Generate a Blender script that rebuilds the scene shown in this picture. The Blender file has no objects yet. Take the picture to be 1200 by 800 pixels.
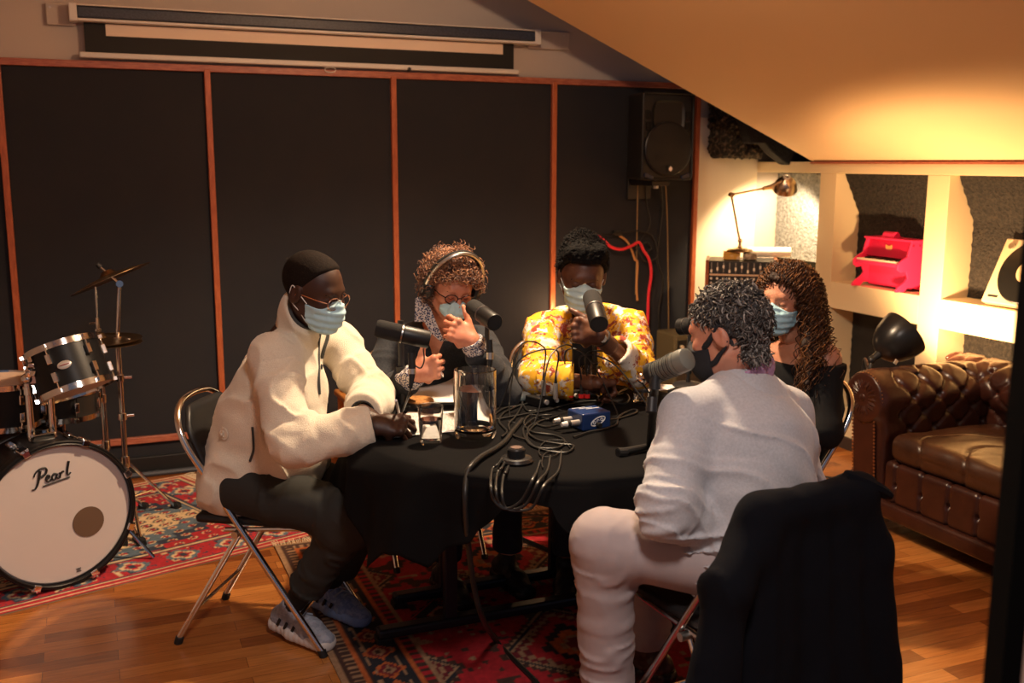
import bpy, math, random
import numpy as np
from mathutils import Vector, Matrix, Euler, Quaternion
random.seed(7)
RS = np.random.RandomState(5)
PI = math.pi
SC = bpy.context.scene
COL = SC.collection
V = Vector

# ------------------------------------------------------------------ materials
_mats = {}
def mat(name, col=(.5, .5, .5), rough=.5, metal=0., spec=None, noise=None, bump=None, sss=0, sheen=0,
        coat=0, trans=0, ior=1.45, attr=None, emit=None, alpha=None, stretch=(1, 1, 1), anis=0, weave=None):
    """noise=(scale, colour2, lo, hi)  bump=(scale, strength[, dist])  attr=colour attribute multiplied in"""
    if name in _mats: return _mats[name]
    m = bpy.data.materials.new(name); m.use_nodes = True
    nt = m.node_tree; N = nt.nodes; L = nt.links
    b = N['Principled BSDF']
    b.inputs['Base Color'].default_value = (*col, 1)
    b.inputs['Roughness'].default_value = rough
    b.inputs['Metallic'].default_value = metal
    if spec is not None: b.inputs['Specular IOR Level'].default_value = spec
    b.inputs['IOR'].default_value = ior
    if sss:
        b.inputs['Subsurface Weight'].default_value = sss
        b.inputs['Subsurface Radius'].default_value = (.012, .005, .003)
        b.inputs['Subsurface Scale'].default_value = 1.0
    if sheen:
        b.inputs['Sheen Weight'].default_value = sheen
        b.inputs['Sheen Roughness'].default_value = .5
    if coat: b.inputs['Coat Weight'].default_value = coat; b.inputs['Coat Roughness'].default_value = .15
    if trans: b.inputs['Transmission Weight'].default_value = trans
    if alpha is not None: b.inputs['Alpha'].default_value = alpha
    if emit:
        b.inputs['Emission Color'].default_value = (*emit[0], 1); b.inputs['Emission Strength'].default_value = emit[1]
    tc = N.new('ShaderNodeTexCoord'); mp = N.new('ShaderNodeMapping')
    L.new(tc.outputs['Object'], mp.inputs['Vector']); mp.inputs['Scale'].default_value = stretch
    csock = None
    if noise:
        n = N.new('ShaderNodeTexNoise'); n.inputs['Scale'].default_value = noise[0]; n.inputs['Detail'].default_value = 5
        n.inputs['Roughness'].default_value = .6
        L.new(mp.outputs[0], n.inputs['Vector'])
        r = N.new('ShaderNodeMapRange')
        r.inputs['From Min'].default_value = noise[2] if len(noise) > 2 else .35
        r.inputs['From Max'].default_value = noise[3] if len(noise) > 3 else .65
        L.new(n.outputs['Fac'], r.inputs['Value'])
        mx = N.new('ShaderNodeMix'); mx.data_type = 'RGBA'
        mx.inputs[6].default_value = (*col, 1); mx.inputs[7].default_value = (*noise[1], 1)
        L.new(r.outputs[0], mx.inputs[0]); csock = mx.outputs[2]
    if attr:
        a = N.new('ShaderNodeVertexColor'); a.layer_name = attr
        if csock is None:
            csock = a.outputs['Color']
        else:
            mu = N.new('ShaderNodeMix'); mu.data_type = 'RGBA'; mu.blend_type = 'MULTIPLY'; mu.inputs[0].default_value = 1
            L.new(csock, mu.inputs[6]); L.new(a.outputs['Color'], mu.inputs[7]); csock = mu.outputs[2]
    if csock: L.new(csock, b.inputs['Base Color'])
    if bump:
        n = N.new('ShaderNodeTexNoise'); n.inputs['Scale'].default_value = bump[0]; n.inputs['Detail'].default_value = 4
        L.new(mp.outputs[0], n.inputs['Vector'])
        bp = N.new('ShaderNodeBump'); bp.inputs['Strength'].default_value = bump[1]
        bp.inputs['Distance'].default_value = bump[2] if len(bump) > 2 else .01
        L.new(n.outputs['Fac'], bp.inputs['Height']); L.new(bp.outputs[0], b.inputs['Normal'])
    _mats[name] = m
    return m

# ------------------------------------------------------------------ object helpers
def tag(o, label=None, cat=None, group=None, kind=None):
    if label: o['label'] = label
    if cat: o['category'] = cat
    if group: o['group'] = group
    if kind: o['kind'] = kind
    return o
def wloc(p):
    v = V((0, 0, 0))
    while p is not None: v += p.location; p = p.parent
    return v
def thing(name, label, cat, loc=(0, 0, 0), rz=0, group=None):
    o = bpy.data.objects.new(name, None); COL.objects.link(o)
    o.location = loc; o.rotation_euler = (0, 0, rz); o.empty_display_size = .05
    return tag(o, label, cat, group)
def link(name, me, m, parent=None, smooth=True):
    o = bpy.data.objects.new(name, me); COL.objects.link(o)
    if m is not None:
        for q in (m if isinstance(m, (list, tuple)) else [m]): me.materials.append(q)
    if smooth: me.polygons.foreach_set('use_smooth', [True] * len(me.polygons))
    if parent is not None: o.parent = parent
    return o
def copy_tree(o, parent=None):
    c = o.copy(); COL.objects.link(c)
    if parent is not None: c.parent = parent
    for ch in list(o.children): copy_tree(ch, c)
    return c
def np_mesh(name, v, f, nper=4):
    me = bpy.data.meshes.new(name)
    v = np.asarray(v, np.float32); f = np.asarray(f, np.int32)
    me.vertices.add(len(v)); me.vertices.foreach_set('co', v.ravel())
    me.loops.add(f.size); me.loops.foreach_set('vertex_index', f.ravel())
    me.polygons.add(len(f)); me.polygons.foreach_set('loop_start', np.arange(0, f.size, nper, dtype=np.int32))
    me.update(calc_edges=True); me.validate()
    return me
def set_col(me, cols, name='Col'):
    a = me.color_attributes.new(name, 'FLOAT_COLOR', 'POINT')
    c = np.ones((len(me.vertices), 4), np.float32); c[:, :3] = cols
    a.data.foreach_set('color', c.ravel())

def frame_from(d, up=(0, 0, 1)):
    d = V(d).normalized(); up = V(up)
    if abs(d.dot(up.normalized())) > .98: up = V((1, 0, 0))
    s = up.cross(d).normalized(); u = d.cross(s).normalized()
    return s, u, d

class MB:
    """collects shapes and links them as ONE mesh"""
    def __init__(s): s.v = []; s.f = []; s.mi = []; s.cur = 0
    def _add(s, vs, fs):
        n = len(s.v); s.v += [tuple(x) for x in vs]
        for q in fs: s.f.append(tuple(n + i for i in q)); s.mi.append(s.cur)
        return s
    def box(s, c, size, rot=None, taper=None):
        hx, hy, hz = [k / 2 for k in size]
        R = rot.to_matrix() if isinstance(rot, Euler) else (Matrix.Rotation(rot, 3, 'Z') if isinstance(rot, (int, float)) else (rot if rot is not None else Matrix.Identity(3)))
        vs = []
        for z in (-1, 1):
            t = taper if (taper and z > 0) else 1
            for x, y in ((-1, -1), (1, -1), (1, 1), (-1, 1)):
                vs.append(V(c) + R @ V((x * hx * t, y * hy * t, z * hz)))
        return s._add(vs, [(0, 3, 2, 1), (4, 5, 6, 7), (0, 1, 5, 4), (1, 2, 6, 5), (2, 3, 7, 6), (3, 0, 4, 7)])
    def cone(s, p0, p1, r0, r1=None, n=16, caps=True):
        r1 = r0 if r1 is None else r1
        p0 = V(p0); p1 = V(p1); a, b, d = frame_from(p1 - p0)
        vs = []
        for p, r in ((p0, r0), (p1, r1)):
            for i in range(n):
                t = 2 * PI * i / n; vs.append(p + a * (r * math.cos(t)) + b * (r * math.sin(t)))
        fs = [(i, (i + 1) % n, n + (i + 1) % n, n + i) for i in range(n)]
        if caps: fs += [tuple(reversed(range(n))), tuple(range(n, 2 * n))]
        return s._add(vs, fs)
    def tube(s, pts, r, n=8, closed=False, caps=True):
        pts = [V(p) for p in pts]; m = len(pts)
        rs = r if isinstance(r, (list, tuple)) else [r] * m
        vs = []; prev = None
        for i, p in enumerate(pts):
            if closed: d = pts[(i + 1) % m] - pts[i - 1]
            else: d = pts[min(i + 1, m - 1)] - pts[max(i - 1, 0)]
            if d.length < 1e-9: d = V((0, 0, 1))
            d.normalize()
            if prev is None: a, b, _ = frame_from(d)
            else:
                a = prev - d * prev.dot(d)
                if a.length < 1e-6: a, b, _ = frame_from(d)
                a.normalize(); b = d.cross(a)
            prev = a.copy()
            for k in range(n):
                t = 2 * PI * k / n; vs.append(p + a * (rs[i] * math.cos(t)) + b * (rs[i] * math.sin(t)))
        fs = []
        for i in range(m if closed else m - 1):
            j = (i + 1) % m
            for k in range(n): fs.append((i * n + k, i * n + (k + 1) % n, j * n + (k + 1) % n, j * n + k))
        if not closed and caps: fs += [tuple(reversed(range(n))), tuple(range((m - 1) * n, m * n))]
        return s._add(vs, fs)
    def lathe(s, prof, c=(0, 0, 0), axis=(0, 0, 1), n=24, up=(0, 0, 1)):
        """prof: (radius, height) pairs along axis"""
        c = V(c); a, b, d = frame_from(axis, up)
        vs = []; m = len(prof)
        for r, h in prof:
            for i in range(n):
                t = 2 * PI * i / n; vs.append(c + d * h + a * (max(r, 1e-4) * math.cos(t)) + b * (max(r, 1e-4) * math.sin(t)))
        fs = [(i * n + k, i * n + (k + 1) % n, (i + 1) * n + (k + 1) % n, (i + 1) * n + k) for i in range(m - 1) for k in range(n)]
        return s._add(vs, fs)
    def ball(s, c, r, n=12, m=8, R=None):
        r = (r, r, r) if isinstance(r, (int, float)) else r
        R = R or Matrix.Identity(3); vs = []
        for i in range(m + 1):
            ph = PI * i / m
            for k in range(n):
                t = 2 * PI * k / n
                vs.append(V(c) + R @ V((r[0] * math.sin(ph) * math.cos(t), r[1] * math.sin(ph) * math.sin(t), r[2] * math.cos(ph))))
        fs = [(i * n + k, (i + 1) * n + k, (i + 1) * n + (k + 1) % n, i * n + (k + 1) % n) for i in range(m) for k in range(n)]
        return s._add(vs, fs)
    def prism(s, poly, o, u, w, d):
        """2D polygon (a,b) -> o + a*u + b*w, extruded by vector d"""
        o = V(o); u = V(u); w = V(w); d = V(d); n = len(poly)
        vs = [o + u * a + w * b for a, b in poly]; vs += [x + d for x in vs]
        fs = [tuple(reversed(range(n))), tuple(range(n, 2 * n))] + [(i, (i + 1) % n, n + (i + 1) % n, n + i) for i in range(n)]
        return s._add(vs, fs)
    def quad(s, a, b, c, d): return s._add([V(a), V(b), V(c), V(d)], [(0, 1, 2, 3)])
    def grid(s, fn, nu, nv, closed_u=False):
        vs = [fn(i / (nu if closed_u else nu - 1), j / (nv - 1)) for j in range(nv) for i in range(nu)]
        fs = []
        for j in range(nv - 1):
            for i in range(nu if closed_u else nu - 1):
                k = (i + 1) % nu; fs.append((j * nu + i, j * nu + k, (j + 1) * nu + k, (j + 1) * nu + i))
        return s._add(vs, fs)
    def build(s, name, m, parent=None, smooth=False, bevel=0, seg=2, sub=0, solid=0, base=None, flip=True):
        vs = np.array([tuple(x) for x in s.v], np.float64)
        if parent is not None: off = np.array(wloc(parent))
        elif base is not None: off = np.array(base, float)
        else: off = np.array([(vs[:, 0].min() + vs[:, 0].max()) / 2, (vs[:, 1].min() + vs[:, 1].max()) / 2, vs[:, 2].min()])
        me = bpy.data.meshes.new(name); me.from_pydata([tuple(x) for x in (vs - off)], [], s.f)
        me.validate(); me.update()
        if flip:
            import bmesh
            bm = bmesh.new(); bm.from_mesh(me); bmesh.ops.recalc_face_normals(bm, faces=bm.faces); bm.to_mesh(me); bm.free()
        o = link(name, me, m, parent, smooth=False)
        if isinstance(m, (list, tuple)) and len(s.mi) == len(me.polygons): me.polygons.foreach_set('material_index', s.mi)
        if parent is None: o.location = off
        if smooth:
            me.polygons.foreach_set('use_smooth', [True] * len(me.polygons))
            try: me.set_sharp_from_angle(angle=math.radians(smooth if smooth is not True else 40))
            except Exception: pass
        if bevel:
            b = o.modifiers.new('bevel', 'BEVEL'); b.width = bevel; b.segments = seg; b.limit_method = 'ANGLE'; b.angle_limit = math.radians(40)
        if sub:
            b = o.modifiers.new('sub', 'SUBSURF'); b.levels = sub; b.render_levels = sub
        if solid:
            b = o.modifiers.new('solid', 'SOLIDIFY'); b.thickness = solid
        return o

def spline(pts, n=8, closed=False):
    """Catmull-Rom through points"""
    P = [V(p) for p in pts]; out = []; m = len(P)
    for i in range(m if closed else m - 1):
        p0 = P[(i - 1) % m] if (closed or i > 0) else P[0] * 2 - P[1]
        p1 = P[i]; p2 = P[(i + 1) % m]
        p3 = P[(i + 2) % m] if (closed or i + 2 < m) else P[-1] * 2 - P[-2]
        for k in range(n):
            t = k / n
            out.append(.5 * ((2 * p1) + (p2 - p0) * t + (2 * p0 - 5 * p1 + 4 * p2 - p3) * t * t + (3 * p1 - p0 - 3 * p2 + p3) * t ** 3))
    if not closed: out.append(P[-1])
    return out

# ------------------------------------------------------------------ value noise
def _hash(ix, iy, iz, seed):
    h = (ix * 374761393 + iy * 668265263 + iz * 2147483647 + seed * 1274126177) & 0xffffffff
    h = ((h ^ (h >> 13)) * 1274126177) & 0xffffffff
    h = (h ^ (h >> 16)) & 0xffff
    return h.astype(np.float32) / 32767.5 - 1.
def vnoise(P, seed=0):
    P = np.asarray(P, np.float64); i = np.floor(P).astype(np.int64); f = P - i; f = f * f * f * (f * (f * 6 - 15) + 10)
    x, y, z = i[..., 0], i[..., 1], i[..., 2]; fx, fy, fz = f[..., 0], f[..., 1], f[..., 2]
    r = 0
    for dx in (0, 1):
        wx = fx if dx else 1 - fx
        for dy in (0, 1):
            wy = fy if dy else 1 - fy
            for dz in (0, 1):
                wz = fz if dz else 1 - fz
                r = r + _hash(x + dx, y + dy, z + dz, seed) * wx * wy * wz
    return r
def fbm(P, oct=3, seed=0):
    r = 0; a = 1.; P = np.asarray(P, np.float64)
    for k in range(oct): r = r + a * vnoise(P * 2 ** k + 17.3 * k, seed + k); a *= .5
    return r

# ------------------------------------------------------------------ signed distance sculpting
class SDF:
    def __init__(s, lo, hi, h):
        s.lo = np.array(lo, np.float64); s.h = h
        s.n = (np.ceil((np.array(hi) - s.lo) / h).astype(int) + 1)
        s.f = np.full(s.n, .2, np.float32)
    def blk(s, lo, hi, pad):
        a = np.clip(np.floor((np.array(lo) - pad - s.lo) / s.h).astype(int), 0, s.n)
        b = np.clip(np.ceil((np.array(hi) + pad - s.lo) / s.h).astype(int) + 1, 0, s.n)
        if (b <= a).any(): return None, None
        sl = tuple(slice(a[i], b[i]) for i in range(3))
        ax = [s.lo[i] + s.h * np.arange(a[i], b[i]) for i in range(3)]
        P = np.stack(np.meshgrid(*ax, indexing='ij'), -1).astype(np.float32)
        return sl, P
    def op(s, prim, k=.02, mode='add'):
        lo, hi, fn = prim
        sl, P = s.blk(lo, hi, k + 4 * s.h)
        if sl is None: return s
        d = fn(P); f = s.f[sl]
        if mode == 'add':
            h = np.clip(.5 + .5 * (f - d) / k, 0, 1); s.f[sl] = f * (1 - h) + d * h - k * h * (1 - h)
        elif mode == 'cut':
            d = -d; h = np.clip(.5 - .5 * (f - d) / k, 0, 1); s.f[sl] = f * (1 - h) + d * h + k * h * (1 - h)
        return s
    def add(s, prim, k=.02): return s.op(prim, k)
    def cut(s, prim, k=.01): return s.op(prim, k, 'cut')
    def keep(s, fn, k=.003):
        """intersect with half spaces etc: fn(P) <0 is kept"""
        sl, P = s.blk(s.lo, s.lo + s.h * s.n, 0)
        d = fn(P); f = s.f
        h = np.clip(.5 - .5 * (f - d) / k, 0, 1); s.f = f * (1 - h) + d * h + k * h * (1 - h)
        return s
    def disp(s, fn, band=.03):
        idx = np.nonzero(np.abs(s.f) < band)
        if len(idx[0]) == 0: return s
        P = s.lo + s.h * np.stack(idx, -1)
        s.f[idx] += fn(P).astype(np.float32)
        return s
    def blur(s, it=1):
        for _ in range(it):
            for a in range(3):
                f = s.f; g = f.copy()
                sl = [slice(None)] * 3; sm = list(sl); sp = list(sl); sc = list(sl)
                sc[a] = slice(1, -1); sm[a] = slice(0, -2); sp[a] = slice(2, None)
                g[tuple(sc)] = .5 * f[tuple(sc)] + .25 * (f[tuple(sm)] + f[tuple(sp)]); s.f = g
        return s
    def mesh(s):
        f = s.f.copy()
        f[0] = f[-1] = .05; f[:, 0] = f[:, -1] = .05; f[:, :, 0] = f[:, :, -1] = .05
        ins = f < 0; nx, ny, nz = f.shape
        cnt = np.zeros((nx - 1, ny - 1, nz - 1), np.int8)
        for dx in (0, 1):
            for dy in (0, 1):
                for dz in (0, 1): cnt += ins[dx:nx - 1 + dx, dy:ny - 1 + dy, dz:nz - 1 + dz]
        mix = (cnt > 0) & (cnt < 8)
        ci = np.stack(np.nonzero(mix), -1)
        vid = np.full(mix.shape, -1, np.int32); vid[mix] = np.arange(len(ci))
        acc = np.zeros((len(ci), 3)); num = np.zeros(len(ci))
        for a in range(3):
            b, c = [q for q in range(3) if q != a]
            for ob in (0, 1):
                for oc in (0, 1):
                    o0 = np.zeros(3, int); o0[b] = ob; o0[c] = oc; o1 = o0.copy(); o1[a] = 1
                    p0 = ci + o0; p1 = ci + o1
                    f0 = f[p0[:, 0], p0[:, 1], p0[:, 2]]; f1 = f[p1[:, 0], p1[:, 1], p1[:, 2]]
                    cr = (f0 < 0) != (f1 < 0)
                    t = np.where(cr, f0 / np.where(cr, f0 - f1, 1), 0)
                    q = p0 + 0.; q[:, a] += t
                    acc[cr] += q[cr]; num[cr] += 1
        v = s.lo + s.h * acc / np.maximum(num, 1)[:, None]
        quads = []
        for a in range(3):
            b, c = [(1, 2), (2, 0), (0, 1)][a]
            sl0 = [slice(None)] * 3; sl1 = [slice(None)] * 3
            sl0[a] = slice(0, -1); sl1[a] = slice(1, None)
            A = ins[tuple(sl0)]; Bn = ins[tuple(sl1)]
            e = np.stack(np.nonzero(A != Bn), -1)
            e = e[(e[:, b] > 0) & (e[:, c] > 0) & (e[:, b] < f.shape[b] - 1) & (e[:, c] < f.shape[c] - 1)]
            fl = A[e[:, 0], e[:, 1], e[:, 2]]
            def g(ob, oc):
                q = e.copy(); q[:, b] -= ob; q[:, c] -= oc; return vid[q[:, 0], q[:, 1], q[:, 2]]
            Q = np.stack([g(1, 1), g(0, 1), g(0, 0), g(1, 0)], -1)
            Q[~fl] = Q[~fl][:, ::-1]
            quads.append(Q)
        q = np.concatenate(quads); q = q[(q >= 0).all(1)]
        return v, q
def _a(x): return np.array(x, np.float32)
def cap(a, b, ra, rb=None, flat=None):
    """tapered capsule; flat=(axis, factor) widens the section along axis"""
    a = _a(a); b = _a(b); rb = ra if rb is None else rb; R = max(ra, rb)
    ab = b - a; L2 = max(float(ab @ ab), 1e-9)
    if flat is not None:
        u = _a(flat[0]); u = u / np.linalg.norm(u); k = flat[1]; R = R * max(1, k)
    def fn(P):
        t = np.clip(((P - a) @ ab) / L2, 0, 1)
        q = P - a - t[..., None] * ab
        if flat is not None:
            c = q @ u; q = q - (c * (1 - 1 / k))[..., None] * u
        return np.sqrt((q * q).sum(-1)) - (ra + (rb - ra) * t)
    return np.minimum(a, b) - R, np.maximum(a, b) + R, fn
def ell(c, r, R=None):
    c = _a(c); r = _a(r); M = np.eye(3, dtype=np.float32) if R is None else np.array(R, np.float32)
    m = float(r.max())
    def fn(P):
        q = (P - c) @ M      # columns of M are the local axes
        k0 = np.sqrt(((q / r) ** 2).sum(-1)); k1 = np.sqrt(((q / (r * r)) ** 2).sum(-1))
        return k0 * (k0 - 1) / np.maximum(k1, 1e-6)
    return c - m, c + m, fn
def rbox(c, half, rad=.005, R=None):
    c = _a(c); hf = _a(half) - rad; M = np.eye(3, dtype=np.float32) if R is None else np.array(R, np.float32)
    m = float(np.linalg.norm(_a(half)))
    def fn(P):
        q = np.abs((P - c) @ M) - hf
        return np.sqrt((np.maximum(q, 0) ** 2).sum(-1)) + np.minimum(q.max(-1), 0) - rad
    return c - m, c + m, fn
def relax(v, q, it=2, lam=.5):
    for _ in range(it):
        acc = np.zeros_like(v); n = np.zeros(len(v))
        for i in range(4):
            for j in (1, 3):
                np.add.at(acc, q[:, i], v[q[:, (i + j) % 4]]); np.add.at(n, q[:, i], 1)
        v = v * (1 - lam) + lam * acc / np.maximum(n, 1)[:, None]
    return v
def sdf_obj(name, S, m, parent=None, smooth_it=1, cols=None, sharp=None):
    v, q = S.mesh(); v = relax(v, q, smooth_it)
    off = np.array(wloc(parent)) if parent is not None else np.array([v[:, 0].mean(), v[:, 1].mean(), v[:, 2].min()])
    me = np_mesh(name, v - off, q)
    if cols is not None: set_col(me, cols(v))
    o = link(name, me, m, parent)
    if parent is None: o.location = off
    return o
def join_mesh(parts):
    vs = []; qs = []; n = 0
    for v, q in parts: vs.append(v); qs.append(q + n); n += len(v)
    return np.concatenate(vs), np.concatenate(qs)
# ------------------------------------------------------------------ camera
EYE = 1.62; FPX = 1190.
_vy = V((-501, 210.6, -FPX)).normalized(); _vx = V((2920, 200, -FPX)).normalized()
_vx = (_vx - _vy * _vx.dot(_vy)).normalized(); _vz = _vx.cross(_vy)
RC = Matrix((_vx, _vy, _vz))
CAM = V((0, 0, EYE))
cd = bpy.data.cameras.new('camera'); cam = bpy.data.objects.new('camera', cd); COL.objects.link(cam)
cam.matrix_world = Matrix.Translation(CAM) @ RC.to_4x4()
cd.sensor_width = 36; cd.lens = FPX / 1200 * 36; cd.clip_start = .05
cd.dof.use_dof = True; cd.dof.focus_distance = 3.35; cd.dof.aperture_fstop = 3.2
SC.camera = cam
def ray(px, py): return RC @ V((px - 600, -(py - 400), -FPX))
def onz(px, py, z): d = ray(px, py); return CAM + d * ((z - EYE) / d.z)
def ony(px, py, y): d = ray(px, py); return CAM + d * (y / d.y)
def onx(px, py, x): d = ray(px, py); return CAM + d * (x / d.x)
def ond(px, py, D): return CAM + ray(px, py) * (D / FPX)

YB = 5.495; XR = 3.965
# ------------------------------------------------------------------ setting materials
def wood_floor_mat():
    m = bpy.data.materials.new('jatoba_strip_floor'); m.use_nodes = True; nt = m.node_tree; N = nt.nodes; L = nt.links
    b = N['Principled BSDF']
    tc = N.new('ShaderNodeTexCoord')
    br = N.new('ShaderNodeTexBrick'); br.offset = .37; br.offset_frequency = 2; br.squash = 1
    br.inputs['Scale'].default_value = 1; br.inputs['Brick Width'].default_value = .62; br.inputs['Row Height'].default_value = .072
    br.inputs['Mortar Size'].default_value = .0007; br.inputs['Mortar Smooth'].default_value = .2; br.inputs['Bias'].default_value = 0
    br.inputs['Color1'].default_value = (0, 0, 0, 1); br.inputs['Color2'].default_value = (1, 1, 1, 1); br.inputs['Mortar'].default_value = (.5, .5, .5, 1)
    L.new(tc.outputs['Object'], br.inputs['Vector'])
    ramp = N.new('ShaderNodeValToRGB'); e = ramp.color_ramp.elements
    e[0].position = 0; e[0].color = (.22, .062, .014, 1); e[1].position = 1; e[1].color = (.60, .23, .055, 1)
    x = ramp.color_ramp.elements.new(.4); x.color = (.43, .145, .032, 1); x = ramp.color_ramp.elements.new(.75); x.color = (.52, .19, .045, 1)
    L.new(br.outputs['Color'], ramp.inputs[0])
    mp = N.new('ShaderNodeMapping'); mp.inputs['Scale'].default_value = (3, 40, 1); L.new(tc.outputs['Object'], mp.inputs[0])
    n = N.new('ShaderNodeTexNoise'); n.inputs['Scale'].default_value = 2.2; n.inputs['Detail'].default_value = 8; L.new(mp.outputs[0], n.inputs[0])
    mx = N.new('ShaderNodeMix'); mx.data_type = 'RGBA'; mx.blend_type = 'MULTIPLY'; mx.inputs[0].default_value = .55
    r2 = N.new('ShaderNodeMapRange'); r2.inputs[1].default_value = .3; r2.inputs[2].default_value = .7; r2.inputs[3].default_value = .55; r2.inputs[4].default_value = 1.15
    L.new(n.outputs['Fac'], r2.inputs[0])
    L.new(ramp.outputs[0], mx.inputs[6]); L.new(r2.outputs[0], mx.inputs[7])
    mo = N.new('ShaderNodeMix'); mo.data_type = 'RGBA'; mo.inputs[7].default_value = (.09, .03, .01, 1)
    L.new(br.outputs['Fac'], mo.inputs[0]); L.new(mx.outputs[2], mo.inputs[6]); L.new(mo.outputs[2], b.inputs['Base Color'])
    b.inputs['Roughness'].default_value = .24; b.inputs['Coat Weight'].default_value = .2; b.inputs['Coat Roughness'].default_value = .2
    bp = N.new('ShaderNodeBump'); bp.inputs['Strength'].default_value = .15; bp.inputs['Distance'].default_value = .002
    L.new(n.outputs['Fac'], bp.inputs['Height']); L.new(bp.outputs[0], b.inputs['Normal'])
    return m
M_plaster = mat('warm_grey_plaster', (.52, .46, .42), .9, bump=(60, .15, .004))
M_cream = mat('cream_painted_board', (.80, .66, .42), .6, bump=(30, .05, .003))
M_ceil = mat('cream_ceiling', (.90, .66, .39), .85, bump=(90, .08, .002))
M_panel = mat('charcoal_acoustic_fabric', (.017, .019, .026), .85, noise=(1.6, (.025, .025, .030), .3, .7), bump=(700, .5, .002), spec=.3)
M_trim = mat('red_stained_wood', (.36, .085, .032), .38, noise=(5, (.50, .14, .055), .35, .65), stretch=(30, 30, 4), bump=(40, .1, .001))
M_trimh = mat('red_stained_wood_rail', (.30, .08, .05), .38, noise=(5, (.48, .17, .10), .35, .65), stretch=(4, 30, 30), bump=(40, .1, .001))
M_black = mat('matt_black', (.012, .012, .013), .6)
M_blackgloss = mat('black_plastic', (.014, .014, .015), .32)
M_chrome = mat('polished_chrome', (.78, .77, .76), .12, 1.)
M_steel = mat('brushed_steel', (.6, .58, .55), .32, 1.)
M_blkmetal = mat('black_powder_coat', (.015, .015, .016), .45)
M_white = mat('white_plastic', (.75, .72, .68), .45)

def st(name, mb, m, **k):
    o = mb.build(name, m, **k); o['kind'] = 'structure'; return o
st('floor', MB().box((1.6, 2.2, -.05), (7.4, 8.4, .1)), wood_floor_mat(), base=(0, 0, 0))
st('wall_back', MB().box((1.4, YB + .06 + .012, 1.6), (7.2, .12, 3.2)), M_plaster)
# black acoustic cloth stretched between red wooden battens
XS = [-1.32, -.352, .600, 1.572, 2.533, 3.507]
for i in range(5):
    a, b = XS[i], XS[i + 1]
    st('wall_back_panel', MB().box(((a + b) / 2, YB + .002, 1.085), (b - a, .02, 2.0)), M_panel)
z_rail = 2.085
st('trim_1', MB().box((1.09, YB - .013, z_rail), (4.87, .03, .034)), M_trimh, bevel=.003)
for i, x in enumerate(XS[1:]):
    st('trim_%d' % (i + 2), MB().box((x, YB - .015, 1.13), (.03, .034, 1.90)), M_trim, bevel=.003)
st('trim_8', MB().box((1.09, YB - .014, .192), (4.84, .03, .034)), M_trimh, bevel=.003)
st('baseboard_back', MB().box((1.09, YB - .012, .05), (4.87, .03, .10)), mat('black_skirting', (.01, .01, .011), .5), bevel=.004)
st('trim_9', MB().tube([(-1.3, YB - .05, .014), (3.3, YB - .05, .014)], .014, 8), mat('grey_cable_duct', (.06, .065, .08), .5), smooth=True)

# right knee wall: cream grid of deep niches
mb = MB(); DP = .20
COLS = [(4.72, 4.86), (3.885, 4.03), (3.05, 3.19), (2.2, 2.34), (1.35, 1.49), (.5, .64)]
for a, b in COLS: mb.box((XR + DP / 2, (a + b) / 2, .876), (DP, b - a, 1.382))
y0, y1 = .5, YB
mb.box((XR + DP / 2, (y0 + y1) / 2, 1.60), (DP, y1 - y0, .066))
mb.box((XR + DP / 2, (y0 + y1) / 2, .10), (DP, y1 - y0, .17))
ys_ = [YB] + [q for c in COLS for q in (c[1], c[0])]
for k in range(0, len(ys_) - 1, 2): mb.box((XR + DP / 2, (ys_[k] + ys_[k + 1]) / 2, .872), (DP, ys_[k] - ys_[k + 1], .152))
st('wall_right', mb, M_cream, bevel=.003)
st('wall_right_back', MB().box((XR + DP + .06, 3.0, 1.3), (.1, 5.2, 2.6)), mat('black_backing', (.012, .011, .011), .9))
st('baseboard_right', MB().box((XR - .008, 3.0, .035), (.016, 5.0, .07)), mat('dark_skirting', (.05, .035, .03), .5))
st('trim_10', MB().box((XR - .012, 2.7, 1.627), (.03, 4.45, .012)), M_trimh)
# sloping ceiling that stops short of the back wall, and the darker roof over the gap
YC = 4.93; sl = (2.432 - 1.62) / (3.965 - 2.10)
def slope_poly(x0, z0, x1, z1, y0, y1, th):
    m = MB(); m.prism([(x0, z0), (x1, z1), (x1, z1 + th), (x0, z0 + th)], (0, y0, 0), (1, 0, 0), (0, 0, 1), (0, y1 - y0, 0)); return m
st('ceiling', slope_poly(XR + .35, 1.632 - .35 * sl, .9, 1.632 + (XR - .9) * sl, .3, YC, .1), M_ceil)
st('ceiling_flat', MB().box((-.5, 2.6, 1.632 + (XR - .9) * sl + .05), (2.9, 5.8, .1)), M_ceil)
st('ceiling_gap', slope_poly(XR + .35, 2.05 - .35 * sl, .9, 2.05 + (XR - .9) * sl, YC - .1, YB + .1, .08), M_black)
st('wall_left', MB().box((-1.95, 2.5, 1.6), (.1, 6.1, 3.2)), M_plaster)
# white pier of the back wall between the last batten and the niches
st('trim_11', MB().box(((3.524 + XR) / 2 + .0, YB - .006, .95), (XR - 3.524, .03, 1.9)), mat('pale_cream_paint', (.80, .70, .55), .7))

# ------------------------------------------------------------------ near door edge at the right of the frame
PP = ond(1217, 330, 1.30)
st('door_1', MB().box((PP.x + .103 * .924, PP.y - .103 * .383, 1.25), (.18, .04, 2.5), rot=-.393), mat('beige_door_leaf', (.62, .46, .33), .6), bevel=.002)
def post():
    m = MB(); m.box((PP.x, PP.y, 1.0), (.026, .05, 2.0), rot=-.393); return m
st('trim_12', post(), mat('black_door_seal', (.002, .002, .002), .9, spec=.05))

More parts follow.
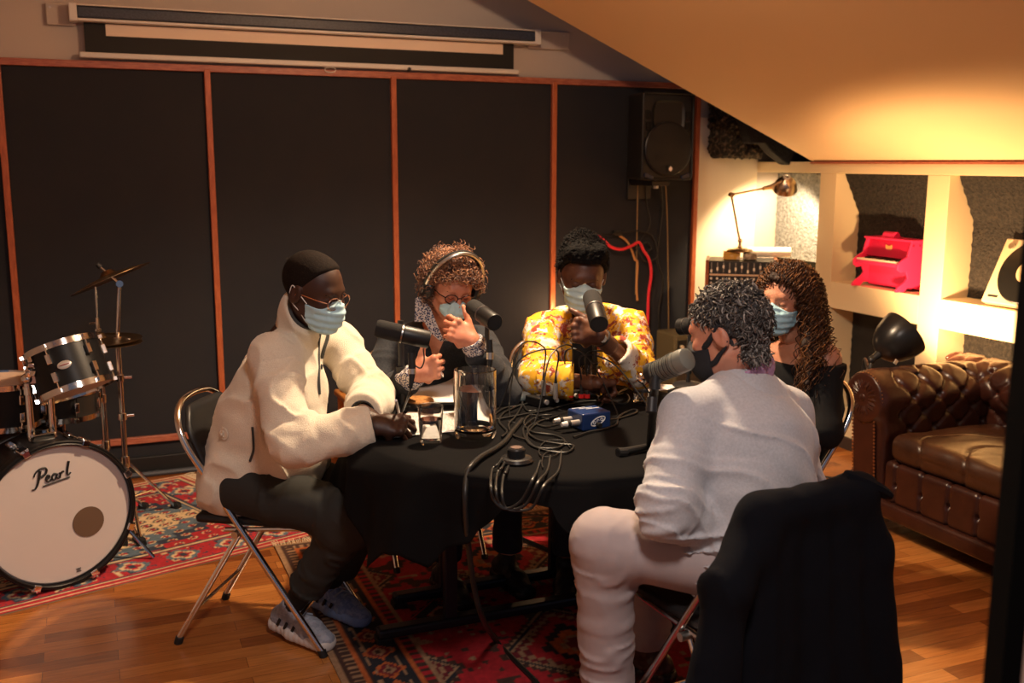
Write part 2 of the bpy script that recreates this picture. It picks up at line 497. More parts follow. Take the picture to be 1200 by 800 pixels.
# ------------------------------------------------------------------ projector screen
def wb(px, py, d=0): p = ony(px, py, YB - d); return p
def projector_screen():
    t = thing('projector_screen', 'long wall-mounted roll-up projector screen above the black wall panels', 'projector screen', (1.15, YB, 2.2))
    blue = mat('blue_black_screen_case', (.028, .034, .055), .45, noise=(90, (.05, .06, .09), .45, .55), stretch=(1, 1, 2))
    xa, xb = .012, 2.385
    zt = 2.332
    m = MB().box(((xa + xb) / 2, YB - .045, zt - .012), (xb - xa, .085, .052)); m.build('case', blue, t, bevel=.006)
    MB().box(((xa + xb) / 2, YB - .05, zt - .047), (xb - xa, .08, .012)).box(((xa + xb) / 2, YB - .05, zt + .02), (xb - xa, .08, .006)).build('case_edge', M_white, t, bevel=.002)
    for x in (xa - .018, xb + .014):
        MB().box((x, YB - .045, zt - .014), (.036, .088, .082)).build('end_cap', M_white, t, bevel=.004)
    for x, w in ((-.06, .13), (2.50, .26)):
        o = MB().box((x, YB - .008, zt - .02), (w, .012, .10)); o.build('wall_bracket', M_plaster, t, bevel=.004)
        s = MB()
        for dx in (-.35, .35):
            s.cone((x + dx * w, YB - .014, zt + .01), (x + dx * w, YB - .018, zt + .01), .005, n=8)
        s.build('screw', M_steel, t)
    MB().box((1.155, YB - .032, zt - .12), (2.235, .004, .16)).build('screen_border', mat('black_screen_cloth', (.012, .012, .012), .7), t)
    MB().box((1.17, YB - .036, zt - .085), (2.07, .004, .055)).build('screen_cloth', mat('white_screen_cloth', (.85, .70, .58), .8), t)
    MB().box((1.155, YB - .034, zt - .205), (2.29, .03, .026)).build('bottom_bar', M_white, t, bevel=.006)
    pts = [(1.225 + .03 * math.cos(a), YB - .038, zt - .232 + .014 * math.sin(a)) for a in np.linspace(0, 2 * PI, 14)[:-1]]
    MB().tube(pts, .0025, 6, closed=True).build('pull_ring', M_white, t, smooth=True)
projector_screen()
# small door-stop style hook on the rail
o = MB().cone((1.655, YB - .03, 2.118), (1.655, YB - .055, 2.118), .012, .010, 12).build('rail_hook', M_blkmetal, bevel=.002)
tag(o, 'tiny black knob fixed on the wooden rail under the projector screen', 'knob')

# ------------------------------------------------------------------ wall loudspeaker
def loudspeaker():
    xa, xb = 3.105, 3.475; za, zb = 1.505, 2.045; yf = YB - .34
    # sized from the photo at the depth of its front face
    pL = ony(752, 160, yf); pR = ony(812, 160, yf); xa, xb = pL.x, pR.x
    zb = ony(780, 108, yf).z; za = ony(780, 211, yf).z
    cx = (xa + xb) / 2; w = xb - xa; h = zb - za
    t = thing('loudspeaker', 'black loudspeaker with horn mounted high on the panelled wall', 'loudspeaker', (cx, yf + .15, za))
    shell = mat('speaker_shell', (.010, .010, .011), .55, bump=(300, .2, .001))
    poly = [(-w / 2, 0), (w / 2, 0), (w / 2 - .05, .26), (-w / 2 + .05, .26)]
    m = MB(); m.prism(poly, (cx, yf, za), (1, 0, 0), (0, 1, 0), (0, 0, h)); m.build('cabinet', shell, t, bevel=.018, seg=3)
    # front baffle frame
    r = .016; fr = MB()
    ring = []
    for sx, sz, a0 in ((1, 1, 0), (-1, 1, 90), (-1, -1, 180), (1, -1, 270)):
        for k in range(4):
            a = math.radians(a0 + k * 30); ring.append((cx + sx * (w / 2 - .025) + .02 * math.cos(a), yf - .004, za + h / 2 + sz * (h / 2 - .025) + .02 * math.sin(a)))
    fr.tube(ring, .007, 6, closed=True).build('front_rim', shell, t, smooth=True)
    # horn: rectangular flare as nested frames
    hz = za + h * .72; hw = w * .31; hh = h * .19
    def horn(u, v):
        a = 2 * PI * u; k = 1 - .75 * v
        c, s_ = math.cos(a), math.sin(a); q = max(abs(c), abs(s_))
        e = .75
        sx = (abs(c) ** .5) * (1 if c > 0 else -1); sz = (abs(s_) ** .5) * (1 if s_ > 0 else -1)
        return V((cx + hw * sx * k, yf - .010 + .11 * v ** 1.4, hz + hh * sz * k))
    MB().grid(horn, 32, 8, closed_u=True).box((cx, yf + .075, hz), (hw * .6, .02, hh * .6)).build('horn', mat('horn_black', (.008, .008, .008), .45), t, smooth=True)
    # woofer disc behind perforated grille
    gr = MB(); R_ = w * .44; gz = za + h * .36
    gr.lathe([(R_, .0), (R_, .016), (R_ * .97, .022), (R_ * .6, .03), (0, .033)], (cx, yf + .002, gz), (0, -1, 0), 40)
    gr.build('grille', mat('steel_mesh_grille', (.009, .0085, .0085), .6, bump=(900, 1., .002)), t, smooth=True)
    MB().tube([(cx + R_ * math.cos(a), yf - .012, gz + R_ * math.sin(a)) for a in np.linspace(0, 2 * PI, 41)[:-1]], .006, 6, closed=True).build('grille_rim', M_blackgloss, t, smooth=True)
    for s_ in (-1, 1):
        for dz in (0, 1):
            MB().box((cx + s_ * w * .385, yf - .004, hz - h * .105 + dz * h * .125), (w * .09, .012, h * .10)).build('port', mat('deep_black', (.002, .002, .002), .9), t, bevel=.006)
    MB().box((cx + .003, yf - .034, za + h * .13), (.030, .006, .036)).build('badge_plate', M_black, t)
    b = MB().cone((cx + .003, yf - .037, za + h * .13), (cx + .003, yf - .040, za + h * .13), .011, n=16)
    b.box((cx + .003, yf - .040, za + h * .13), (.006, .004, .026)); b.build('badge', mat('white_badge', (.85, .82, .8), .4), t)
    for s_ in (-1, 1): MB().box((cx + s_ * w * .36, yf - .006, za + .022), (w * .18, .012, .026), rot=Euler((0, -s_ * .35, 0))).build('corner_vent', mat('dark_blue_gloss', (.01, .02, .06), .2), t, bevel=.004)
    br = MB().box((cx, yf + .19, za - .02), (.12, .26, .03)).box((cx, YB - .02, za - .02), (.16, .02, .2)); br.build('wall_bracket', M_blkmetal, t, bevel=.003)
    MB().cone((cx, yf + .12, za - .05), (cx, yf + .12, za), .016).build('bracket_bolt', M_steel, t, smooth=True)
    return cx, yf, za
SPK = loudspeaker()

# wall cables
M_cable = mat('black_rubber_cable', (.012, .012, .012), .42)
M_tan = mat('tan_cable', (.30, .19, .08), .5)
def cable(name, pts, r, m, label, n=8, sides=8, group=None, parent=None):
    pts = spline(pts, n)
    mb = MB().tube(pts, r, sides)
    if parent is not None: return mb.build(name, m, parent, smooth=True)
    o = mb.build(name, m, smooth=True); tag(o, label, 'cable', group); return o
cable('speaker_cable', [ony(757, 208, YB - .05), ony(757, 235, YB - .03), ony(762, 262, YB - .03), ony(752, 280, YB - .03), ony(742, 300, YB - .03)], .004, M_cable, 'thin brown cable hanging from the left foot of the wall loudspeaker')
cable('speaker_cable', [ony(774, 214, YB - .1), ony(776, 245, YB - .03), ony(770, 300, YB - .03), ony(777, 330, YB - .03), ony(772, 370, YB - .03), ony(776, 430, YB - .03)], .006, M_cable, 'wavy black cable hanging below the middle of the wall loudspeaker')
cable('speaker_cable', [ony(780, 214, YB - .1), ony(782, 260, YB - .03), ony(783, 330, YB - .03), ony(784, 430, YB - .03)], .0035, M_tan, 'straight thin tan cable nearest the red batten under the wall loudspeaker')
cable('speaker_cable', [ony(748, 195, YB - .03), ony(747, 240, YB - .03), ony(746, 300, YB - .03), ony(745, 345, YB - .03)], .004, M_tan, 'thin brown cable running straight down left of the loudspeaker')

# wrought iron scroll bracket with red and tan cables slung over it
def iron_scroll():
    y = YB - .05; t = thing('iron_bracket', 'black wrought iron wall bracket with scrolled ends behind the man in yellow', 'bracket', ony(720, 300, y))
    def curl(px, py, R, s, turns=1.4, ph=0):
        c = ony(px, py, y); out = []
        for i in range(22):
            a = ph + s * turns * 2 * PI * i / 21; r = R * (1 - .75 * i / 21); out.append((c.x + r * math.cos(a), y, c.z + r * math.sin(a)))
        return out
    a = ony(684, 272, y); b = ony(748, 270, y)
    m = MB().tube(spline([a, ony(700, 275, y), ony(725, 273, y), b], 6), .005, 6); m.build('bar', M_blkmetal, t, smooth=True)
    MB().tube(curl(677, 269, .019, 1), .004, 6).build('scroll', M_blkmetal, t, smooth=True)
    MB().tube(spline([b, ony(764, 277, y), ony(770, 300, y), ony(756, 306, y), ony(748, 292, y), ony(758, 284, y), ony(763, 291, y), ony(759, 295, y)], 6), .005, 6).build('scroll', M_blkmetal, t, smooth=True)
    MB().box((ony(720, 275, YB).x, YB - .02, ony(720, 273, YB).z), (.05, .05, .03)).build('wall_plate', M_blkmetal, t, bevel=.003)
iron_scroll()
y = YB - .07
cable('red_cable', [ony(699, 276, y), ony(706, 280, y), ony(716, 289, y), ony(728, 292, y), ony(740, 288, y), ony(749, 284, y), ony(754, 293, y), ony(761, 305, y), ony(763, 322, y), ony(760, 345, y), ony(759, 375, y), ony(757, 400, y)], .009, mat('red_rubber', (.75, .03, .05), .35), 'bright red cable slung over the iron bracket and hanging down', 8)
y = YB - .035
cable('tan_strap', [ony(726, 276, y), ony(735, 283, y), ony(741, 295, y), ony(744, 304, y), ony(747, 308, y), ony(746, 335, y), ony(747, 352, y)], .007, mat('tan_webbing', (.45, .22, .08), .6), 'tan strap hanging from the iron bracket beside the red cable')
# ------------------------------------------------------------------ rugs, knotted cell by cell
RED = (.46, .024, .035); DRED = (.16, .012, .02); CRM = (.72, .53, .31); NAVY = (.035, .045, .075); BLU = (.12, .17, .22); ORG = (.50, .12, .03); BRN = (.06, .025, .018)
def flower(u, v, p, r=.042):
    """stepped rosette code 0..3 for cell coords u,v around lattice p"""
    a = (u / p) % 1 - .5; b = (v / p) % 1 - .5
    d = np.abs(a) + np.abs(b); e = np.maximum(np.abs(a), np.abs(b))
    return d, e
def rug(name, label, corner, ang, W, H, kind, fringe, skew=0):
    s = .0085; nx = int(W / s); ny = int(H / s)
    x = (np.arange(nx + 1)) * s; y = (np.arange(ny + 1)) * s
    X, Y = np.meshgrid(x, y)           # ny+1, nx+1
    Z = .007 + .0015 * vnoise(np.stack([X * 6, Y * 6, X * 0], -1), 3)
    v = np.stack([X, Y, Z], -1).reshape(-1, 3)
    i = np.arange(ny)[:, None] * (nx + 1) + np.arange(nx)[None]; f = np.stack([i, i + 1, i + nx + 2, i + nx + 1], -1).reshape(-1, 4)
    # pattern
    E_ = np.minimum(np.minimum(X, W - X), np.minimum(Y, H - Y))     # distance from edge
    xs = X - W / 2; ys = Y - H / 2
    C = np.zeros(X.shape + (3,)); CRM, NAVY, RED = globals()['CRM'], globals()['NAVY'], globals()['RED']
    if kind == 'main': CRM, NAVY, RED = (.34, .20, .11), (.018, .019, .026), (.40, .014, .022)
    n1 = vnoise(np.stack([X * 30, Y * 30, X * 0], -1), 9); n2 = vnoise(np.stack([X * 90, Y * 90, X * 0], -1), 11)
    def put(mask, col): C[mask] = col
    along = np.where(np.minimum(X, W - X) < np.minimum(Y, H - Y), Y, X)
    q = lambda t, p: np.abs((t / p) % 1 - .5) * p
    if kind == 'kit':
        put(E_ >= 0, CRM)
        put(E_ < .26, RED); put(E_ < .055, RED); put((E_ > .012) & (E_ < .022), CRM); put((E_ > .045) & (E_ < .056), CRM); put((E_ > .056) & (E_ < .064), NAVY)
        put((E_ > .215) & (E_ < .226), NAVY); put((E_ > .226) & (E_ < .24), CRM); put((E_ > .24) & (E_ < .25), NAVY)
        # border: blue cartouches and cream blossoms
        b = (E_ > .068) & (E_ < .212); bb = np.abs(E_ - .14); t = q(along, .21)
        st_ = np.floor(t / .012) * .012
        put(b & (q(along + .03, .21) < .012), NAVY)
        put(b & (st_ + bb < .072), BLU); put(b & (st_ + bb < .05), CRM); put(b & (st_ + bb < .032), RED); put(b & (st_ + bb < .016), NAVY)
        put(b & (n1 > .45) & (st_ + bb > .075), CRM); put(b & (n2 > .62) & (st_ + bb > .075), NAVY)
        # field: stepped blue medallion frame on cream with dark speckled buds
        fld = E_ > .25
        sx = np.floor(np.abs(xs) / .05) * .05; sy = np.floor(np.abs(ys) / .05) * .05
        m = sx / (W * .5 - .25) + sy / (H * .5 - .20)
        put(fld & (m > .98), BLU); put(fld & (m > 1.22), NAVY); put(fld & (m > 1.38), RED)
        a = (X / .075) % 1 - .5; c = (Y / .06 + .5 * (np.floor(X / .075) % 2)) % 1 - .5; d = np.hypot(a, c)
        put(fld & (d < .36), NAVY); put(fld & (d < .25), CRM); put(fld & (d < .18), RED); put(fld & (d < .09), BRN)
        put(fld & (m <= .98) & (d > .36), CRM)
        put(fld & (m > .98) & (m <= 1.22) & (d > .28), BLU); put(fld & (m > 1.22) & (d > .3), NAVY); put(fld & (m > 1.38) & (d > .3), RED)
        md = sx / .30 + sy / .22
        put(fld & (md < 1), BLU); put(fld & (md < .8), RED); put(fld & (md < .55), CRM); put(fld & (md < .3), NAVY)
        put(fld & (md < .8) & (n1 > .4), CRM)
        C *= (1 + .22 * n2[..., None])
    else:
        put(E_ >= 0, RED)
        put(E_ < .30, BRN); put(E_ < .02, CRM); put((E_ > .02) & (E_ < .035), BRN); put((E_ > .075) & (E_ < .09), ORG); put((E_ > .235) & (E_ < .25), ORG); put((E_ > .285) & (E_ < .30), CRM); put((E_ > .04) & (E_ < .07) & (q(along, .03) < .006), CRM)
        b = (E_ > .095) & (E_ < .23); bb = np.abs(E_ - .16); t = q(along, .13); st_ = np.floor(t / .01) * .01
        put(b, NAVY); put(b & (st_ + bb < .055), ORG); put(b & (st_ + bb < .04), DRED); put(b & (st_ + bb < .022), CRM); put(b & (st_ + bb < .01), BRN)
        put(b & (np.abs(bb - .045) < .006) & (n1 > 0), CRM)
        put((E_ > .25) & (E_ < .285) & (q(along, .04) < .010), RED)
        fld = E_ > .30
        px_, py_ = .70, .80
        ax = np.abs(((xs / px_ + .5) % 1) - .5) * px_; ay = np.abs(((ys / py_ + .5) % 1) - .5) * py_
        sx = np.floor(ax / .022) * .022; sy = np.floor(ay / .022) * .022; m = sx / (px_ * .5) + sy / (py_ * .5)
        put(fld & (m < .80), BRN); put(fld & (m < .74), NAVY); put(fld & (m < .64), DRED); put(fld & (np.abs(m - .57) < .03), CRM); put(fld & (m < .5), RED)
        put(fld & (m < .36), NAVY); put(fld & (m < .25), ORG); put(fld & (m < .15), CRM); put(fld & (m < .08), DRED)
        put(fld & (m < .74) & (m > .64) & (q(ax + ay, .035) < .008), CRM)
        # small dark animal-like motifs between
        ax2 = np.abs(((xs / px_) % 1) - .5) * px_; ay2 = np.abs(((ys / py_) % 1) - .5) * py_
        m2 = np.floor(ax2 / .014) * .014 + np.floor(ay2 / .014) * .014
        k = fld & (m > .84)
        put(k & (m2 < .115) & (q(ax2 + ay2, .03) < .012), NAVY); put(k & (m2 < .05), CRM); put(k & (m2 < .03), BRN)
        put(k & (n1 > .55), BRN); put(k & (n1 < -.74), CRM)
        C *= (1 + .25 * n2[..., None])
    me = np_mesh(name, v, f); set_col(me, np.clip(C.reshape(-1, 3), 0, 1))
    m = mat('wool_pile_' + kind, (1, 1, 1), .95, attr='Col', bump=(420, .6, .003), sheen=.0)
    t = thing(name, label, 'rug')
    link('pile', me, m, t, smooth=False)
    eb = MB()
    eb.box((W / 2, H / 2, .003), (W, H, .005)); eb.build('backing', mat('rug_backing', (.30, .2, .12), .9), t, base=None)
    # knotted cotton fringe on the given short side(s)
    fm = MB(); R_ = random.Random(3)
    for side in fringe:
        n = int((H if side in 'lr' else W) / .007)
        for k in range(n):
            a = k * .007 + R_.uniform(-.002, .002); L_ = R_.uniform(.035, .07); w = R_.uniform(-.02, .02)
            if side == 'r': p = [(W - .004, a, .006), (W + L_ * .5, a + w * .4, .010), (W + L_, a + w, .004)]
            elif side == 'l': p = [(.004, a, .006), (-L_ * .5, a + w * .4, .010), (-L_, a + w, .004)]
            elif side == 't': p = [(a, H - .004, .006), (a + w * .4, H + L_ * .5, .010), (a + w, H + L_, .004)]
            fm.tube(p, [.0022, .002, .0012], 3)
    fr = fm.build('fringe', mat('cotton_fringe', (.70, .56, .38), .95), t); fr['kind'] = 'stuff'
    for ch in t.children:
        for q_ in ch.data.vertices: q_.co.x -= skew * q_.co.y
    t.location = (corner[0], corner[1], 0); t.rotation_euler = (0, 0, ang)
    return t
a1 = math.atan2(.29, .957)      # along the long front edge, pointing right
c0 = V((.875, 4.275, 0)) - V((math.cos(a1), math.sin(a1), 0)) * 2.35
rug('patterned_rug', 'red, cream and slate-blue patterned rug under the drum kit', c0, a1, 2.35, 1.22, 'kit', 'r', .125)
rug('patterned_rug', 'dark red and navy patterned rug under the round table', (.645, 1.60, .0), 0, 1.62, 2.60, 'main', 't')

# ------------------------------------------------------------------ acoustic foam in the niches and the gap
M_foam = mat('charcoal_foam', (.020, .018, .017), .95, noise=(60, (.045, .038, .032), .4, .7), bump=(70, 1., .02))
M_foamg = mat('grey_egg_foam', (.16, .17, .18), .95, noise=(50, (.28, .29, .30), .4, .6), bump=(60, 1., .02))
def foam(x0, y0, y1, z0, z1, m, label, slant=0):
    nx, nz = int((y1 - y0) / .02) + 1, int((z1 - z0) / .02) + 1
    mb = MB()
    def fn(u, v):
        yy = y0 + (y1 - y0) * u; zz = z0 + (z1 - z0) * v
        b = .006 * math.sin(yy * 120) * math.sin(zz * 120) + .004 * noise_v(yy * 30, zz * 30)
        return V((x0 - slant * max(0, v - .62) / .38 - b, yy, zz))
    mb.grid(fn, nx, nz); mb.box((x0 + .008, (y0 + y1) / 2, (z0 + z1) / 2), (.012, y1 - y0, z1 - z0))
    o = mb.build('acoustic_foam', m, smooth=True); return tag(o, label, 'foam panel', 'acoustic foam panels in the wall niches')
def noise_v(a, b): return float(vnoise(np.array([[a, b, .5]]), 4)[0])
XB = XR + DP - .022
foam(XB, 4.862, YB - .002, 1.02, 1.56, M_foamg, 'light grey textured foam panel lit by the brass desk lamp')
foam(XB, 4.032, 4.718, .95, 1.565, M_foam, 'dark foam panel in the niche behind the pink toy piano', .12)
foam(XB, 3.192, 3.883, .95, 1.565, M_foam, 'dark brownish foam panel in the niche behind the turntable', .12)
foam(XB, 4.032, 4.718, .187, .794, M_black, 'black foam panel in the low niche behind the dome lamp')
foam(XB, 3.192, 3.883, .187, .794, M_foam, 'brownish foam panel in the low niche above the armchair back')
def foam_chunk():
    p = [ony(x, y_, YB - .12) for x, y_ in ((841, 128), (890, 128), (886, 160), (887, 184), (842, 180))]
    S = SDF((3.50, YB - .25, 1.5), (3.99, YB + .0, 2.1), .008)
    a = p[0]; c = p[3]
    S.add(rbox(((a.x + c.x) / 2, YB - .11, (a.z + c.z) / 2 + .03), ((c.x - a.x) / 2, .09, (a.z - c.z) / 2 + .03), .02), .01)
    S.disp(lambda P: .016 * fbm(P * 45, 3, 5))
    o = sdf_obj('foam_chunk', S, mat('mottled_foam', (.02, .016, .012), .95, noise=(45, (.14, .10, .06), .5, .62), bump=(80, 1, .01)))
    tag(o, 'mottled dark foam block wedged under the slope beside the loudspeaker', 'foam block')
foam_chunk()
m = MB(); pp = [ony(*q, YB - .35) for q in ((868, 120), (962, 160), (941, 192), (935, 196), (922, 192), (905, 178), (897, 168), (880, 168))]
m.prism([(q.x, q.z) for q in pp], (0, YB - .35, 0), (1, 0, 0), (0, 0, 1), (0, .09, 0))
o = m.build('foam_offcut', mat('near_black_foam', (.01, .01, .012), .9, bump=(60, 1, .01)), bevel=.008); tag(o, 'black torn foam sheet hanging out of the gap under the sloping ceiling', 'foam sheet')

# ------------------------------------------------------------------ corner: amplifier, cabinet, mixing desk, desk lamp
M_walnut = mat('reddish_wood', (.20, .055, .02), .4, noise=(6, (.32, .10, .04), .4, .6), stretch=(3, 3, 30))
RK = -.60; KC = ony(869, 322, 4.98)
def kr(x, y, z=0): return V((KC.x + x * math.cos(RK) - y * math.sin(RK), KC.y + x * math.sin(RK) + y * math.cos(RK), z))
def cabinet():
    t = thing('equipment_cabinet', 'dark cabinet in the corner carrying the mixing desk', 'cabinet', kr(0, .16))
    MB().box(kr(0, .17, .42), (.34, .28, .82), rot=RK).build('body', mat('dark_brown_board', (.035, .022, .015), .5), t, bevel=.006)
    MB().box(kr(0, .17, .85), (.37, .31, .03), rot=RK).build('top', M_walnut, t, bevel=.004)
    for s in (-1, 1):
        d = MB().box(kr(s * .084, .022, .42), (.162, .016, .76), rot=RK).build('door', mat('dark_brown_board', (.035, .022, .015)), t, bevel=.003)
        MB().cone(kr(s * .02, .014, .5), kr(s * .02, -.006, .5), .008, n=10).build('knob', M_steel, d)
cabinet()
def amplifier():
    a = ony(790, 392, 5.18); b = ony(838, 392, 5.18)
    x0, x1 = a.x, b.x - .0; zt = a.z
    t = thing('guitar_amplifier', 'olive brown guitar amplifier standing on the floor against the wall', 'amplifier', ((x0 + x1) / 2, 5.25, 0))
    MB().box(((x0 + x1) / 2, 5.28, zt / 2 + .005), (x1 - x0, .22, zt - .01)).build('cabinet', mat('olive_tolex', (.10, .08, .04), .7, bump=(200, .4, .002)), t, bevel=.012)
    MB().box(((x0 + x1) / 2, 5.166, zt * .42), ((x1 - x0) * .86, .01, zt * .62)).build('grille_cloth', mat('brown_grille_cloth', (.05, .035, .02), .9, bump=(400, 1, .002)), t)
    MB().box(((x0 + x1) / 2, 5.166, zt * .88), ((x1 - x0) * .86, .012, zt * .12)).build('control_panel', M_blackgloss, t)
    for k in range(4): MB().cone((x0 + .04 + k * .05, 5.158, zt * .88), (x0 + .04 + k * .05, 5.142, zt * .88), .011, n=12).build('knob', mat('ivory_knob', (.6, .5, .35), .4), t)
amplifier()
def mixing_desk():
    w = (ony(904, 310, 4.98) - ony(834, 307, 4.98)).length * 1.0; zt = ony(835, 307, 4.98).z; zb = .866; h = zt - zb
    t = thing('mixing_desk', 'black mixing desk with reddish wooden end cheeks in the corner under the metal lamp', 'mixing desk', kr(0, .15, zb))
    MB().box(kr(0, .155, zb + h / 2), (w - .04, .29, h - .008), rot=RK).build('chassis', mat('desk_black', (.02, .02, .02), .45), t, bevel=.004)
    for s in (-1, 1): MB().box(kr(s * (w / 2 - .01), .15, zb + h / 2), (.020, .31, h), rot=RK).build('end_cheek', M_walnut, t, bevel=.004)
    MB().box(kr(0, .004, zb + h * .56), (w - .05, .012, .010), rot=RK).build('ledge', mat('desk_strip', (.55, .40, .28), .5), t)
    n = 11
    for i in range(n):
        x = -w / 2 + .035 + (w - .07) * i / (n - 1)
        MB().box(kr(x, .008, zb + h * .78), (.006, .008, h * .30), rot=RK).build('fader_slot', mat('slot_grey', (.25, .22, .2), .5), t)
        MB().box(kr(x, -.001, zb + h * (.74 + .07 * ((i * 7) % 3 - 1))), (.011, .014, .018), rot=RK).build('fader_cap', mat('cream_cap', (.8, .75, .66), .4), t, bevel=.002)
        for q, z_ in enumerate((.44, .30, .16)):
            MB().cone(kr(x, .012, zb + h * z_), kr(x, -.008, zb + h * z_), .0075, .006, n=10).build('knob', mat('cream_cap', (.8, .75, .66), .4) if q != 1 else mat('grey_cap', (.4, .38, .36), .4), t)
    return KC.x, zt
MCX, MZT = mixing_desk()
# things on the desk: carton under the lamp, paper roll
p = kr(-.06, .12)
o = MB().box((p.x, p.y, MZT + .022), (.10, .10, .044), rot=RK).build('carton', mat('ochre_card', (.62, .33, .05), .6, noise=(14, (.7, .5, .3), .5, .55)), bevel=.002); tag(o, 'small ochre box on the mixing desk beside the lamp base', 'box')
o = MB().box(kr(.045, .12, MZT + .018), (.08, .12, .036), rot=RK).build('cloth_case', mat('mottled_case', (.22, .17, .12), .8, noise=(30, (.5, .42, .33), .45, .6)), bevel=.006); tag(o, 'mottled grey-brown case on the mixing desk under the lamp base', 'case')
rl = MB().lathe([(.030, 0), (.030, .26), (.022, .26), (.022, .0)], kr(.03, .25, MZT + .032), (.9, -.43, 0), 20)
rl.lathe([(.014, .002), (.014, .258)], kr(.03, .25, MZT + .032), (.9, -.43, 0), 14)
o = rl.build('paper_roll', mat('white_paper_roll', (.85, .82, .76), .7), smooth=True); tag(o, 'brightly lit white paper roll lying on the mixing desk', 'paper roll')

M_brass = mat('warm_nickel', (.62, .47, .30), .28, 1.)
def desk_lamp():
    b = kr(-.015, .12, MZT + .044)
    t = thing('desk_lamp', 'jointed metal desk lamp with a domed shade in the corner', 'desk lamp', b)
    MB().lathe([(0, 0), (.075, 0), (.078, .008), (.070, .016), (.03, .022), (.012, .03), (.010, .04), (0, .04)], b, (0, 0, 1), 28).build('base', M_brass, t, smooth=True)
    j1 = ony(857, 228, 5.10); s1 = V(b) + V((0, 0, .05)); j2 = ony(899, 220, 5.06); hd = ony(921, 214, 5.03)
    MB().cone(b + V((0, 0, .03)), s1 + V((0, 0, .01)), .008, n=10).ball(s1 + V((0, 0, .015)), .014).build('stem_joint', M_brass, t, smooth=True)
    MB().cone(s1 + V((-.002, 0, .01)), j1, .0065, n=10).build('lower_arm', M_brass, t, smooth=True)
    MB().cone(j1 - V((0, .012, 0)), j1 + V((0, .012, 0)), .014, n=14).build('elbow', M_brass, t, smooth=True)
    MB().cone(j1, j2, .006, n=10).cone(j2 - (j2 - j1) * .12, j2 + (j2 - j1) * .12, .011, .015, n=12).build('upper_arm', M_brass, t, smooth=True)
    d = V((.30, .55, -.78)).normalized()      # where the shade looks
    ap = hd - d * .015
    MB().lathe([(.012, -.03), (.022, -.022), (.034, -.012), (.055, .008), (.068, .035), (.074, .062), (.0715, .062), (.064, .036), (.05, .012), (.02, -.008)], ap, d, 32).build('shade', mat('spun_aluminium', (.60, .50, .38), .25, 1.), t, smooth=True)
    MB().lathe([(.017, -.036), (.021, -.030), (.021, -.024), (.015, -.026), (.012, -.034), (.017, -.036)], ap, d, 24).build('vent_ring', M_white, t, smooth=True)
    MB().cone(j2, ap - d * .012, .009, .012, n=12).build('shade_neck', M_brass, t, smooth=True)
    MB().ball(ap + d * .032, .024).build('bulb', mat('lit_bulb', (1, .8, .5), .4, emit=((1, .72, .38), 60)), t, smooth=True)
    l = bpy.data.lights.new('desk_lamp_light', 'SPOT'); l.energy = 55; l.color = (1, .70, .38); l.spot_size = math.radians(124); l.spot_blend = .5; l.shadow_soft_size = .02
    lo = bpy.data.objects.new('desk_lamp_light', l); COL.objects.link(lo); lo.location = ap + d * .064; lo.rotation_euler = d.to_track_quat('-Z', 'Y').to_euler()
desk_lamp()

# ------------------------------------------------------------------ pink toy piano
def toy_piano():
    Zs = .9485; y0, y1 = 4.165, 4.50; x0 = 3.975; D = .15; H = .275
    t = thing('toy_piano', 'bright pink toy piano with curved side panels on the niche shelf', 'toy piano', (x0 + .08, 4.33, Zs))
    pk = mat('pink_lacquer', (.85, .035, .14), .35)
    prof = [(-.045, .0), (.01, .0), (.03, .02), (.06, .02), (.14, .0), (D, .0), (D, H), (.045, H), (.035, H - .03), (.02, H - .085), (-.02, H - .105), (-.045, H - .125), (-.045, H - .155), (-.02, H - .17), (.015, H - .165), (.03, H - .13 - .07), (.012, .055), (-.03, .03), (-.045, .015)]
    for y in (y0, y1):
        MB().prism(prof, (x0, y - .007, Zs), (1, 0, 0), (0, 0, 1), (0, .014, 0)).build('side_panel', pk, t, bevel=.003)
    mid = (y0 + y1) / 2; L_ = y1 - y0 - .014
    MB().box((x0 + .093, mid, Zs + H - .005), (.12, y1 - y0 + .03, .012)).build('lid', pk, t, bevel=.004)
    MB().box((x0 + .055, mid, Zs + H - .055), (.012, L_, .10), rot=Euler((0, .25, 0))).build('fallboard', mat('dark_pink', (.55, .015, .07), .35), t)
    MB().box((x0 + .07, mid, Zs + .085), (.012, L_, .15)).build('lower_panel', pk, t)
    MB().box((x0 + .01, mid, Zs + H - .135), (.10, L_, .02)).build('key_bed', pk, t, bevel=.002)
    n = 15
    for k in range(n):
        MB().box((x0 - .006, y0 + .012 + (L_ - .01) * (k + .5) / n, Zs + H - .12), (.055, L_ / n - .0015, .010)).build('white_key', mat('ivory_key', (.85, .78, .62), .35), t)
    for k in range(n - 1):
        if k % 7 in (2, 6): continue
        MB().box((x0 + .008, y0 + .012 + (L_ - .01) * (k + 1) / n, Zs + H - .112), (.03, .010, .012)).build('black_key', M_blackgloss, t)
    MB().cone((x0 + .07, mid - .03, Zs + H + .012), (x0 + .07, mid + .055, Zs + H + .012), .022, n=18).box((x0 + .07, mid + .012, Zs + H + .004), (.05, .10, .012)).build('handle', pk, t, smooth=True)
    e = MB()
    for k in range(5): e.box((x0 + .047, mid - .02 + k * .01, Zs + H - .055 + .004 * abs(k - 2)), (.003, .005, .022))
    e.lathe([(.016, 0), (.018, .002), (.014, .003)], (x0 + .050, mid, Zs + H - .06), (-1, 0, .2), 14); e.build('gold_emblem', mat('gold_print', (.7, .35, .12), .4), t)
    s = MB()
    for k in range(2): s.cone((x0 + .05 + .045 * k, y0 - .007, Zs + H - .03), (x0 + .05 + .045 * k, y0 - .011, Zs + H - .03), .005, n=8)
    s.build('screw', mat('dark_screw', (.25, .01, .04), .5), t)
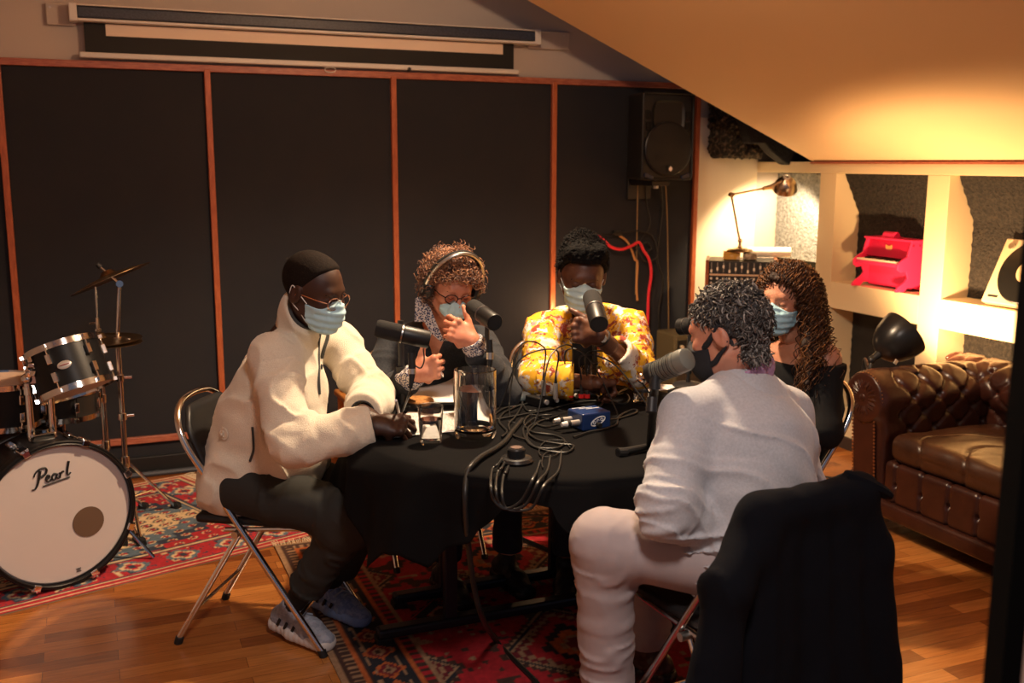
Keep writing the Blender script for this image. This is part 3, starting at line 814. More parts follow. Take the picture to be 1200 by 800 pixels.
toy_piano()

# ------------------------------------------------------------------ turntable stood on edge
def turntable():
    Zs = .9485
    a = V((3.985, 3.235, Zs + .012)); U = V((0, 1, 0)); W = V((.42, 0, .91)).normalized(); N_ = V((-.91, 0, .42)).normalized()
    wdt, hgt = .40, .33
    t = thing('turntable', 'cream turntable with a black record leaning upright on the niche shelf', 'turntable', a)
    M = Matrix((U, W, N_)).transposed()
    body = MB(); body.box(a + U * wdt / 2 + W * hgt / 2, (wdt, hgt, .045), rot=M); body.build('plinth', mat('champagne_plastic', (.62, .50, .32), .4), t, bevel=.006)
    c = a + U * (wdt * .50) + W * (hgt * .5) + N_ * .0225
    MB().lathe([(.155, 0), (.155, .010), (.150, .014), (0, .014)], c, N_, 48).build('platter', mat('platter_grey', (.05, .05, .05), .4, .5), t, smooth=True)
    MB().lathe([(.150, .014), (.150, .017), (.146, .018), (.052, .018)], c, N_, 60).build('record', mat('vinyl', (.01, .01, .01), .22), t, smooth=True)
    MB().lathe([(.052, .0185), (.004, .019)], c, N_, 40).cone(c + N_ * .018, c + N_ * .032, .004, n=10).build('record_label', mat('cream_label', (.80, .60, .35), .6), t)
    z = MB()
    for k in range(5): z.box(c + N_ * .0195 + U * (.010 - .004 * k) + W * (.012 - .008 * k + .004 * (k % 2)), (.014, .002, .001), rot=M @ Matrix.Rotation(.6 * (-1) ** k, 3, 'Z'))
    for k in range(3): z.box(c + N_ * .0195 - U * .016 + W * (-.012 + .010 * k), (.003, .012, .001), rot=M)
    z.build('label_mark', mat('brown_print', (.25, .10, .05), .6), t)
    MB().cone(a + U * (wdt * .87) + W * (hgt * .88) + N_ * .022, a + U * (wdt * .87) + W * (hgt * .88) + N_ * .034, .016, n=20).build('dial', M_steel, t, smooth=True)
    q = a + U * (wdt * .07) + W * (hgt * .86) + N_ * .03
    MB().lathe([(.024, 0), (.024, .02), (.018, .026), (0, .026)], q - N_ * .008, N_, 20).tube([q + N_ * .02, q + N_ * .024 - W * .05, q + N_ * .02 - W * .17 + U * .03, q + N_ * .012 - W * .20 + U * .05], .004, 8).build('tone_arm', M_steel, t, smooth=True)
    MB().box(a + U * (wdt * .86) + W * (hgt * .10) + N_ * .0235, (.055, .010, .003), rot=M).build('badge', M_black, t)
    s = MB()
    for k in (.3, .5): s.cone(a + U * (wdt * (.5 + k * .4)) + W * hgt, a + U * (wdt * (.5 + k * .4)) + W * (hgt + .012), .004, n=8)
    s.build('hinge_pin', M_steel, t)
turntable()

# ------------------------------------------------------------------ black dome lamp aimed at the niches
def dome_lamp():
    c = V((3.527, 3.695, .805))
    d = V((.80, -.12, .59)).normalized()
    t = thing('floor_lamp', 'black dome floor lamp behind the leather armchair, tilted at the niches', 'floor lamp', (3.45, 3.83, 0))
    R_ = .120
    prof = [(.022, -.125), (.045, -.115), (.072, -.095), (.093, -.065), (.108, -.03), (.117, .01), (R_, .045), (R_ - .003, .045), (.113, .01), (.104, -.03), (.089, -.063), (.068, -.091), (.042, -.110), (.012, -.115)]
    MB().lathe(prof, c, d, 48).build('shade', mat('satin_black_dome', (.012, .012, .013), .28), t, smooth=True)
    q = c - d * .12
    MB().cone(q + d * .01, q - d * .045, .022, .016, n=16).ball(q - d * .05, .02).build('socket', M_blackgloss, t, smooth=True)
    lb = ond(1050, 424, (c - CAM).dot(RC @ V((0, 0, -1))) - .12)
    e = q - d * .05
    MB().tube(spline([e, e + V((-.015, .0, -.05)), V((3.45, 3.83, .68)), V((3.45, 3.83, .5))], 6), .009, 8).build('neck', M_blkmetal, t, smooth=True)
    MB().cone((3.45, 3.83, .10), (3.45, 3.83, .52), .012, n=12).build('pole', M_blkmetal, t, smooth=True)
    for a in (2.6, 4.2, 5.6):
        MB().cone((3.45, 3.83, .13), (3.45 + .24 * math.cos(a), 3.83 + .24 * math.sin(a), .012), .008, n=8).build('leg', M_blkmetal, t, smooth=True)
    MB().box(lb, (.032, .002, .022), rot=Euler((.35, .45, .42))).build('white_sticker', M_white, t)
    MB().ball(c - d * .02, .03).build('bulb', mat('lit_bulb2', (1, .8, .5), .4, emit=((1, .70, .36), 40)), t, smooth=True)
    l = bpy.data.lights.new('dome_lamp_light', 'SPOT'); l.energy = 80; l.color = (1, .58, .26); l.spot_size = math.radians(150); l.spot_blend = .4; l.shadow_soft_size = .03
    lo = bpy.data.objects.new('dome_lamp_light', l); COL.objects.link(lo); lo.location = c + d * .048; lo.rotation_euler = d.to_track_quat('-Z', 'Y').to_euler()
dome_lamp()
cable('floor_cable', [(3.55, 3.95, .012), (3.45, 4.1, .012), (3.3, 4.05, .012), (3.38, 3.9, .012), (3.25, 3.95, .012), (3.2, 4.15, .012), (3.42, 4.25, .012), (3.6, 4.3, .012)], .005, M_cable, 'thin black cable curling on the floor beside the leather armchair')

# ------------------------------------------------------------------ chesterfield armchair
M_lea = mat('oxblood_leather', (.042, .012, .007), .34, noise=(9, (.024, .007, .005), .35, .7), bump=(160, .25, .002), coat=.1)
def armchair():
    x0, x1 = 3.18, 3.945; ya0, ya1 = 3.36, 3.60; yb0, yb1 = 2.40, 2.64; H = .715; R_ = .125
    t = thing('leather_armchair', 'dark brown button-tufted leather armchair against the niche wall', 'armchair', ((x0 + x1) / 2, 3.0, 0))
    def arm(yc, sgn):
        S = SDF((x0 - .03, yc - .24, .09), (x1 + .03, yc + .24, H + .05), .008)
        S.add(rbox(((x0 + x1) / 2, yc - sgn * .015, .35), ((x1 - x0) / 2, .085, .27), .03), .02)
        S.add(cap((x0 + .035, yc + sgn * .02, H - R_), (x1 - .08, yc + sgn * .02, H - R_), R_), .03)
        def tuft(P):
            # arc parameter along the inner face and over the roll
            v = P[:, 2] + .6 * np.maximum(0, sgn * (P[:, 1] - yc)) * (P[:, 2] > H - .16)
            u = P[:, 0] - x0
            pu, pv = .145, .15
            a = (u - .16) / pu; b = (v - .30) / pv
            d1 = np.abs(((a + b) / 1. + .5) % 1 - .5) * pu * .8; d2 = np.abs(((a - b) / 1. + .5) % 1 - .5) * pu * .8
            d = np.minimum(d1, d2)
            # buttons
            ra = (a + b); rb = (a - b); e = np.hypot((ra + .5) % 1 - .5, (rb + .5) % 1 - .5) * pu * .7
            on = np.clip((P[:, 0] - x0 - .07) / .03, 0, 1) * (P[:, 2] > .33) * np.clip((-sgn * (P[:, 1] - yc) + .06) / .04, 0, 1)
            return (.012 * np.exp(-(d / .010) ** 2) + .022 * np.exp(-(e / .016) ** 2)) * on + .003 * vnoise(P * 18, 2)
        S.disp(tuft)
        o = sdf_obj('arm', S, M_lea, t)
        # front scroll panel with nailheads
        pa = []
        cy = yc + sgn * .02; cz = H - R_
        fp = MB(); poly = [(cy + (R_ - .012) * math.cos(a), cz + (R_ - .012) * math.sin(a)) for a in np.linspace(-PI * .28 if sgn > 0 else -PI * .28, PI * 1.28, 26)]
        poly += [(yc - sgn * .015 - .072, .12), (yc - sgn * .015 + .072, .12)]
        poly = [(cy + (R_ - .014) * math.cos(a), cz + (R_ - .014) * math.sin(a)) for a in np.linspace(-.9, PI + .9, 26)] + [(yc - sgn * .015 - .068, .12), (yc - sgn * .015 + .068, .12)]
        fp.prism(poly, (x0 + .004, 0, 0), (0, 1, 0), (0, 0, 1), (-.016, 0, 0)); f = fp.build('front_panel', M_lea, o, bevel=.005)
        # rosette pleats on the scroll
        pl = MB()
        for k in range(22):
            a = 2 * PI * k / 22; pl.tube([(x0 - .014, cy + .018 * math.cos(a), cz + .018 * math.sin(a)), (x0 - .024, cy + .06 * math.cos(a), cz + .06 * math.sin(a)), (x0 - .012, cy + .098 * math.cos(a), cz + .098 * math.sin(a))], [.006, .011, .007], 6)
        pl.ball((x0 - .02, cy, cz), (.012, .022, .022)); pl.build('pleated_scroll', M_lea, f, smooth=True)
        nl = MB(); path = [(x0 - .013, a, b) for a, b in poly] ; path = path[-1:] + path[:-1] + path[-2:-1]
        dist = 0
        for i in range(len(path) - 1):
            A, B = V(path[i]), V(path[i + 1]); L_ = (B - A).length
            while dist < L_:
                nl.ball(A + (B - A) * (dist / L_), (.004, .0062, .0062), 6, 4); dist += .016
            dist -= L_
        nl.build('nail_heads', mat('aged_brass_nail', (.65, .42, .24), .3, 1.), f, smooth=True)
    arm((ya0 + ya1) / 2, 1); arm((yb0 + yb1) / 2, -1)
    # back
    S = SDF((x1 - .28, yb0 - .02, .09), (x1 + .05, ya1 + .06, H + .07), .009)
    S.add(rbox((x1 - .08, 3.0, .38), (.075, .60, .29), .03), .02)
    S.add(cap((x1 - .10, yb0 + .02, H - R_ + .02), (x1 - .10, ya1 - .0, H - R_ + .02), R_), .03)
    def tb(P):
        u = P[:, 1] - 3.0; v = P[:, 2] - .6 * np.maximum(0, P[:, 0] - x1 + .10) * (P[:, 2] > H - .16); pu, pv = .145, .15
        a = u / pu; b = (v - .30) / pv
        d = np.minimum(np.abs((a + b + .5) % 1 - .5), np.abs((a - b + .5) % 1 - .5)) * pu * .8
        e = np.hypot((a + b + .5) % 1 - .5, (a - b + .5) % 1 - .5) * pu * .7
        return (.012 * np.exp(-(d / .010) ** 2) + .022 * np.exp(-(e / .016) ** 2)) * (P[:, 2] > .40)
    S.disp(tb); sdf_obj('backrest', S, M_lea, t)
    # seat cushion
    S = SDF((x0 - .02, yb1 - .03, .30), (x1 - .1, ya0 + .03, .50), .008)
    S.add(rbox(((x0 + x1 - .14) / 2, 3.0, .395), ((x1 - x0 - .14) / 2, (ya0 - yb1) / 2 - .004, .062), .045), .01)
    S.disp(lambda P: -.020 * np.exp(-(((P[:, 0] - 3.5) / .28) ** 2 + ((P[:, 1] - 3.0) / .27) ** 2)) * (P[:, 2] > .4) + .006 * fbm(P * np.array([5, 7, 5]), 2, 8)
           + .010 * np.exp(-((np.abs(P[:, 1] - 3.0 + .12 * np.sin(P[:, 0] * 9)) - .12) / .006) ** 2))
    cu = sdf_obj('seat_cushion', S, mat('worn_brown_leather', (.050, .019, .009), .36, noise=(7, (.026, .010, .006), .35, .7), bump=(120, .3, .002), coat=.05), t)
    # tufted front rail and base rail
    S = SDF((x0 - .05, yb1 - .02, .08), (x0 + .14, ya0 + .02, .36), .006)
    S.add(rbox((x0 + .05, 3.0, .24), (.05, (ya0 - yb1) / 2 + .01, .095), .025), .01)
    S.disp(lambda P: .014 * np.exp(-(np.abs((P[:, 1] / .15 + .5) % 1 - .5) * .15 / .007) ** 2) * (P[:, 0] < x0 + .08) + .016 * np.exp(-(np.hypot(np.abs((P[:, 1] / .15 + .5) % 1 - .5) * .15, P[:, 2] - .235) / .012) ** 2))
    sdf_obj('front_rail', S, M_lea, t)
    MB().box((x0 + .33, 3.0, .115), (.70, 1.14, .075)).build('base_rail', M_lea, t, bevel=.02, seg=3)
    for x, y_ in ((x0 + .07, ya1 - .09), (x0 + .07, yb0 + .09), (x1 - .1, ya1 - .09), (x1 - .1, yb0 + .09)):
        MB().lathe([(.020, 0), (.034, .008), (.042, .035), (.036, .058), (.026, .068), (.034, .08)], (x, y_, 0), (0, 0, 1), 20).build('foot', mat('turned_dark_wood', (.12, .03, .012), .3), t, smooth=True)
armchair()
# ------------------------------------------------------------------ round table, cloth
TC = V((1.38, 3.00, 0)); TR = .625; TZ = .771
def table():
    t = thing('round_table', 'round table on dark metal legs, hidden under the black cloth', 'table', TC)
    MB().cone(TC + V((0, 0, .738)), TC + V((0, 0, .762)), TR, n=72).build('tabletop', mat('table_board', (.20, .12, .06), .6), t, bevel=.004)
    bl = mat('dark_blue_grey_steel', (.020, .023, .032), .38, .3)
    def T(y, x0, x1, nm):
        f = MB().box(((x0 + x1) / 2, y, .040), (x1 - x0, .055, .035)); o = f.build('foot_bar', bl, t, bevel=.01)
        for x in (x0 + .02, x1 - .02): MB().box((x, y, .014), (.05, .06, .026)).build('foot_cap', M_black, o, bevel=.004)
    T(3.165, .82, 1.92, 0); T(3.42, .95, 1.80, 0)
    for x in (1.083, 1.66): MB().box((x, 3.165, .40), (.045, .035, .70)).build('post', bl, t, bevel=.004)
    for x in (1.15, 1.6): MB().box((x, 3.42, .40), (.04, .03, .70)).build('post', bl, t, bevel=.004)
    MB().box((1.38, 3.165, .722), (1.0, .03, .03)).box((1.38, 3.42, .722), (.9, .03, .03)).build('top_rail', bl, t)
    MB().tube([(1.80, 3.17, .05), (1.60, 3.80, .05)], .012, 4).build('stretcher', bl, t)
table()
HEM = [(0, .40), (30, .42), (60, .50), (90, .42), (120, .50), (150, .44), (172, .60), (187, .60), (193, .50), (198, .451), (205, .526), (210, .536), (215, .49), (218, .543), (221, .567), (226, .584), (228, .622), (232, .661), (235, .704), (241, .715), (246, .709), (247.5, .671), (252, .62), (255, .59), (259, .627), (266, .655), (280, .60), (300, .52), (330, .44), (360, .40)]
def tablecloth():
    nt = 300; ha = np.interp(np.arange(nt) * 360 / nt, [h[0] for h in HEM], [h[1] for h in HEM])
    vs = []; RR = TR + .012
    fl = [0.001, .12, .25, .38, .5, .58, RR - .008]
    def wave(th, s):
        return math.sin(th * 9 + .6) * .6 + math.sin(th * 17 + 2.1 + s) * .45 + math.sin(th * 31 + 1) * .2
    for j, r in enumerate(fl):
        for i in range(nt):
            th = 2 * PI * i / nt; z = TZ - .0015 + (.0012 * float(math.sin(r * 23 + th * 3) * math.sin(th * 5)) if j < 6 else 0)
            vs.append((r * math.cos(th), r * math.sin(th), z))
    nd = 22
    for j in range(nd):
        u = j / (nd - 1)
        for i in range(nt):
            th = 2 * PI * i / nt; h = ha[i]
            d = (TZ - h) * u
            w = wave(th, d * 4)
            r = RR + .010 * min(1, d / .02) + .050 * (d / .35) + .030 * w * min(1, d / .14) * (1 + .5 * u)
            r += .050 * math.exp(-((i * 360 / nt - 186) / 15) ** 2) * min(1, d / .05)
            r = max(r, RR + .002)
            vs.append((r * math.cos(th), r * math.sin(th), TZ - .008 - d))
    f = []
    m = len(fl) + nd
    for j in range(m - 1):
        for i in range(nt):
            k = (i + 1) % nt; f.append((j * nt + i, j * nt + k, (j + 1) * nt + k, (j + 1) * nt + i))
    me = np_mesh('tablecloth', vs, f)
    o = link('tablecloth', me, mat('black_cotton_cloth', (.0042, .0040, .0045), .9, bump=(500, .5, .001), spec=.12), None); o.location = TC
    s = o.modifiers.new('s', 'SOLIDIFY'); s.thickness = .0018; s.offset = -1
    tag(o, 'black cloth draped over the round table with uneven hem', 'tablecloth')
tablecloth()

# ------------------------------------------------------------------ glassware, paper
M_glass = mat('clear_glass', (1, 1, 1), .02, trans=1, ior=1.45)
M_water = mat('water', (.97, .99, 1), .0, trans=1, ior=1.33)
def tumbler(c, label, h=.115, r=.036, fill=.62, group='water tumblers on the table'):
    c = V(c); t = thing('glass_tumbler', label, 'glass', c, 0, group)
    rb = r * .80
    MB().lathe([(0, 0), (rb, 0), (rb + .001, .003), (r, h), (r - .0022, h + .001), (rb - .0015, .014), (0, .012)], c, (0, 0, 1), 20).build('tumbler_body', M_glass, t, smooth=30)
    if fill:
        z = h * fill; rz = rb + (r - rb) * fill - .0026
        MB().lathe([(0, .0125), (rb - .002, .0145), (rz, z), (0, z)], c, (0, 0, 1), 20).build('water', M_water, t, smooth=30)
    return t
def tz(px, py): return onz(px, py, TZ)
tumbler(tz(505, 519), 'half-full glass of water in front of the man writing', .118, .040, .66)
tumbler(tz(563, 478), 'empty flared glass standing behind the water jug', .15, .036, 0)
tumbler(tz(692, 466), 'tall glass beside the red plugs, in front of the man in yellow', .115, .040, .3)
tumbler(tz(751, 473), 'small glass of water behind the grey microphone', .088, .033, .55)
def jug():
    c = tz(557, 511); t = thing('water_jug', 'large straight glass jug of water at the middle of the table', 'jug', c)
    R_ = .066; H_ = .215
    MB().lathe([(0, 0), (R_ * .93, 0), (R_, .012), (R_, H_), (R_ - .004, H_ + .002), (R_ - .005, .03), (R_ * .8, .022), (0, .022)], c, (0, 0, 1), 48).build('body', M_glass, t, smooth=30)
    MB().lathe([(0, .0235), (R_ * .8, .0235), (R_ - .006, .032), (R_ - .006, .155), (0, .155)], c, (0, 0, 1), 48).build('water', M_water, t, smooth=30)
    d = V((-.25, 1, 0)).normalized(); a = c + d * (R_ - .004)
    MB().tube(spline([a + V((0, 0, .19)), a + d * .04 + V((0, 0, .185)), a + d * .05 + V((0, 0, .12)), a + d * .035 + V((0, 0, .06)), a + V((0, 0, .055))], 6), .008, 10).build('handle', M_glass, t, smooth=True)
jug()
M_paper = mat('white_paper', (.86, .84, .80), .8)
def paper(px, label, curl=0, print_=None, z=0):
    P = [onz(x, y, TZ + .001 + z) for x, y in px]      # near-left, near-right, far-right, far-left
    mb = MB()
    def fn(u, v):
        a = P[0].lerp(P[1], u); b = P[3].lerp(P[2], u); q = a.lerp(b, v)
        return q + V((0, 0, .0015 + curl * (max(0, u - .55) / .45) ** 2 * v + .002 * math.sin(u * 5 + v * 3)))
    mb.grid(fn, 12, 12)
    t = mb.build('sheet_of_paper', M_paper if not print_ else print_, smooth=True, solid=.0006, base=tuple((P[0] + P[2]) / 2 - V((0, 0, 0))))
    tag(t, label, 'paper', 'sheets of paper on the table'); return P, fn
mp_ = [None]
P, fn = paper([(459, 514), (552, 503), (552, 482), (478, 482)], 'typed sheet of paper under the writing hand')
tx = MB(); R_ = random.Random(2)
for k in range(17):
    v = .08 + .84 * k / 17
    u0 = .06; 
    while u0 < .93:
        w = R_.uniform(.02, .07)
        q = [fn(u0, v), fn(min(u0 + w, .95), v), fn(min(u0 + w, .95), v + .018), fn(u0, v + .018)]
        tx.quad(*[V(x) + V((0, 0, .0007)) for x in q]); u0 += w + .012
o = bpy.data.objects[[x.name for x in bpy.data.objects if x.name.startswith('sheet_of_paper')][0]]
pr = tx.build('printed_lines', mat('grey_ink', (.22, .22, .24), .8), None, base=tuple(o.location)); pr.parent = o; pr.location = (0, 0, 0)
paper([(470, 474), (558, 470), (535, 449), (462, 456)], 'blank white sheet with a lifted corner in front of the curly-haired person', .045)
paper([(591, 464), (668, 466), (690, 448), (625, 444)], 'white sheet lying behind the plug-in box in front of the man in yellow')
paper([(768, 458), (812, 457), (818, 451), (770, 450)], 'white sheet at the far right of the table behind the grey microphone')
paper([(790, 470), (812, 464), (822, 456), (798, 462)], 'small white sheet partly behind the grey-jumpered man', z=.001)
# pen
b = onz(468, 488, TZ + .01); MB_ = MB().cone(onz(470, 494, TZ + .004), ond(464, 469, 3.12), .0045, n=8)
o = MB_.build('pen', mat('pale_pen', (.72, .68, .66), .3), smooth=True); tag(o, 'pale ballpoint pen held upright in the writing hand', 'pen')
# cork mat
c = tz(490, 473); o = MB().lathe([(0, 0), (.052, 0), (.056, .004), (.056, .014), (.052, .018), (0, .018)], c, (0, 0, 1), 36).build('cork_trivet', mat('cork', (.52, .24, .07), .8, noise=(90, (.30, .12, .03), .4, .6), bump=(90, .6, .003)), smooth=30)
tag(o, 'round orange-brown cork mat beside the writing man\'s microphone stand', 'trivet')
# pale grey handset shaped box
c = tz(603, 471); S = SDF(c - V((.10, .06, .0)), c + V((.10, .06, .06)), .004)
u_ = V((.95, .05, 0)).normalized(); S.add(cap(c - u_ * .055 + V((0, 0, .018)), c + u_ * .055 + V((0, 0, .018)), .019, .019, ((0, 1, 0), 1.5)), .01)
S.keep(lambda P: (TZ + .001) - P[..., 2])
o = sdf_obj('glasses_case', S, mat('pale_iridescent_case', (.45, .42, .38), .3, noise=(6, (.32, .38, .36), .4, .6)), None); tag(o, 'pale grey rounded spectacles case beside the water jug', 'case')

# ------------------------------------------------------------------ splitter box with plugs, blue box, puck
M_redp = mat('red_plug', (.7, .02, .02), .35)
def plug_box():
    c = onz(652, 470, TZ); t = thing('headphone_splitter', 'black plug-in box bristling with upright jack plugs', 'splitter box', c)
    rz = math.atan2(.35, 1)
    R3 = Matrix.Rotation(rz, 3, 'Z'); X = R3 @ V((1, 0, 0)); Y = R3 @ V((0, 1, 0))
    MB().box(c + V((0, 0, .018)), (.24, .075, .034), rot=rz).build('box', M_blackgloss, t, bevel=.004)
    sk = mat('nickel_socket', (.5, .5, .52), .3, 1.)
    for k in range(6): MB().cone(c + X * (-.10 + .04 * k) - Y * .012 + V((0, 0, .034)), c + X * (-.10 + .04 * k) - Y * .012 + V((0, 0, .041)), .009, n=12).build('socket', sk, t)
    for k in range(4): MB().cone(c + X * (-.09 + .05 * k) - Y * .0375 + V((0, 0, .018)), c + X * (-.09 + .05 * k) - Y * .046 + V((0, 0, .018)), .009, n=12).build('knob', mat('grey_cap', (.4, .38, .36), .4), t)
    return c, X, Y
PC, PX, PY = plug_box()
def jack(pos, kind, label):
    t = thing('jack_plug', label, 'plug', pos, 0, 'jack plugs in the splitter box')
    pos = V(pos)
    if kind == 's':
        MB().cone(pos, pos + V((0, 0, .055)), .0085, n=12).build('barrel', mat('silver_plug', (.55, .53, .50), .4, .7), t, smooth=30)
        MB().cone(pos + V((0, 0, .055)), pos + V((0, 0, .082)), .006, .003, n=10).build('sleeve', M_blackgloss, t, smooth=30)
    else:
        MB().cone(pos, pos + V((0, 0, .014)), .010, n=12).build('ring', M_redp, t, smooth=30)
        MB().cone(pos + V((0, 0, .014)), pos + V((0, 0, .060)), .0075, .004, n=10).build('sleeve', M_blackgloss, t, smooth=30)
    return t
jacks = []
for x, y, k, lb in ((637, 463, 's', 'silver jack plug standing furthest left in the splitter box'), (651, 467, 's', 'silver jack plug standing second from the left in the splitter box'), (663, 463, 'r', 'red-ringed plug next to the two silver ones'), (669, 465, 'b', 'black plug between the red-ringed ones'), (681, 466, 'r', 'red-ringed plug nearest the tall glass, left of its twin'), (688, 466, 'r', 'red-ringed plug furthest right in the splitter box')):
    q = onz(x, y, TZ + .041); jack(q, 's' if k == 's' else 'r', lb); jacks.append(V(q) + V((0, 0, .082 if k == 's' else .06)))
# leads arching out of the plugs
arc = [((0, 0, .09), (-.10, -.02, .10), (-.17, -.10, 0), (-.12, -.22, 0)), ((0, 0, .09), (-.13, .02, .06), (-.20, .05, 0), (-.30, .1, 0)), ((0, 0, .10), (.06, -.05, .08), (.12, -.16, 0), (.05, -.24, 0)),
       ((0, 0, .12), (-.11, -.06, .10), (-.2, -.14, 0), (-.28, -.10, 0)), ((0, 0, .09), (.10, -.06, .06), (.19, -.20, 0), (.27, -.18, 0)), ((0, 0, .10), (.13, .0, .07), (.25, -.05, 0), (.21, .02, 0))]
lbs = ['thin black lead arching left from the first silver plug', 'thin black lead arching left from the second silver plug', 'thin black lead arching right from the red-ringed plug beside the silver ones', 'thin black lead arching left over both silver plugs', 'thin black lead arching right over the blue box', 'thin black lead arching right past the tall glass']
for j, a, lb in zip(jacks, arc, lbs):
    pts = [j - V((0, 0, .003))]
    for i, q in enumerate(a):
        p = j + V(q)
        if i >= 2: p.z = TZ + .004
        pts.append(p)
    cable('audio_lead', pts, .0028, M_cable, lb, 9, 6)
def blue_box():
    c = onz(690, 500, TZ); t = thing('blue_box', 'small dark blue metal box with a white emblem, cables plugged into both ends', 'electronic box', c)
    a = math.atan2(.10, 1); R3 = Matrix.Rotation(a, 3, 'Z'); X = R3 @ V((1, 0, 0)); Y = R3 @ V((0, 1, 0))
    bl = mat('dark_blue_enamel', (.012, .035, .13), .3)
    MB().box(c + V((0, 0, .030)), (.108, .095, .056), rot=a).build('body', bl, t, bevel=.005)
    pn = MB(); w = mat('white_print', (.75, .78, .8), .4)
    f = c - Y * .0482 + V((.004, 0, .030))
    ring = [f + X * (.026 * math.cos(k) ) + V((0, 0, .012 * math.sin(k) + .30 * .026 * math.cos(k))) for k in np.linspace(0, 2 * PI, 25)[:-1]]
    pn.tube(ring, .0022, 5, closed=True)
    for k in (-1, 0, 1):
        q = f + X * .014 * k + V((0, 0, .0042 * k)); pn.tube([q + X * .0045 * math.cos(u) + V((0, 0, .0045 * math.sin(u))) for u in np.linspace(.5 if k == 0 else 0, 5.6 if k == 0 else 2 * PI, 12)], .0014, 5)
    pn.build('emblem', w, t)
    l = MB()
    for k in range(3): l.box(c + X * (.02 - .02 * k) + Y * (.01 + .012 * k) + V((0, 0, .0585)), (.05, .004, .0008), rot=a)
    l.build('top_lettering', w, t)
    MB().cone(f - V((0, 0, .012)), f - V((0, 0, .012)) - Y * .014, .010, .008, n=14).build('knob', M_blackgloss, t)
    xs = mat('silver_plug', (.55, .53, .50), .4, .7)
    for k, (dy, wh) in enumerate(((-.026, 1), (.022, 0))):
        q = c - X * .054 + Y * dy + V((0, 0, .028)); x = thing('cable_connector', ['silver connector with white collar in the near left socket of the blue box', 'silver connector in the far left socket of the blue box'][k], 'plug', q, 0, 'connectors plugged into the blue box')
        MB().cone(q, q - X * .034, .0095, n=14).build('barrel', xs, x, smooth=30)
        MB().cone(q - X * .034, q - X * .046, .0105, n=14).build('collar', M_black, x, smooth=30)
        MB().cone(q - X * .046, q - X * .066, .010, .007, n=14).build('boot', M_white if wh else xs, x, smooth=30)
    return c, X, Y
BC, BX, BY = blue_box()
T0 = TZ + .006
def tc(lbl, px, r=.0045, z=None, name='audio_cable', m=None):
    pts = [(onz(q[0], q[1], T0 + (q[2] if len(q) > 2 else 0))) for q in px]
    return cable(name, pts, r, m or M_cable, lbl, 8, 7)
tc('black cable looping left from the white-collared connector', [(656, 497, .018), (640, 500), (625, 497), (618, 505), (630, 515), (655, 520), (672, 522), (664, 530), (640, 528), (622, 520), (618, 508), (632, 494), (650, 490)], .0036)
tc('black cable coiled in flat loops in front of the blue box', [(655, 487, .02), (640, 490), (622, 486), (614, 496), (624, 506), (650, 510), (662, 517), (652, 525), (628, 524), (616, 514), (614, 500), (630, 488, .004), (646, 486, .004)], .0036)
tc('thin black wire ending in a small curl in front of the blue box', [(668, 524), (660, 516), (640, 517), (632, 526), (634, 534), (646, 535), (654, 531), (648, 528), (638, 532), (635, 541), (636, 548)], .0022)
tc('black cable running from the spectacles case to the jug', [(580, 485), (592, 478), (610, 475), (622, 470), (617, 462), (611, 464), (612, 474), (604, 488), (596, 498), (602, 510), (616, 515)], .0036)
tc('black cable crossing the table from the jug to the plug-in box', [(578, 492), (600, 488), (622, 484), (645, 480), (665, 474), (690, 470), (712, 470), (730, 473), (737, 468), (733, 461), (722, 463)], .0040)
tc('black cable leaving the right end of the blue box in a narrow loop', [(712, 492, .02), (726, 490), (744, 484), (746, 480), (738, 481), (725, 488), (722, 497), (705, 503), (690, 506), (672, 512)], .0036)
tc('black cable running under the grey microphone towards the blue box', [(760, 452), (745, 452), (728, 458), (712, 468), (700, 478), (690, 488)], .0040)
tc('black cable at the jug foot curving towards the plug-in box', [(588, 512), (594, 505), (585, 494), (590, 484), (604, 477), (612, 474), (618, 481), (628, 481)], .0036)
# thick cable over the near table edge down to the floor
pts = [onz(612, 492, T0), onz(601, 505, T0), onz(592, 517, T0 + .002), onz(580, 526, T0 + .004), onz(564, 535, T0 + .006), onz(553, 545, T0 + .006)]
pts += [ond(547, 556, 2.83), ond(545, 580, 2.80), ond(546, 610, 2.82), ond(549, 640, 2.86), ond(556, 690, 2.95), ond(566, 725, 3.05), V((1.19, 3.0, .02)), V((1.20, 2.85, .014)), V((1.20, 2.6, .014)), V((1.1, 2.3, .014))]
cable('power_cable', pts, .0085, M_cable, 'thick black cable running over the table edge and down to the rug', 10, 10)
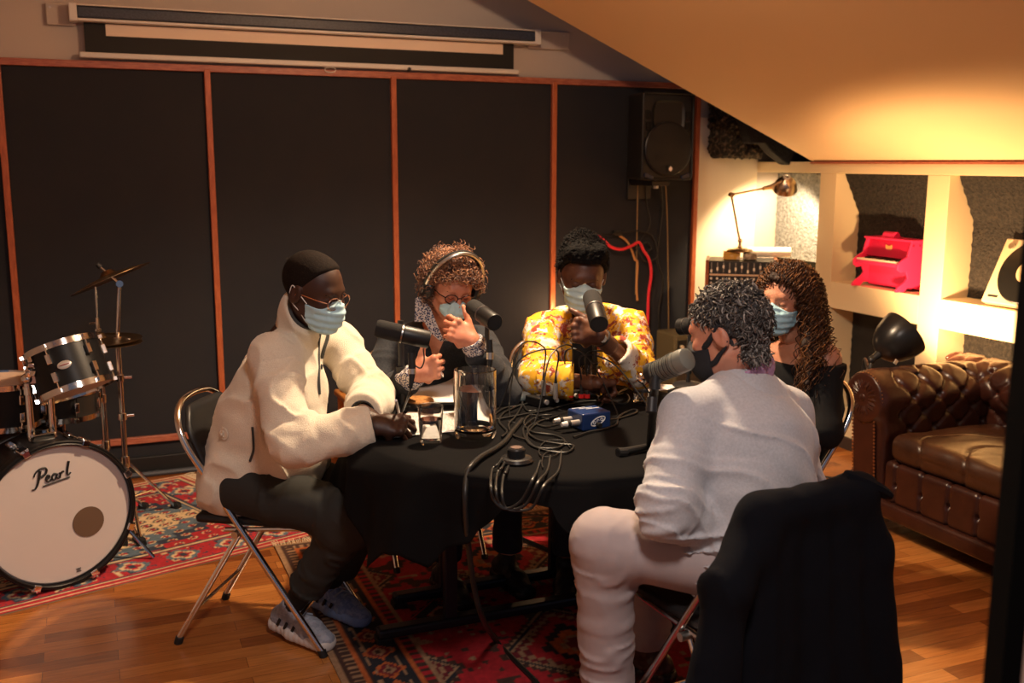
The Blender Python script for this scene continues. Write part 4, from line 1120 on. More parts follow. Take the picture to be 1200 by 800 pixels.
# second bundle and puck
def puck():
    c = onz(605, 541, TZ); t = thing('conference_puck', 'round black knob-topped device near the table edge', 'electronic device', c)
    MB().lathe([(0, 0), (.046, 0), (.050, .006), (.044, .014), (.030, .018), (0, .018)], c, (0, 0, 1), 40).build('base', M_blackgloss, t, smooth=30)
    MB().lathe([(.0, .018), (.026, .018), (.026, .038), (.023, .042), (0, .043)], c, (0, 0, 1), 32).build('knob', M_blackgloss, t, smooth=30)
    MB().cone(c + V((0, 0, .043)), c + V((0, 0, .0445)), .017, n=28).build('top_disc', mat('brown_disc', (.15, .09, .07), .5), t)
    return c
PK = puck()
for k, (a, b) in enumerate((((590, 536), (577, 552)), ((592, 541), (583, 556)), ((596, 546), (590, 560)))):
    cable('looped_cable', [onz(*a, T0), onz((a[0] + b[0]) / 2, (a[1] + b[1]) / 2, T0 + .012), onz(b[0], b[1] - 2, T0 + .006), ond(b[0] - 2, b[1] + 16, 2.63), ond(b[0] + 2, b[1] + 34, 2.62), ond(b[0] + 16, b[1] + 44 - 3 * k, 2.62), ond(b[0] + 34, b[1] + 34, 2.61), ond(b[0] + 48, b[1] + 8, 2.61), onz(b[0] + 52 + 6 * k, 552, T0), onz(b[0] + 56 + 6 * k, 540 - 6 * k, T0)],
          .0038, M_cable, ['outermost', 'middle', 'innermost'][k] + ' of three black cables looping over the table edge beside the round device', 8, 6)

# ------------------------------------------------------------------ microphones and stands
M_mic = mat('charcoal_mic_enamel', (.012, .0115, .012), .42)
M_foamw = mat('black_mic_foam', (.014, .013, .013), .9, bump=(500, .8, .002))
M_micg = mat('olive_grey_mic', (.17, .175, .15), .45)
def mic(a, b, r, label, flip=False):
    """broadcast microphone between world points a (foam end) and b (tail)"""
    a = V(a); b = V(b); d = (b - a).normalized(); L_ = (b - a).length
    t = thing('microphone', label, 'microphone', (a + b) / 2)
    MB().lathe([(0, 0), (r * .82, .001), (r * .98, .008), (r, .018), (r, L_ * .46), (r * .94, L_ * .47), (0, L_ * .47)], a, d, 32).build('foam_cover', M_foamw, t, smooth=30)
    MB().lathe([(0, L_ * .465), (r * .93, L_ * .47), (r * .93, L_ * .52), (r, L_ * .53), (r * 1.0, L_ * .98), (r * .94, L_), (0, L_)], a, d, 32).build('body', M_mic, t, smooth=30)
    MB().lathe([(r * .96, L_ * .475), (r * 1.04, L_ * .48), (r * 1.04, L_ * .505), (r * .96, L_ * .51)], a, d, 32).build('chrome_ring', mat('dull_silver_ring', (.35, .33, .32), .35, 1.), t, smooth=30)
    MB().cone(b - d * .0005, b + d * .002, r * .8, n=28).build('end_plate', M_black, t)
    return t
def table_stand(px, ztop, label, clampz, base='round', r=.0085, knuckle=None, xlr=True):
    c = onz(px[0], px[1], TZ); t = thing('microphone_stand', label, 'microphone stand', c)
    if base == 'round': MB().lathe([(0, 0), (.060, 0), (.060, .006), (.05, .012), (.012, .016), (0, .016)], c, (0, 0, 1), 36).build('base', M_blkmetal, t, smooth=30)
    MB().cone(c + V((0, 0, .012)), V((c.x, c.y, ztop - .0)), r, n=12).build('pole', M_blkmetal, t, smooth=30)
    MB().cone(V((c.x, c.y, clampz - .02)), V((c.x, c.y, clampz + .02)), r * 1.7, n=14).cone(V((c.x, c.y, clampz)), V((c.x, c.y, clampz)) + V((.03, 0, 0)), .005, n=8).build('clutch', M_blkmetal, t, smooth=30)
    if knuckle is not None:
        k = V(knuckle); MB().cone(V((c.x, c.y, ztop - .01)), k, r * .9, r * .7, n=10).cone(k - V((0, .022, 0)), k + V((0, .022, 0)), .012, n=12).build('yoke', M_blkmetal, t, smooth=30)
    return c, t
# mic 1: left, horizontal, in front of the writer
D1 = 3.18
a = ond(440, 384, D1 - .02); b = ond(503, 398, D1 - .0)
d = ray(470, 400)
mic(a, b, .0285, 'black broadcast microphone lying almost level before the man writing')
c, t = table_stand((471, 478), ond(471, 395, D1).z, 'straight black microphone stand between the writing man and the cork mat', .90, r=.011)
S1 = c
q = ond(482, 413, D1); x = thing('cable_connector', 'black connector with silver collar hanging under the level microphone', 'plug', q)
MB().cone(q, ond(483, 432, D1), .0115, n=14).build('shell', M_black, x, smooth=30)
MB().cone(ond(483, 432, D1), ond(483, 438, D1), .0115, n=14).build('silver_collar', M_steel, x, smooth=30)
MB().cone(ond(483, 438, D1), ond(481, 455, D1), .010, .006, n=14).build('boot', M_black, x, smooth=30)
cable('microphone_cable', [ond(496, 408, D1), ond(497, 422, D1), ond(493, 431, D1), ond(486, 427, D1), ond(485, 418, D1)], .0024, M_cable, 'small looped wire under the level microphone', 8, 6)
cable('microphone_cable', [ond(481, 455, D1), ond(478, 466, D1 - .03), onz(470, 484, T0), onz(462, 486, T0), onz(466, 479, T0), onz(480, 476, T0 + .02)], .0034, M_cable, 'black cable dropping from the level microphone to the table', 8, 6)
# mic 2: curly person
D2 = 3.42
mic(ond(553, 359, D2 + .06), ond(580, 378, D2 - .09), .029, 'black broadcast microphone pointing up at the curly-haired person')
c, t = table_stand((571, 470), ond(570, 385, D2).z, 'black microphone stand behind the water jug', .89, knuckle=ond(568, 378, D2))
q = ond(573, 398, D2 - .04); x = thing('cable_connector', 'black connector with silver collar under the microphone of the curly-haired person', 'plug', q)
MB().cone(q, ond(574, 413, D2 - .04), .011, n=14).build('shell', M_black, x, smooth=30); MB().cone(ond(574, 413, D2 - .04), ond(574, 421, D2 - .04), .0115, n=14).build('silver_collar', M_steel, x, smooth=30); MB().cone(ond(574, 421, D2 - .04), ond(573, 440, D2 - .04), .010, .006, n=14).build('boot', M_black, x, smooth=30)
cable('microphone_cable', [ond(573, 440, D2 - .04), ond(578, 452, D2 - .06), onz(582, 470, T0), onz(600, 464, T0), onz(612, 452, T0), onz(596, 450, T0), onz(580, 456, T0)], .0034, M_cable, 'black cable dropping from the microphone of the curly-haired person', 8, 6)
# mic 3: man in yellow
D3 = 3.24
mic(ond(693, 347, D3 + .10), ond(702, 380, D3 - .07), .030, 'black broadcast microphone at the mask of the man in yellow')
c, t = table_stand((696, 458), ond(698, 392, D3).z, 'black microphone stand in front of the man in yellow', .86, knuckle=ond(697, 372, D3))
MB().cone(V((c.x, c.y, ond(697, 402, D3).z - .012)), V((c.x, c.y, ond(697, 402, D3).z + .012)), .0105, n=14).build('silver_collar', M_steel, t, smooth=30)
# mic 4: grey side-address mic of the man in the grey jumper
D4 = 2.68
def grey_mic():
    a = ond(762, 439, D4 + .04); b = ond(806, 420, D4 - .06); d = (b - a).normalized(); L_ = (b - a).length; r = .031
    t = thing('microphone', 'olive-grey slotted microphone in front of the man in the grey jumper', 'microphone', a)
    MB().lathe([(0, 0), (r * .70, .0), (r * .90, .012), (r * .92, .035), (r * .93, L_ * .45), (r, L_ * .62), (r, L_ * .93), (r * .93, L_ * .99), (r * .7, L_ * 1.02), (0, L_ * 1.025)], a, d, 36).build('body', M_micg, t, smooth=30)
    s = mat('slot_dark', (.03, .03, .027), .7)
    for k in range(11):
        z = L_ * (.16 + .052 * k); rr = r * .935 if z < L_ * .47 else r * (.935 + .07 * min(1, (z / L_ - .45) / .17))
        MB().lathe([(rr - .001, z), (rr + .0012, z + .0005), (rr + .0012, z + .0030), (rr - .001, z + .0035)], a, d, 36).build('slot_ring', s if k % 2 else mat('slot_mid', (.09, .093, .08), .5), t, smooth=30)
    MB().lathe([(r + .0008, L_ * .78), (r + .0008, L_ * .79)], a, d, 36).build('seam', s, t)
    MB().lathe([(r * .90, 0), (r * 1.0, .004), (r * 1.0, .022), (r * .85, .024)], a, d, 28).build('holder_ring', M_black, t, smooth=30)
    q = a - d * .002; MB().cone(q + d * .002, q - d * .035, .012, .010, n=14).ball(q - d * .03, .014).build('chrome_connector', M_chrome, t, smooth=30)
    return a
ga = grey_mic()
def grey_stand():
    c = onz(761, 528, TZ); t = thing('microphone_stand', 'short black table stand with a T-shaped foot carrying the grey microphone', 'microphone stand', c)
    MB().cone(c + V((0, 0, .015)), ond(768, 450, D4), .0105, n=12).build('pole', M_blkmetal, t, smooth=30)
    MB().cone(ond(763, 483, 2.66), ond(764, 466, 2.67), .0145, n=14).build('clutch', M_blkmetal, t, smooth=30)
    MB().cone(ond(767, 456, D4), ond(768, 440, D4), .016, .013, n=12).build('yoke', M_blkmetal, t, smooth=30)
    e1 = onz(724, 530, TZ + .012); e2 = onz(792, 540, TZ + .012)
    MB().cone(c + V((0, 0, .014)), e1, .010, n=10).build('foot', M_blkmetal, t, smooth=30); MB().cone(c + V((0, 0, .014)), e2, .010, n=10).build('foot', M_blkmetal, t, smooth=30); MB().cone(c + V((0, 0, .014)), c + V((.10, .09, .014)), .010, n=10).build('foot', M_blkmetal, t, smooth=30)
    MB().cone(e1, e1 + (c - e1).normalized() * .03, .0135, n=10).build('rubber_end', M_black, t, smooth=30)
grey_stand()
# mic 5: at the woman, mostly hidden
D5 = 3.3
mic(ond(812, 381, D5), ond(797, 383, D5 + .04), .028, 'black microphone just left of the grey-haired man\'s forehead')
c, t = table_stand((806, 452), ond(806, 386, D5).z, 'black microphone stand hidden behind the grey-haired man', .84)
q = onz(792, 462, TZ); o = MB().box(q + V((0, 0, .012)), (.07, .035, .022), rot=.5).build('mobile_phone', M_blackgloss, bevel=.004); tag(o, 'black phone-sized gadget lying beside the grey-jumpered man\'s arm', 'gadget')
q = onz(577, 462, TZ); o = MB().box(q + V((0, 0, .013)), (.07, .05, .024), rot=.2).build('battery_pack', M_blackgloss, bevel=.005); tag(o, 'small black box lying right behind the water jug', 'electronic box')
# ------------------------------------------------------------------ drum kit
M_shell = mat('satin_black_lacquer', (.007, .007, .008), .38, spec=.3)
M_hoop = mat('chrome_hoop', (.75, .72, .68), .15, 1., bump=(25, .25, .004))
def lug(mb, p, out, up, w=.020, h=.045, d=.018):
    R = Matrix((up.cross(out), out, up)).transposed(); mb.box(V(p) + V(out) * d / 2, (w, d, h), rot=R)
def drum(name, label, c, ax, r, h, nl=6, head=(.62, .45, .34), badge=None, ref=None, hoopw=.022, shell=None):
    """c: centre of the shell, ax: unit axis towards the batter head"""
    c = V(c); ax = V(ax).normalized(); t = thing(name, label, 'drum', c)
    b0 = c - ax * h / 2
    MB().lathe([(r * .97, .0), (r, .0), (r, h), (r * .97, h), (r * .97, 0)], b0, ax, 48).build('shell', shell or M_shell, t, smooth=30)
    s, u, _ = frame_from(ax)
    for k in (0, 1):
        z = h + .004 if k else -.004
        MB().lathe([(r * 1.005, z - .012 if k else z + .012), (r * 1.035, z - .012 if k else z + .012), (r * 1.035, z + (hoopw - .012) * (1 if k else -1)), (r * 1.015, z + (hoopw - .012) * (1 if k else -1)), (r * 1.0, z)], b0, ax, 48).build('hoop', M_hoop, t, smooth=30)
        MB().lathe([(r * 1.0, z), (r * .98, z + (.003 if k else -.003)), (0, z + (.003 if k else -.003))], b0, ax, 48).build('drum_head', mat('coated_head', head, .5), t, smooth=30)
    for i in range(nl):
        a = 2 * PI * (i + .5) / nl; o = s * math.cos(a) + u * math.sin(a)
        for e in ((.28, .72) if h > .12 else (.5,)):
            m = MB(); p = b0 + ax * h * e + o * r
            R = Matrix((ax.cross(o), o, ax)).transposed(); m.box(p + o * .009, (.018, .018, .040), rot=R); q = m.build('lug', M_chrome, t, bevel=.003)
        for sg in (0, 1):
            z0 = h * (.72 if sg else .28); z1 = h + .006 if sg else -.006
            m = MB().cone(b0 + ax * z0 + o * (r + .010), b0 + ax * z1 + o * (r * 1.035 + .006), .0028, n=6); m.box(b0 + ax * z1 + o * (r * 1.035 + .006), (.014, .014, .014), rot=R); m.build('tension_rod', M_chrome, t)
    if badge is not None:
        o = V(badge).normalized(); o = (o - ax * o.dot(ax)).normalized(); p = c + o * (r + .0015)
        R = Matrix((ax.cross(o), o, ax)).transposed()
        MB().ball(p, (.026, .0025, .016), 24, 8, R).build('badge', mat('silver_badge', (.6, .55, .5), .3, .6), t, smooth=30)
        g = MB(); g.ball(p + o * .0012, (.021, .0025, .0025), 12, 6, R)
        g.build('badge_print', mat('badge_ink', (.2, .02, .02), .4), t)
    return t, b0, s, u
def bass_drum():
    n = V((.48, -.877, 0)).normalized(); n = V((.36, -.93, .0)).normalized()
    c = V((-.178, 4.085, .298)); R_ = .270; H_ = .42
    t = thing('bass_drum', 'large bass drum with a white front head lettered in black script', 'drum', (c.x, c.y, 0))
    b = c - n * H_
    MB().lathe([(R_ * .98, 0), (R_, 0), (R_, H_), (R_ * .98, H_), (R_ * .98, 0)], b, n, 64).build('shell', M_shell, t, smooth=30)
    for z0, z1, nm in ((H_ - .012, H_ + .036, 'front_hoop'), (-.036, .012, 'rear_hoop')):
        MB().lathe([(R_ * 1.005, z0), (R_ * 1.065, z0), (R_ * 1.070, z0 + .004), (R_ * 1.070, z1 - .004), (R_ * 1.055, z1), (R_ * 1.01, z1), (R_ * 1.005, z0)], b, n, 72).build(nm, M_shell, t, smooth=30)
    MB().lathe([(R_ * 1.012, H_ + .037), (R_ * 1.02, H_ + .039), (R_ * 1.03, H_ + .037)], b, n, 72).build('hoop_inner_edge', M_shell, t, smooth=30)
    MB().lathe([(R_ * 1.01, H_ + .010), (R_ * .985, H_ + .016), (R_ * .90, H_ + .015), (.001, H_ + .014)], b, n, 72).build('front_head', mat('white_front_head', (.62, .55, .53), .42, noise=(1.5, (.58, .51, .49), .3, .7)), t, smooth=30)
    MB().lathe([(R_, .0), (.001, -.002)], b, n, 60).build('rear_head', mat('coated_head', (.62, .45, .34), .5), t, smooth=30)
    s = V((0, 0, 1)).cross(n).normalized()          # towards the right as seen from the front
    u = V((0, 0, 1)); f = b + n * (H_ + .0158)
    MB().lathe([(0, .0012), (.060, .0012), (.060, .0)], f + s * .105 - u * .055, n, 40).build('port_hole', mat('brown_port', (.13, .075, .045), .7), t)
    # script lettering as bent ribbons: Pearl
    def rib(pts, w0, w1=None):
        pts = spline([f + s * (x - .085) + u * (y_ + .128) + n * .0014 for x, y_ in pts], 6); m = len(pts)
        return MB().tube(pts, [w0 + ((w1 or w0) - w0) * i / (m - 1) for i in range(m)], 6)
    L = MB(); sc = .118 / 100
    def g(pts, w0, w1=None): 
        q = rib([(x * sc, y_ * sc + x * sc * .16) for x, y_ in pts], w0, w1); n0 = len(L.v); L.v += q.v; L.f += [tuple(i + n0 for i in x) for x in q.f]; L.mi += q.mi
    g([(22, 44), (17, 22), (11, 2), (3, -9), (-6, -8)], .0056, .0026)                       # stem of the P
    g([(2, 30), (8, 42), (22, 50), (38, 48), (42, 38), (36, 28), (22, 22)], .0028, .0050)    # bowl
    g([(38, 10), (46, 12), (49, 18), (44, 21), (39, 14), (40, 4), (48, 1), (54, 5)], .0040)  # e
    g([(72, 16), (64, 19), (57, 12), (58, 3), (65, 1), (71, 9), (73, 17), (71, 6), (76, 1), (80, 4)], .0038)   # a
    g([(82, 17), (83, 8), (82, 0), (84, 11), (90, 17), (95, 15)], .0038)                     # r
    g([(112, 44), (108, 28), (105, 12), (105, 3), (110, 1), (116, 5)], .0050, .0030)         # l
    g([(28, -9), (60, -9), (112, -9)], .0030)                                                # underline
    L.build('pearl_lettering', mat('black_print', (.01, .01, .01), .5), t)
    k = MB(); q = f + s * .055 - u * .232 + n * .001
    for i in range(3): k.box(q - u * .006 * i, (.018 - .004 * (i == 1), .0012, .003 if i != 1 else .005), rot=math.atan2(s.y, s.x))
    k.build('small_maker_mark', mat('grey_print', (.12, .10, .10), .5), t)
    # claws, rods and lugs round the hoop
    for i in range(8):
        a = 2 * PI * (i + .5) / 8; o = s * math.cos(a) + u * math.sin(a); tg = n.cross(o)
        R = Matrix((tg, n, o)).transposed()
        m = MB().box(f + o * (R_ * 1.085) - n * .006, (.034, .050, .012), rot=R).box(f + o * (R_ * 1.05) + n * .022, (.028, .010, .026), rot=R); m.build('claw', M_chrome, t, bevel=.003)
        MB().cone(f + o * (R_ * 1.095) + n * .03, f + o * (R_ * 1.06) - n * .13, .0035, n=8).build('tension_rod', M_chrome, t, smooth=30)
        MB().box(f + o * (R_ + .010) - n * .15, (.024, .06, .020), rot=R).build('lug', M_chrome, t, bevel=.004)
    # spurs
    for sg in (1, -1):
        p = b + n * (H_ - .12) + s * sg * R_ * .93 - u * R_ * .30
        MB().cone(p, V((p.x, p.y, 0)) + s * sg * .12 + n * .10 + u * .012, .008, n=10).build('spur', M_chrome, t, smooth=30)
    # tom mount on top
    top = b + n * (H_ * .72) + u * R_
    MB().box(top + u * .012, (.09, .06, .03), rot=math.atan2(s.y, s.x)).build('tom_mount', M_chrome, t, bevel=.006)
    tops = []
    for sg in (-.035, .045):
        q = top + s * sg; h_ = ond(30 if sg < 0 else 45, 443, 3.86).z
        q2 = V((q.x, q.y, h_)); MB().cone(q, q2, .0135, n=14).build('tom_post', M_chrome, t, smooth=30)
        m = MB().ball(q2, .022).cone(q2 - u * .06, q2 - u * .03, .018, n=12).box(q2 + s * .01, (.04, .03, .035)); m.build('tom_clamp', M_chrome, t, smooth=30); tops.append(q2)
    MB().lathe([(R_ * 1.0, 0), (R_ * 1.012, .002), (R_ * 1.012, .038), (R_ * 1.0, .04)], b + n * .14, n, 64).build('seam_band', mat('satin_band', (.05, .05, .05), .3), t, smooth=30)
    return c, n, tops
BDC, BDN, TOPS = bass_drum()
cx_, cy_, cz_ = RC @ V((1, 0, 0)), RC @ V((0, 1, 0)), RC @ V((0, 0, -1))
tc_ = ond(81, 432, 3.95)
ax = (cy_ * .935 - cx_ * .355 + cz_ * .03).normalized()
drum('rack_tom', 'small black rack tom tilted above the right side of the bass drum', tc_, ax, .136, .165, 6, (.60, .42, .25), badge=-cz_ + cx_ * .35, hoopw=.024)
br_ = MB(); q = tc_ - cx_ * .085 - cz_ * .11 + cy_ * .01
for k in range(6): br_.box(q + V((random.uniform(-.022, .022), random.uniform(-.01, .01), random.uniform(-.03, .03))), (.022, .02, .016), rot=Euler((k, k * .7, k * .3)))
br_.cone(q, TOPS[1], .008, n=8)
o = br_.build('tom_bracket', M_chrome, bevel=.003, smooth=True); tag(o, 'chrome clamp holding the tilted rack tom to its post', 'bracket')
q = tc_ + cx_ * .01 - cz_ * .137 + cy_ * .03
# left tom and snare behind
drum('rack_tom', 'black tom at the left edge of the photo with a level pale head', ond(4, 470, 4.0), (0.04, -.05, 1), .130, .16, 6, (.72, .46, .22))
drum('snare_drum', 'chrome-hooped snare drum half hidden behind the tilted tom', ond(72, 470, 4.25) + V((0, .0, .0)), (.02, 0, 1), .145, .10, 8, (.62, .40, .20), shell=mat('dark_shell', (.02, .018, .017), .35))
def snare_stand():
    c = ond(72, 480, 4.25); t = thing('snare_stand', 'chrome snare stand behind the bass drum', 'stand', (c.x, c.y, 0))
    MB().cone((c.x, c.y, .12), (c.x, c.y, c.z - .05), .011, n=12).build('pole', M_chrome, t, smooth=30)
    for k in range(3):
        a = 2.1 * k + .4; MB().cone((c.x, c.y, .22), (c.x + .2 * math.cos(a), c.y + .2 * math.sin(a), .012), .007, n=8).build('leg', M_chrome, t, smooth=30)
        MB().tube(spline([(c.x, c.y, c.z - .06), (c.x + .10 * math.cos(a), c.y + .10 * math.sin(a), c.z - .045), (c.x + .150 * math.cos(a), c.y + .150 * math.sin(a), c.z - .02), (c.x + .155 * math.cos(a), c.y + .155 * math.sin(a), c.z + .012)], 5), .006, 8).build('basket_arm', M_chrome, t, smooth=30)
snare_stand()
M_cym = mat('dark_bronze', (.30, .19, .10), .36, 1., noise=(6, (.20, .12, .06), .4, .6))
def cymbal(name, label, c, ax, r, group=None):
    t = thing(name, label, 'cymbal', c, 0, group)
    MB().lathe([(.006, .030), (.02, .028), (.034, .014), (.04, .008), (r * .6, .001), (r, -.012), (r, -.0135), (r * .6, -.0005), (.038, .006), (.02, .026), (.006, .028)], c, ax, 64).build('plate', M_cym, t, smooth=30)
    gm = MB()
    for k in range(6): rr = r * (.45 + .09 * k); gm.lathe([(rr, .0045 - .016 * (k * .09 + .1)), (rr + .002, .0052 - .016 * (k * .09 + .1))], c, ax, 64)
    return t
def tripod(t, c, h, rad, angs, m=M_chrome):
    c = V(c)
    for a in angs:
        e = c + V((rad * math.cos(a), rad * math.sin(a), .014)); top = c + V((0, 0, h))
        MB().cone(top + V((.012 * math.cos(a), .012 * math.sin(a), 0)), e, .0075, n=8).build('leg', m, t, smooth=30)
        MB().cone(c + V((0, 0, h * .45)), c.lerp(e, .5) + V((0, 0, h * .42)), .005, n=8).build('brace', m, t, smooth=30)
        MB().cone(e - V((.012 * math.cos(a), .012 * math.sin(a), -.006)), e + V((.016 * math.cos(a), .016 * math.sin(a), -.002)), .022, .020, n=12).build('rubber_foot', M_black, t, smooth=30)
    MB().cone(c + V((0, 0, h - .02)), c + V((0, 0, h + .03)), .020, n=14).build('collar', m, t, smooth=30)
def angof(c, px): e = onz(px[0], px[1], 0); return math.atan2(e.y - c[1], e.x - c[0]), math.hypot(e.x - c[0], e.y - c[1])
def crash_stand():
    c = onz(152, 617, .0); c = V((c.x, c.y, 0)); t = thing('cymbal_stand', 'chrome boom stand holding the tilted crash cymbal, right of the kit', 'cymbal stand', c)
    D = (c - CAM).dot(cz_)
    top = ony(140, 332, c.y)
    MB().cone((c.x, c.y, .05), (c.x, c.y, ony(146, 398, c.y).z), .0125, n=14).build('lower_tube', M_chrome, t, smooth=30)
    MB().cone((c.x, c.y, ony(146, 398, c.y).z), (top.x, c.y, top.z), .0090, n=14).build('upper_tube', M_chrome, t, smooth=30)
    tl = ony(118, 313, c.y); m = MB().cone(top, tl, .006, n=10); m.build('tilter_rod', M_chrome, t, smooth=30)
    MB().cone(top - V((0, .018, 0)), top + V((0, .018, 0)), .015, n=18).build('tilter_joint', M_chrome, t, smooth=30)
    MB().cone(tl, tl + (tl - top).normalized() * .02, .012, .010, n=12).build('wing_nut', M_black, t, smooth=30)
    for z in (487, 442, 398):
        q = ony(148, z, c.y); MB().cone((c.x, c.y, q.z - .016), (c.x, c.y, q.z + .016), .019, n=14).box((c.x + .03, c.y, q.z), (.04, .008, .012)).build('clamp', M_chrome, t, bevel=.002)
    a1, r1 = angof(c, (213, 594)); tripod(t, c, .30, .27, (a1, a1 + 2.1, a1 - 2.1))
    ax = (cy_ * .90 - cx_ * .40 - cz_ * .17).normalized()
    cymbal('crash_cymbal', 'thin crash cymbal steeply tilted at the top of its stand', ony(128, 324, c.y), ax, .178, 'cymbals of the kit')
crash_stand()
def hihat():
    c = onz(137, 622, 0); c = V((c.x - .02, c.y + .05, 0)); t = thing('hi_hat_stand', 'chrome hi-hat stand just left of the boom stand', 'cymbal stand', c)
    zc = ony(140, 397, c.y).z
    MB().cone((c.x, c.y, .05), (c.x, c.y, zc - .05), .012, n=14).build('lower_tube', M_chrome, t, smooth=30)
    MB().cone((c.x, c.y, zc - .05), (c.x, c.y, zc + .235), .004, n=10).build('pull_rod', M_chrome, t, smooth=30)
    MB().cone((c.x, c.y, zc - .045), (c.x, c.y, zc - .02), .028, .026, n=18).build('seat_cup', M_black, t, smooth=30)
    MB().cone((c.x, c.y, zc + .04), (c.x, c.y, zc + .052), .016, n=14).cone((c.x, c.y, zc + .052), (c.x, c.y, zc + .10), .010, n=14).box((c.x - .02, c.y, zc + .075), (.03, .006, .008)).build('clutch', M_chrome, t, bevel=.001)
    for k in (465, 520): q = ony(136, k, c.y); MB().cone((c.x, c.y, q.z - .02), (c.x, c.y, q.z + .02), .018, n=14).box((c.x - .03, c.y, q.z), (.045, .008, .010)).build('clamp', M_chrome, t, bevel=.002)
    a1, r1 = angof(c, (183, 646)); tripod(t, c, .26, .25, (a1, a1 + 2.1, a1 - 2.1))
    MB().box((c.x - .10, c.y + .12, .03), (.09, .26, .012), rot=.5).build('pedal', M_steel, t, bevel=.003)
    cymbal('hi_hat_cymbal', 'upper hi-hat cymbal lying level on the stand', (c.x, c.y, zc + .005), (.03, 0, 1), .178, 'cymbals of the kit')
    o = cymbal('hi_hat_cymbal', 'lower hi-hat cymbal facing up beneath its twin', (c.x, c.y, zc - .012), (.03, 0, -1), .178, 'cymbals of the kit')
hihat()
# small pedal-foot behind the bass drum hoop on the rug
q = onz(147, 640, .0); o = MB().box((q.x, q.y, .028), (.022, .03, .04)).cone((q.x, q.y, .04), (q.x + .0, q.y + .03, .17), .006, n=8).build('rubber_footed_rod', mat('ridged_rubber', (.015, .015, .015), .7), bevel=.003); tag(o, 'short rod with a ridged black rubber foot beside the bass drum hoop', 'stand foot')
# handheld mic and lead lying near the wall
q1, q2 = onz(190, 549, .02), onz(221, 544, .02); o = MB().cone(q1, q1.lerp(q2, .75), .012, .017, n=12).ball(q2, .026).build('handheld_microphone', M_black, smooth=True); tag(o, 'black handheld microphone lying on the floor by the skirting', 'microphone')
cable('floor_cable', [onz(150, 556, .022), onz(165, 550, .022), onz(178, 553, .022), q1 + V((0, 0, .004))], .006, M_cable, 'black lead of the handheld microphone on the floor by the skirting')

# ------------------------------------------------------------------ folding chairs
M_pad = mat('black_vinyl', (.012, .012, .013), .42, bump=(200, .15, .001))
def make_chair():
    t = thing('folding_chair', 'x', 'chair')
    W = .188
    def side(s):
        return [(.262, s * W, .012), (.12, s * W, .225), (-.02, s * W, .44), (-.12, s * W, .595), (-.185, s * W * 1.02, .70)]
    up = side(1) + [(-.222, W * .92, .775), (-.243, W * .62, .822), (-.250, W * .25, .838), (-.250, -W * .25, .838), (-.243, -W * .62, .822), (-.222, -W * .92, .775)] + side(-1)[::-1]
    MB().tube(spline(up, 5), .0115, 10).build('front_frame', M_chrome, t, smooth=True)
    for s in (1, -1):
        MB().tube([(-.030, s * (W - .022), .40), (-.262, s * (W - .006), .012)], .0105, 10).build('rear_leg', M_chrome, t, smooth=True)
        MB().tube([(-.075, s * (W - .020), .415), (.20, s * (W - .020), .435)], .0085, 8).build('seat_rail', M_chrome, t, smooth=True)
        for x in (.262, -.262): MB().cone((x, s * (W - (.006 if x < 0 else 0)), .0), (x - math.copysign(.008, x), s * (W - (.006 if x < 0 else 0)), .024), .0145, n=10).build('rubber_foot', M_black, t, smooth=True)
        MB().cone((-.030, s * (W - .03), .41), (-.030, s * (W + .014), .41), .012, n=12).build('pivot', M_steel, t, smooth=True)
    MB().tube([(-.195, W - .01, .125), (-.195, -W + .01, .125)], .0065, 8).build('rear_crossbar', M_chrome, t, smooth=True)
    MB().tube([(.18, W, .135), (.18, -W, .135)], .0065, 8).build('front_crossbar', M_chrome, t, smooth=True)
    S = SDF((-.22, -.2, .40), (.24, .2, .49), .007); S.add(rbox((.01, 0, .447), (.195, .172, .016), .014), .01); S.disp(lambda P: -.006 * np.exp(-((P[:, 0] / .14) ** 2 + (P[:, 1] / .13) ** 2)) * (P[:, 2] > .44))
    sdf_obj('seat', S, M_pad, t)
    def bk(u, v):
        y = (u - .5) * 2 * W * .93 * (1 if v < .75 else (1 - (v - .75) * 1.3)); z = .56 + .255 * v; x = -.100 - .66 * (z - .56) * .62 - .018 * math.cos((u - .5) * 2.4); return V((x - .012, y, z))
    m = MB(); m.grid(bk, 14, 10); m.build('backrest', M_pad, t, smooth=True, solid=.014)
    return t
ch0 = make_chair()
def chair(loc, deg, label, first=[True]):
    o = ch0 if first[0] else copy_tree(ch0); first[0] = False
    o.location = (*loc, 0); o.rotation_euler = (0, 0, math.radians(deg)); tag(o, label, 'chair', 'chrome folding chairs round the table'); return o
chair((.51, 3.444), -32.2, 'chrome folding chair with black pads under the man in the cream fleece')
chair((1.24, 3.985), -90, 'chrome folding chair behind the table under the curly-haired person')
chair((1.83, 3.93), -112, 'chrome folding chair under the man in the yellow shirt')
chair((2.26, 2.98), 178, 'chrome folding chair under the woman with long curly hair')
chair((1.545, 2.16), 97, 'chrome folding chair under the man in the grey jumper, coat over its back')
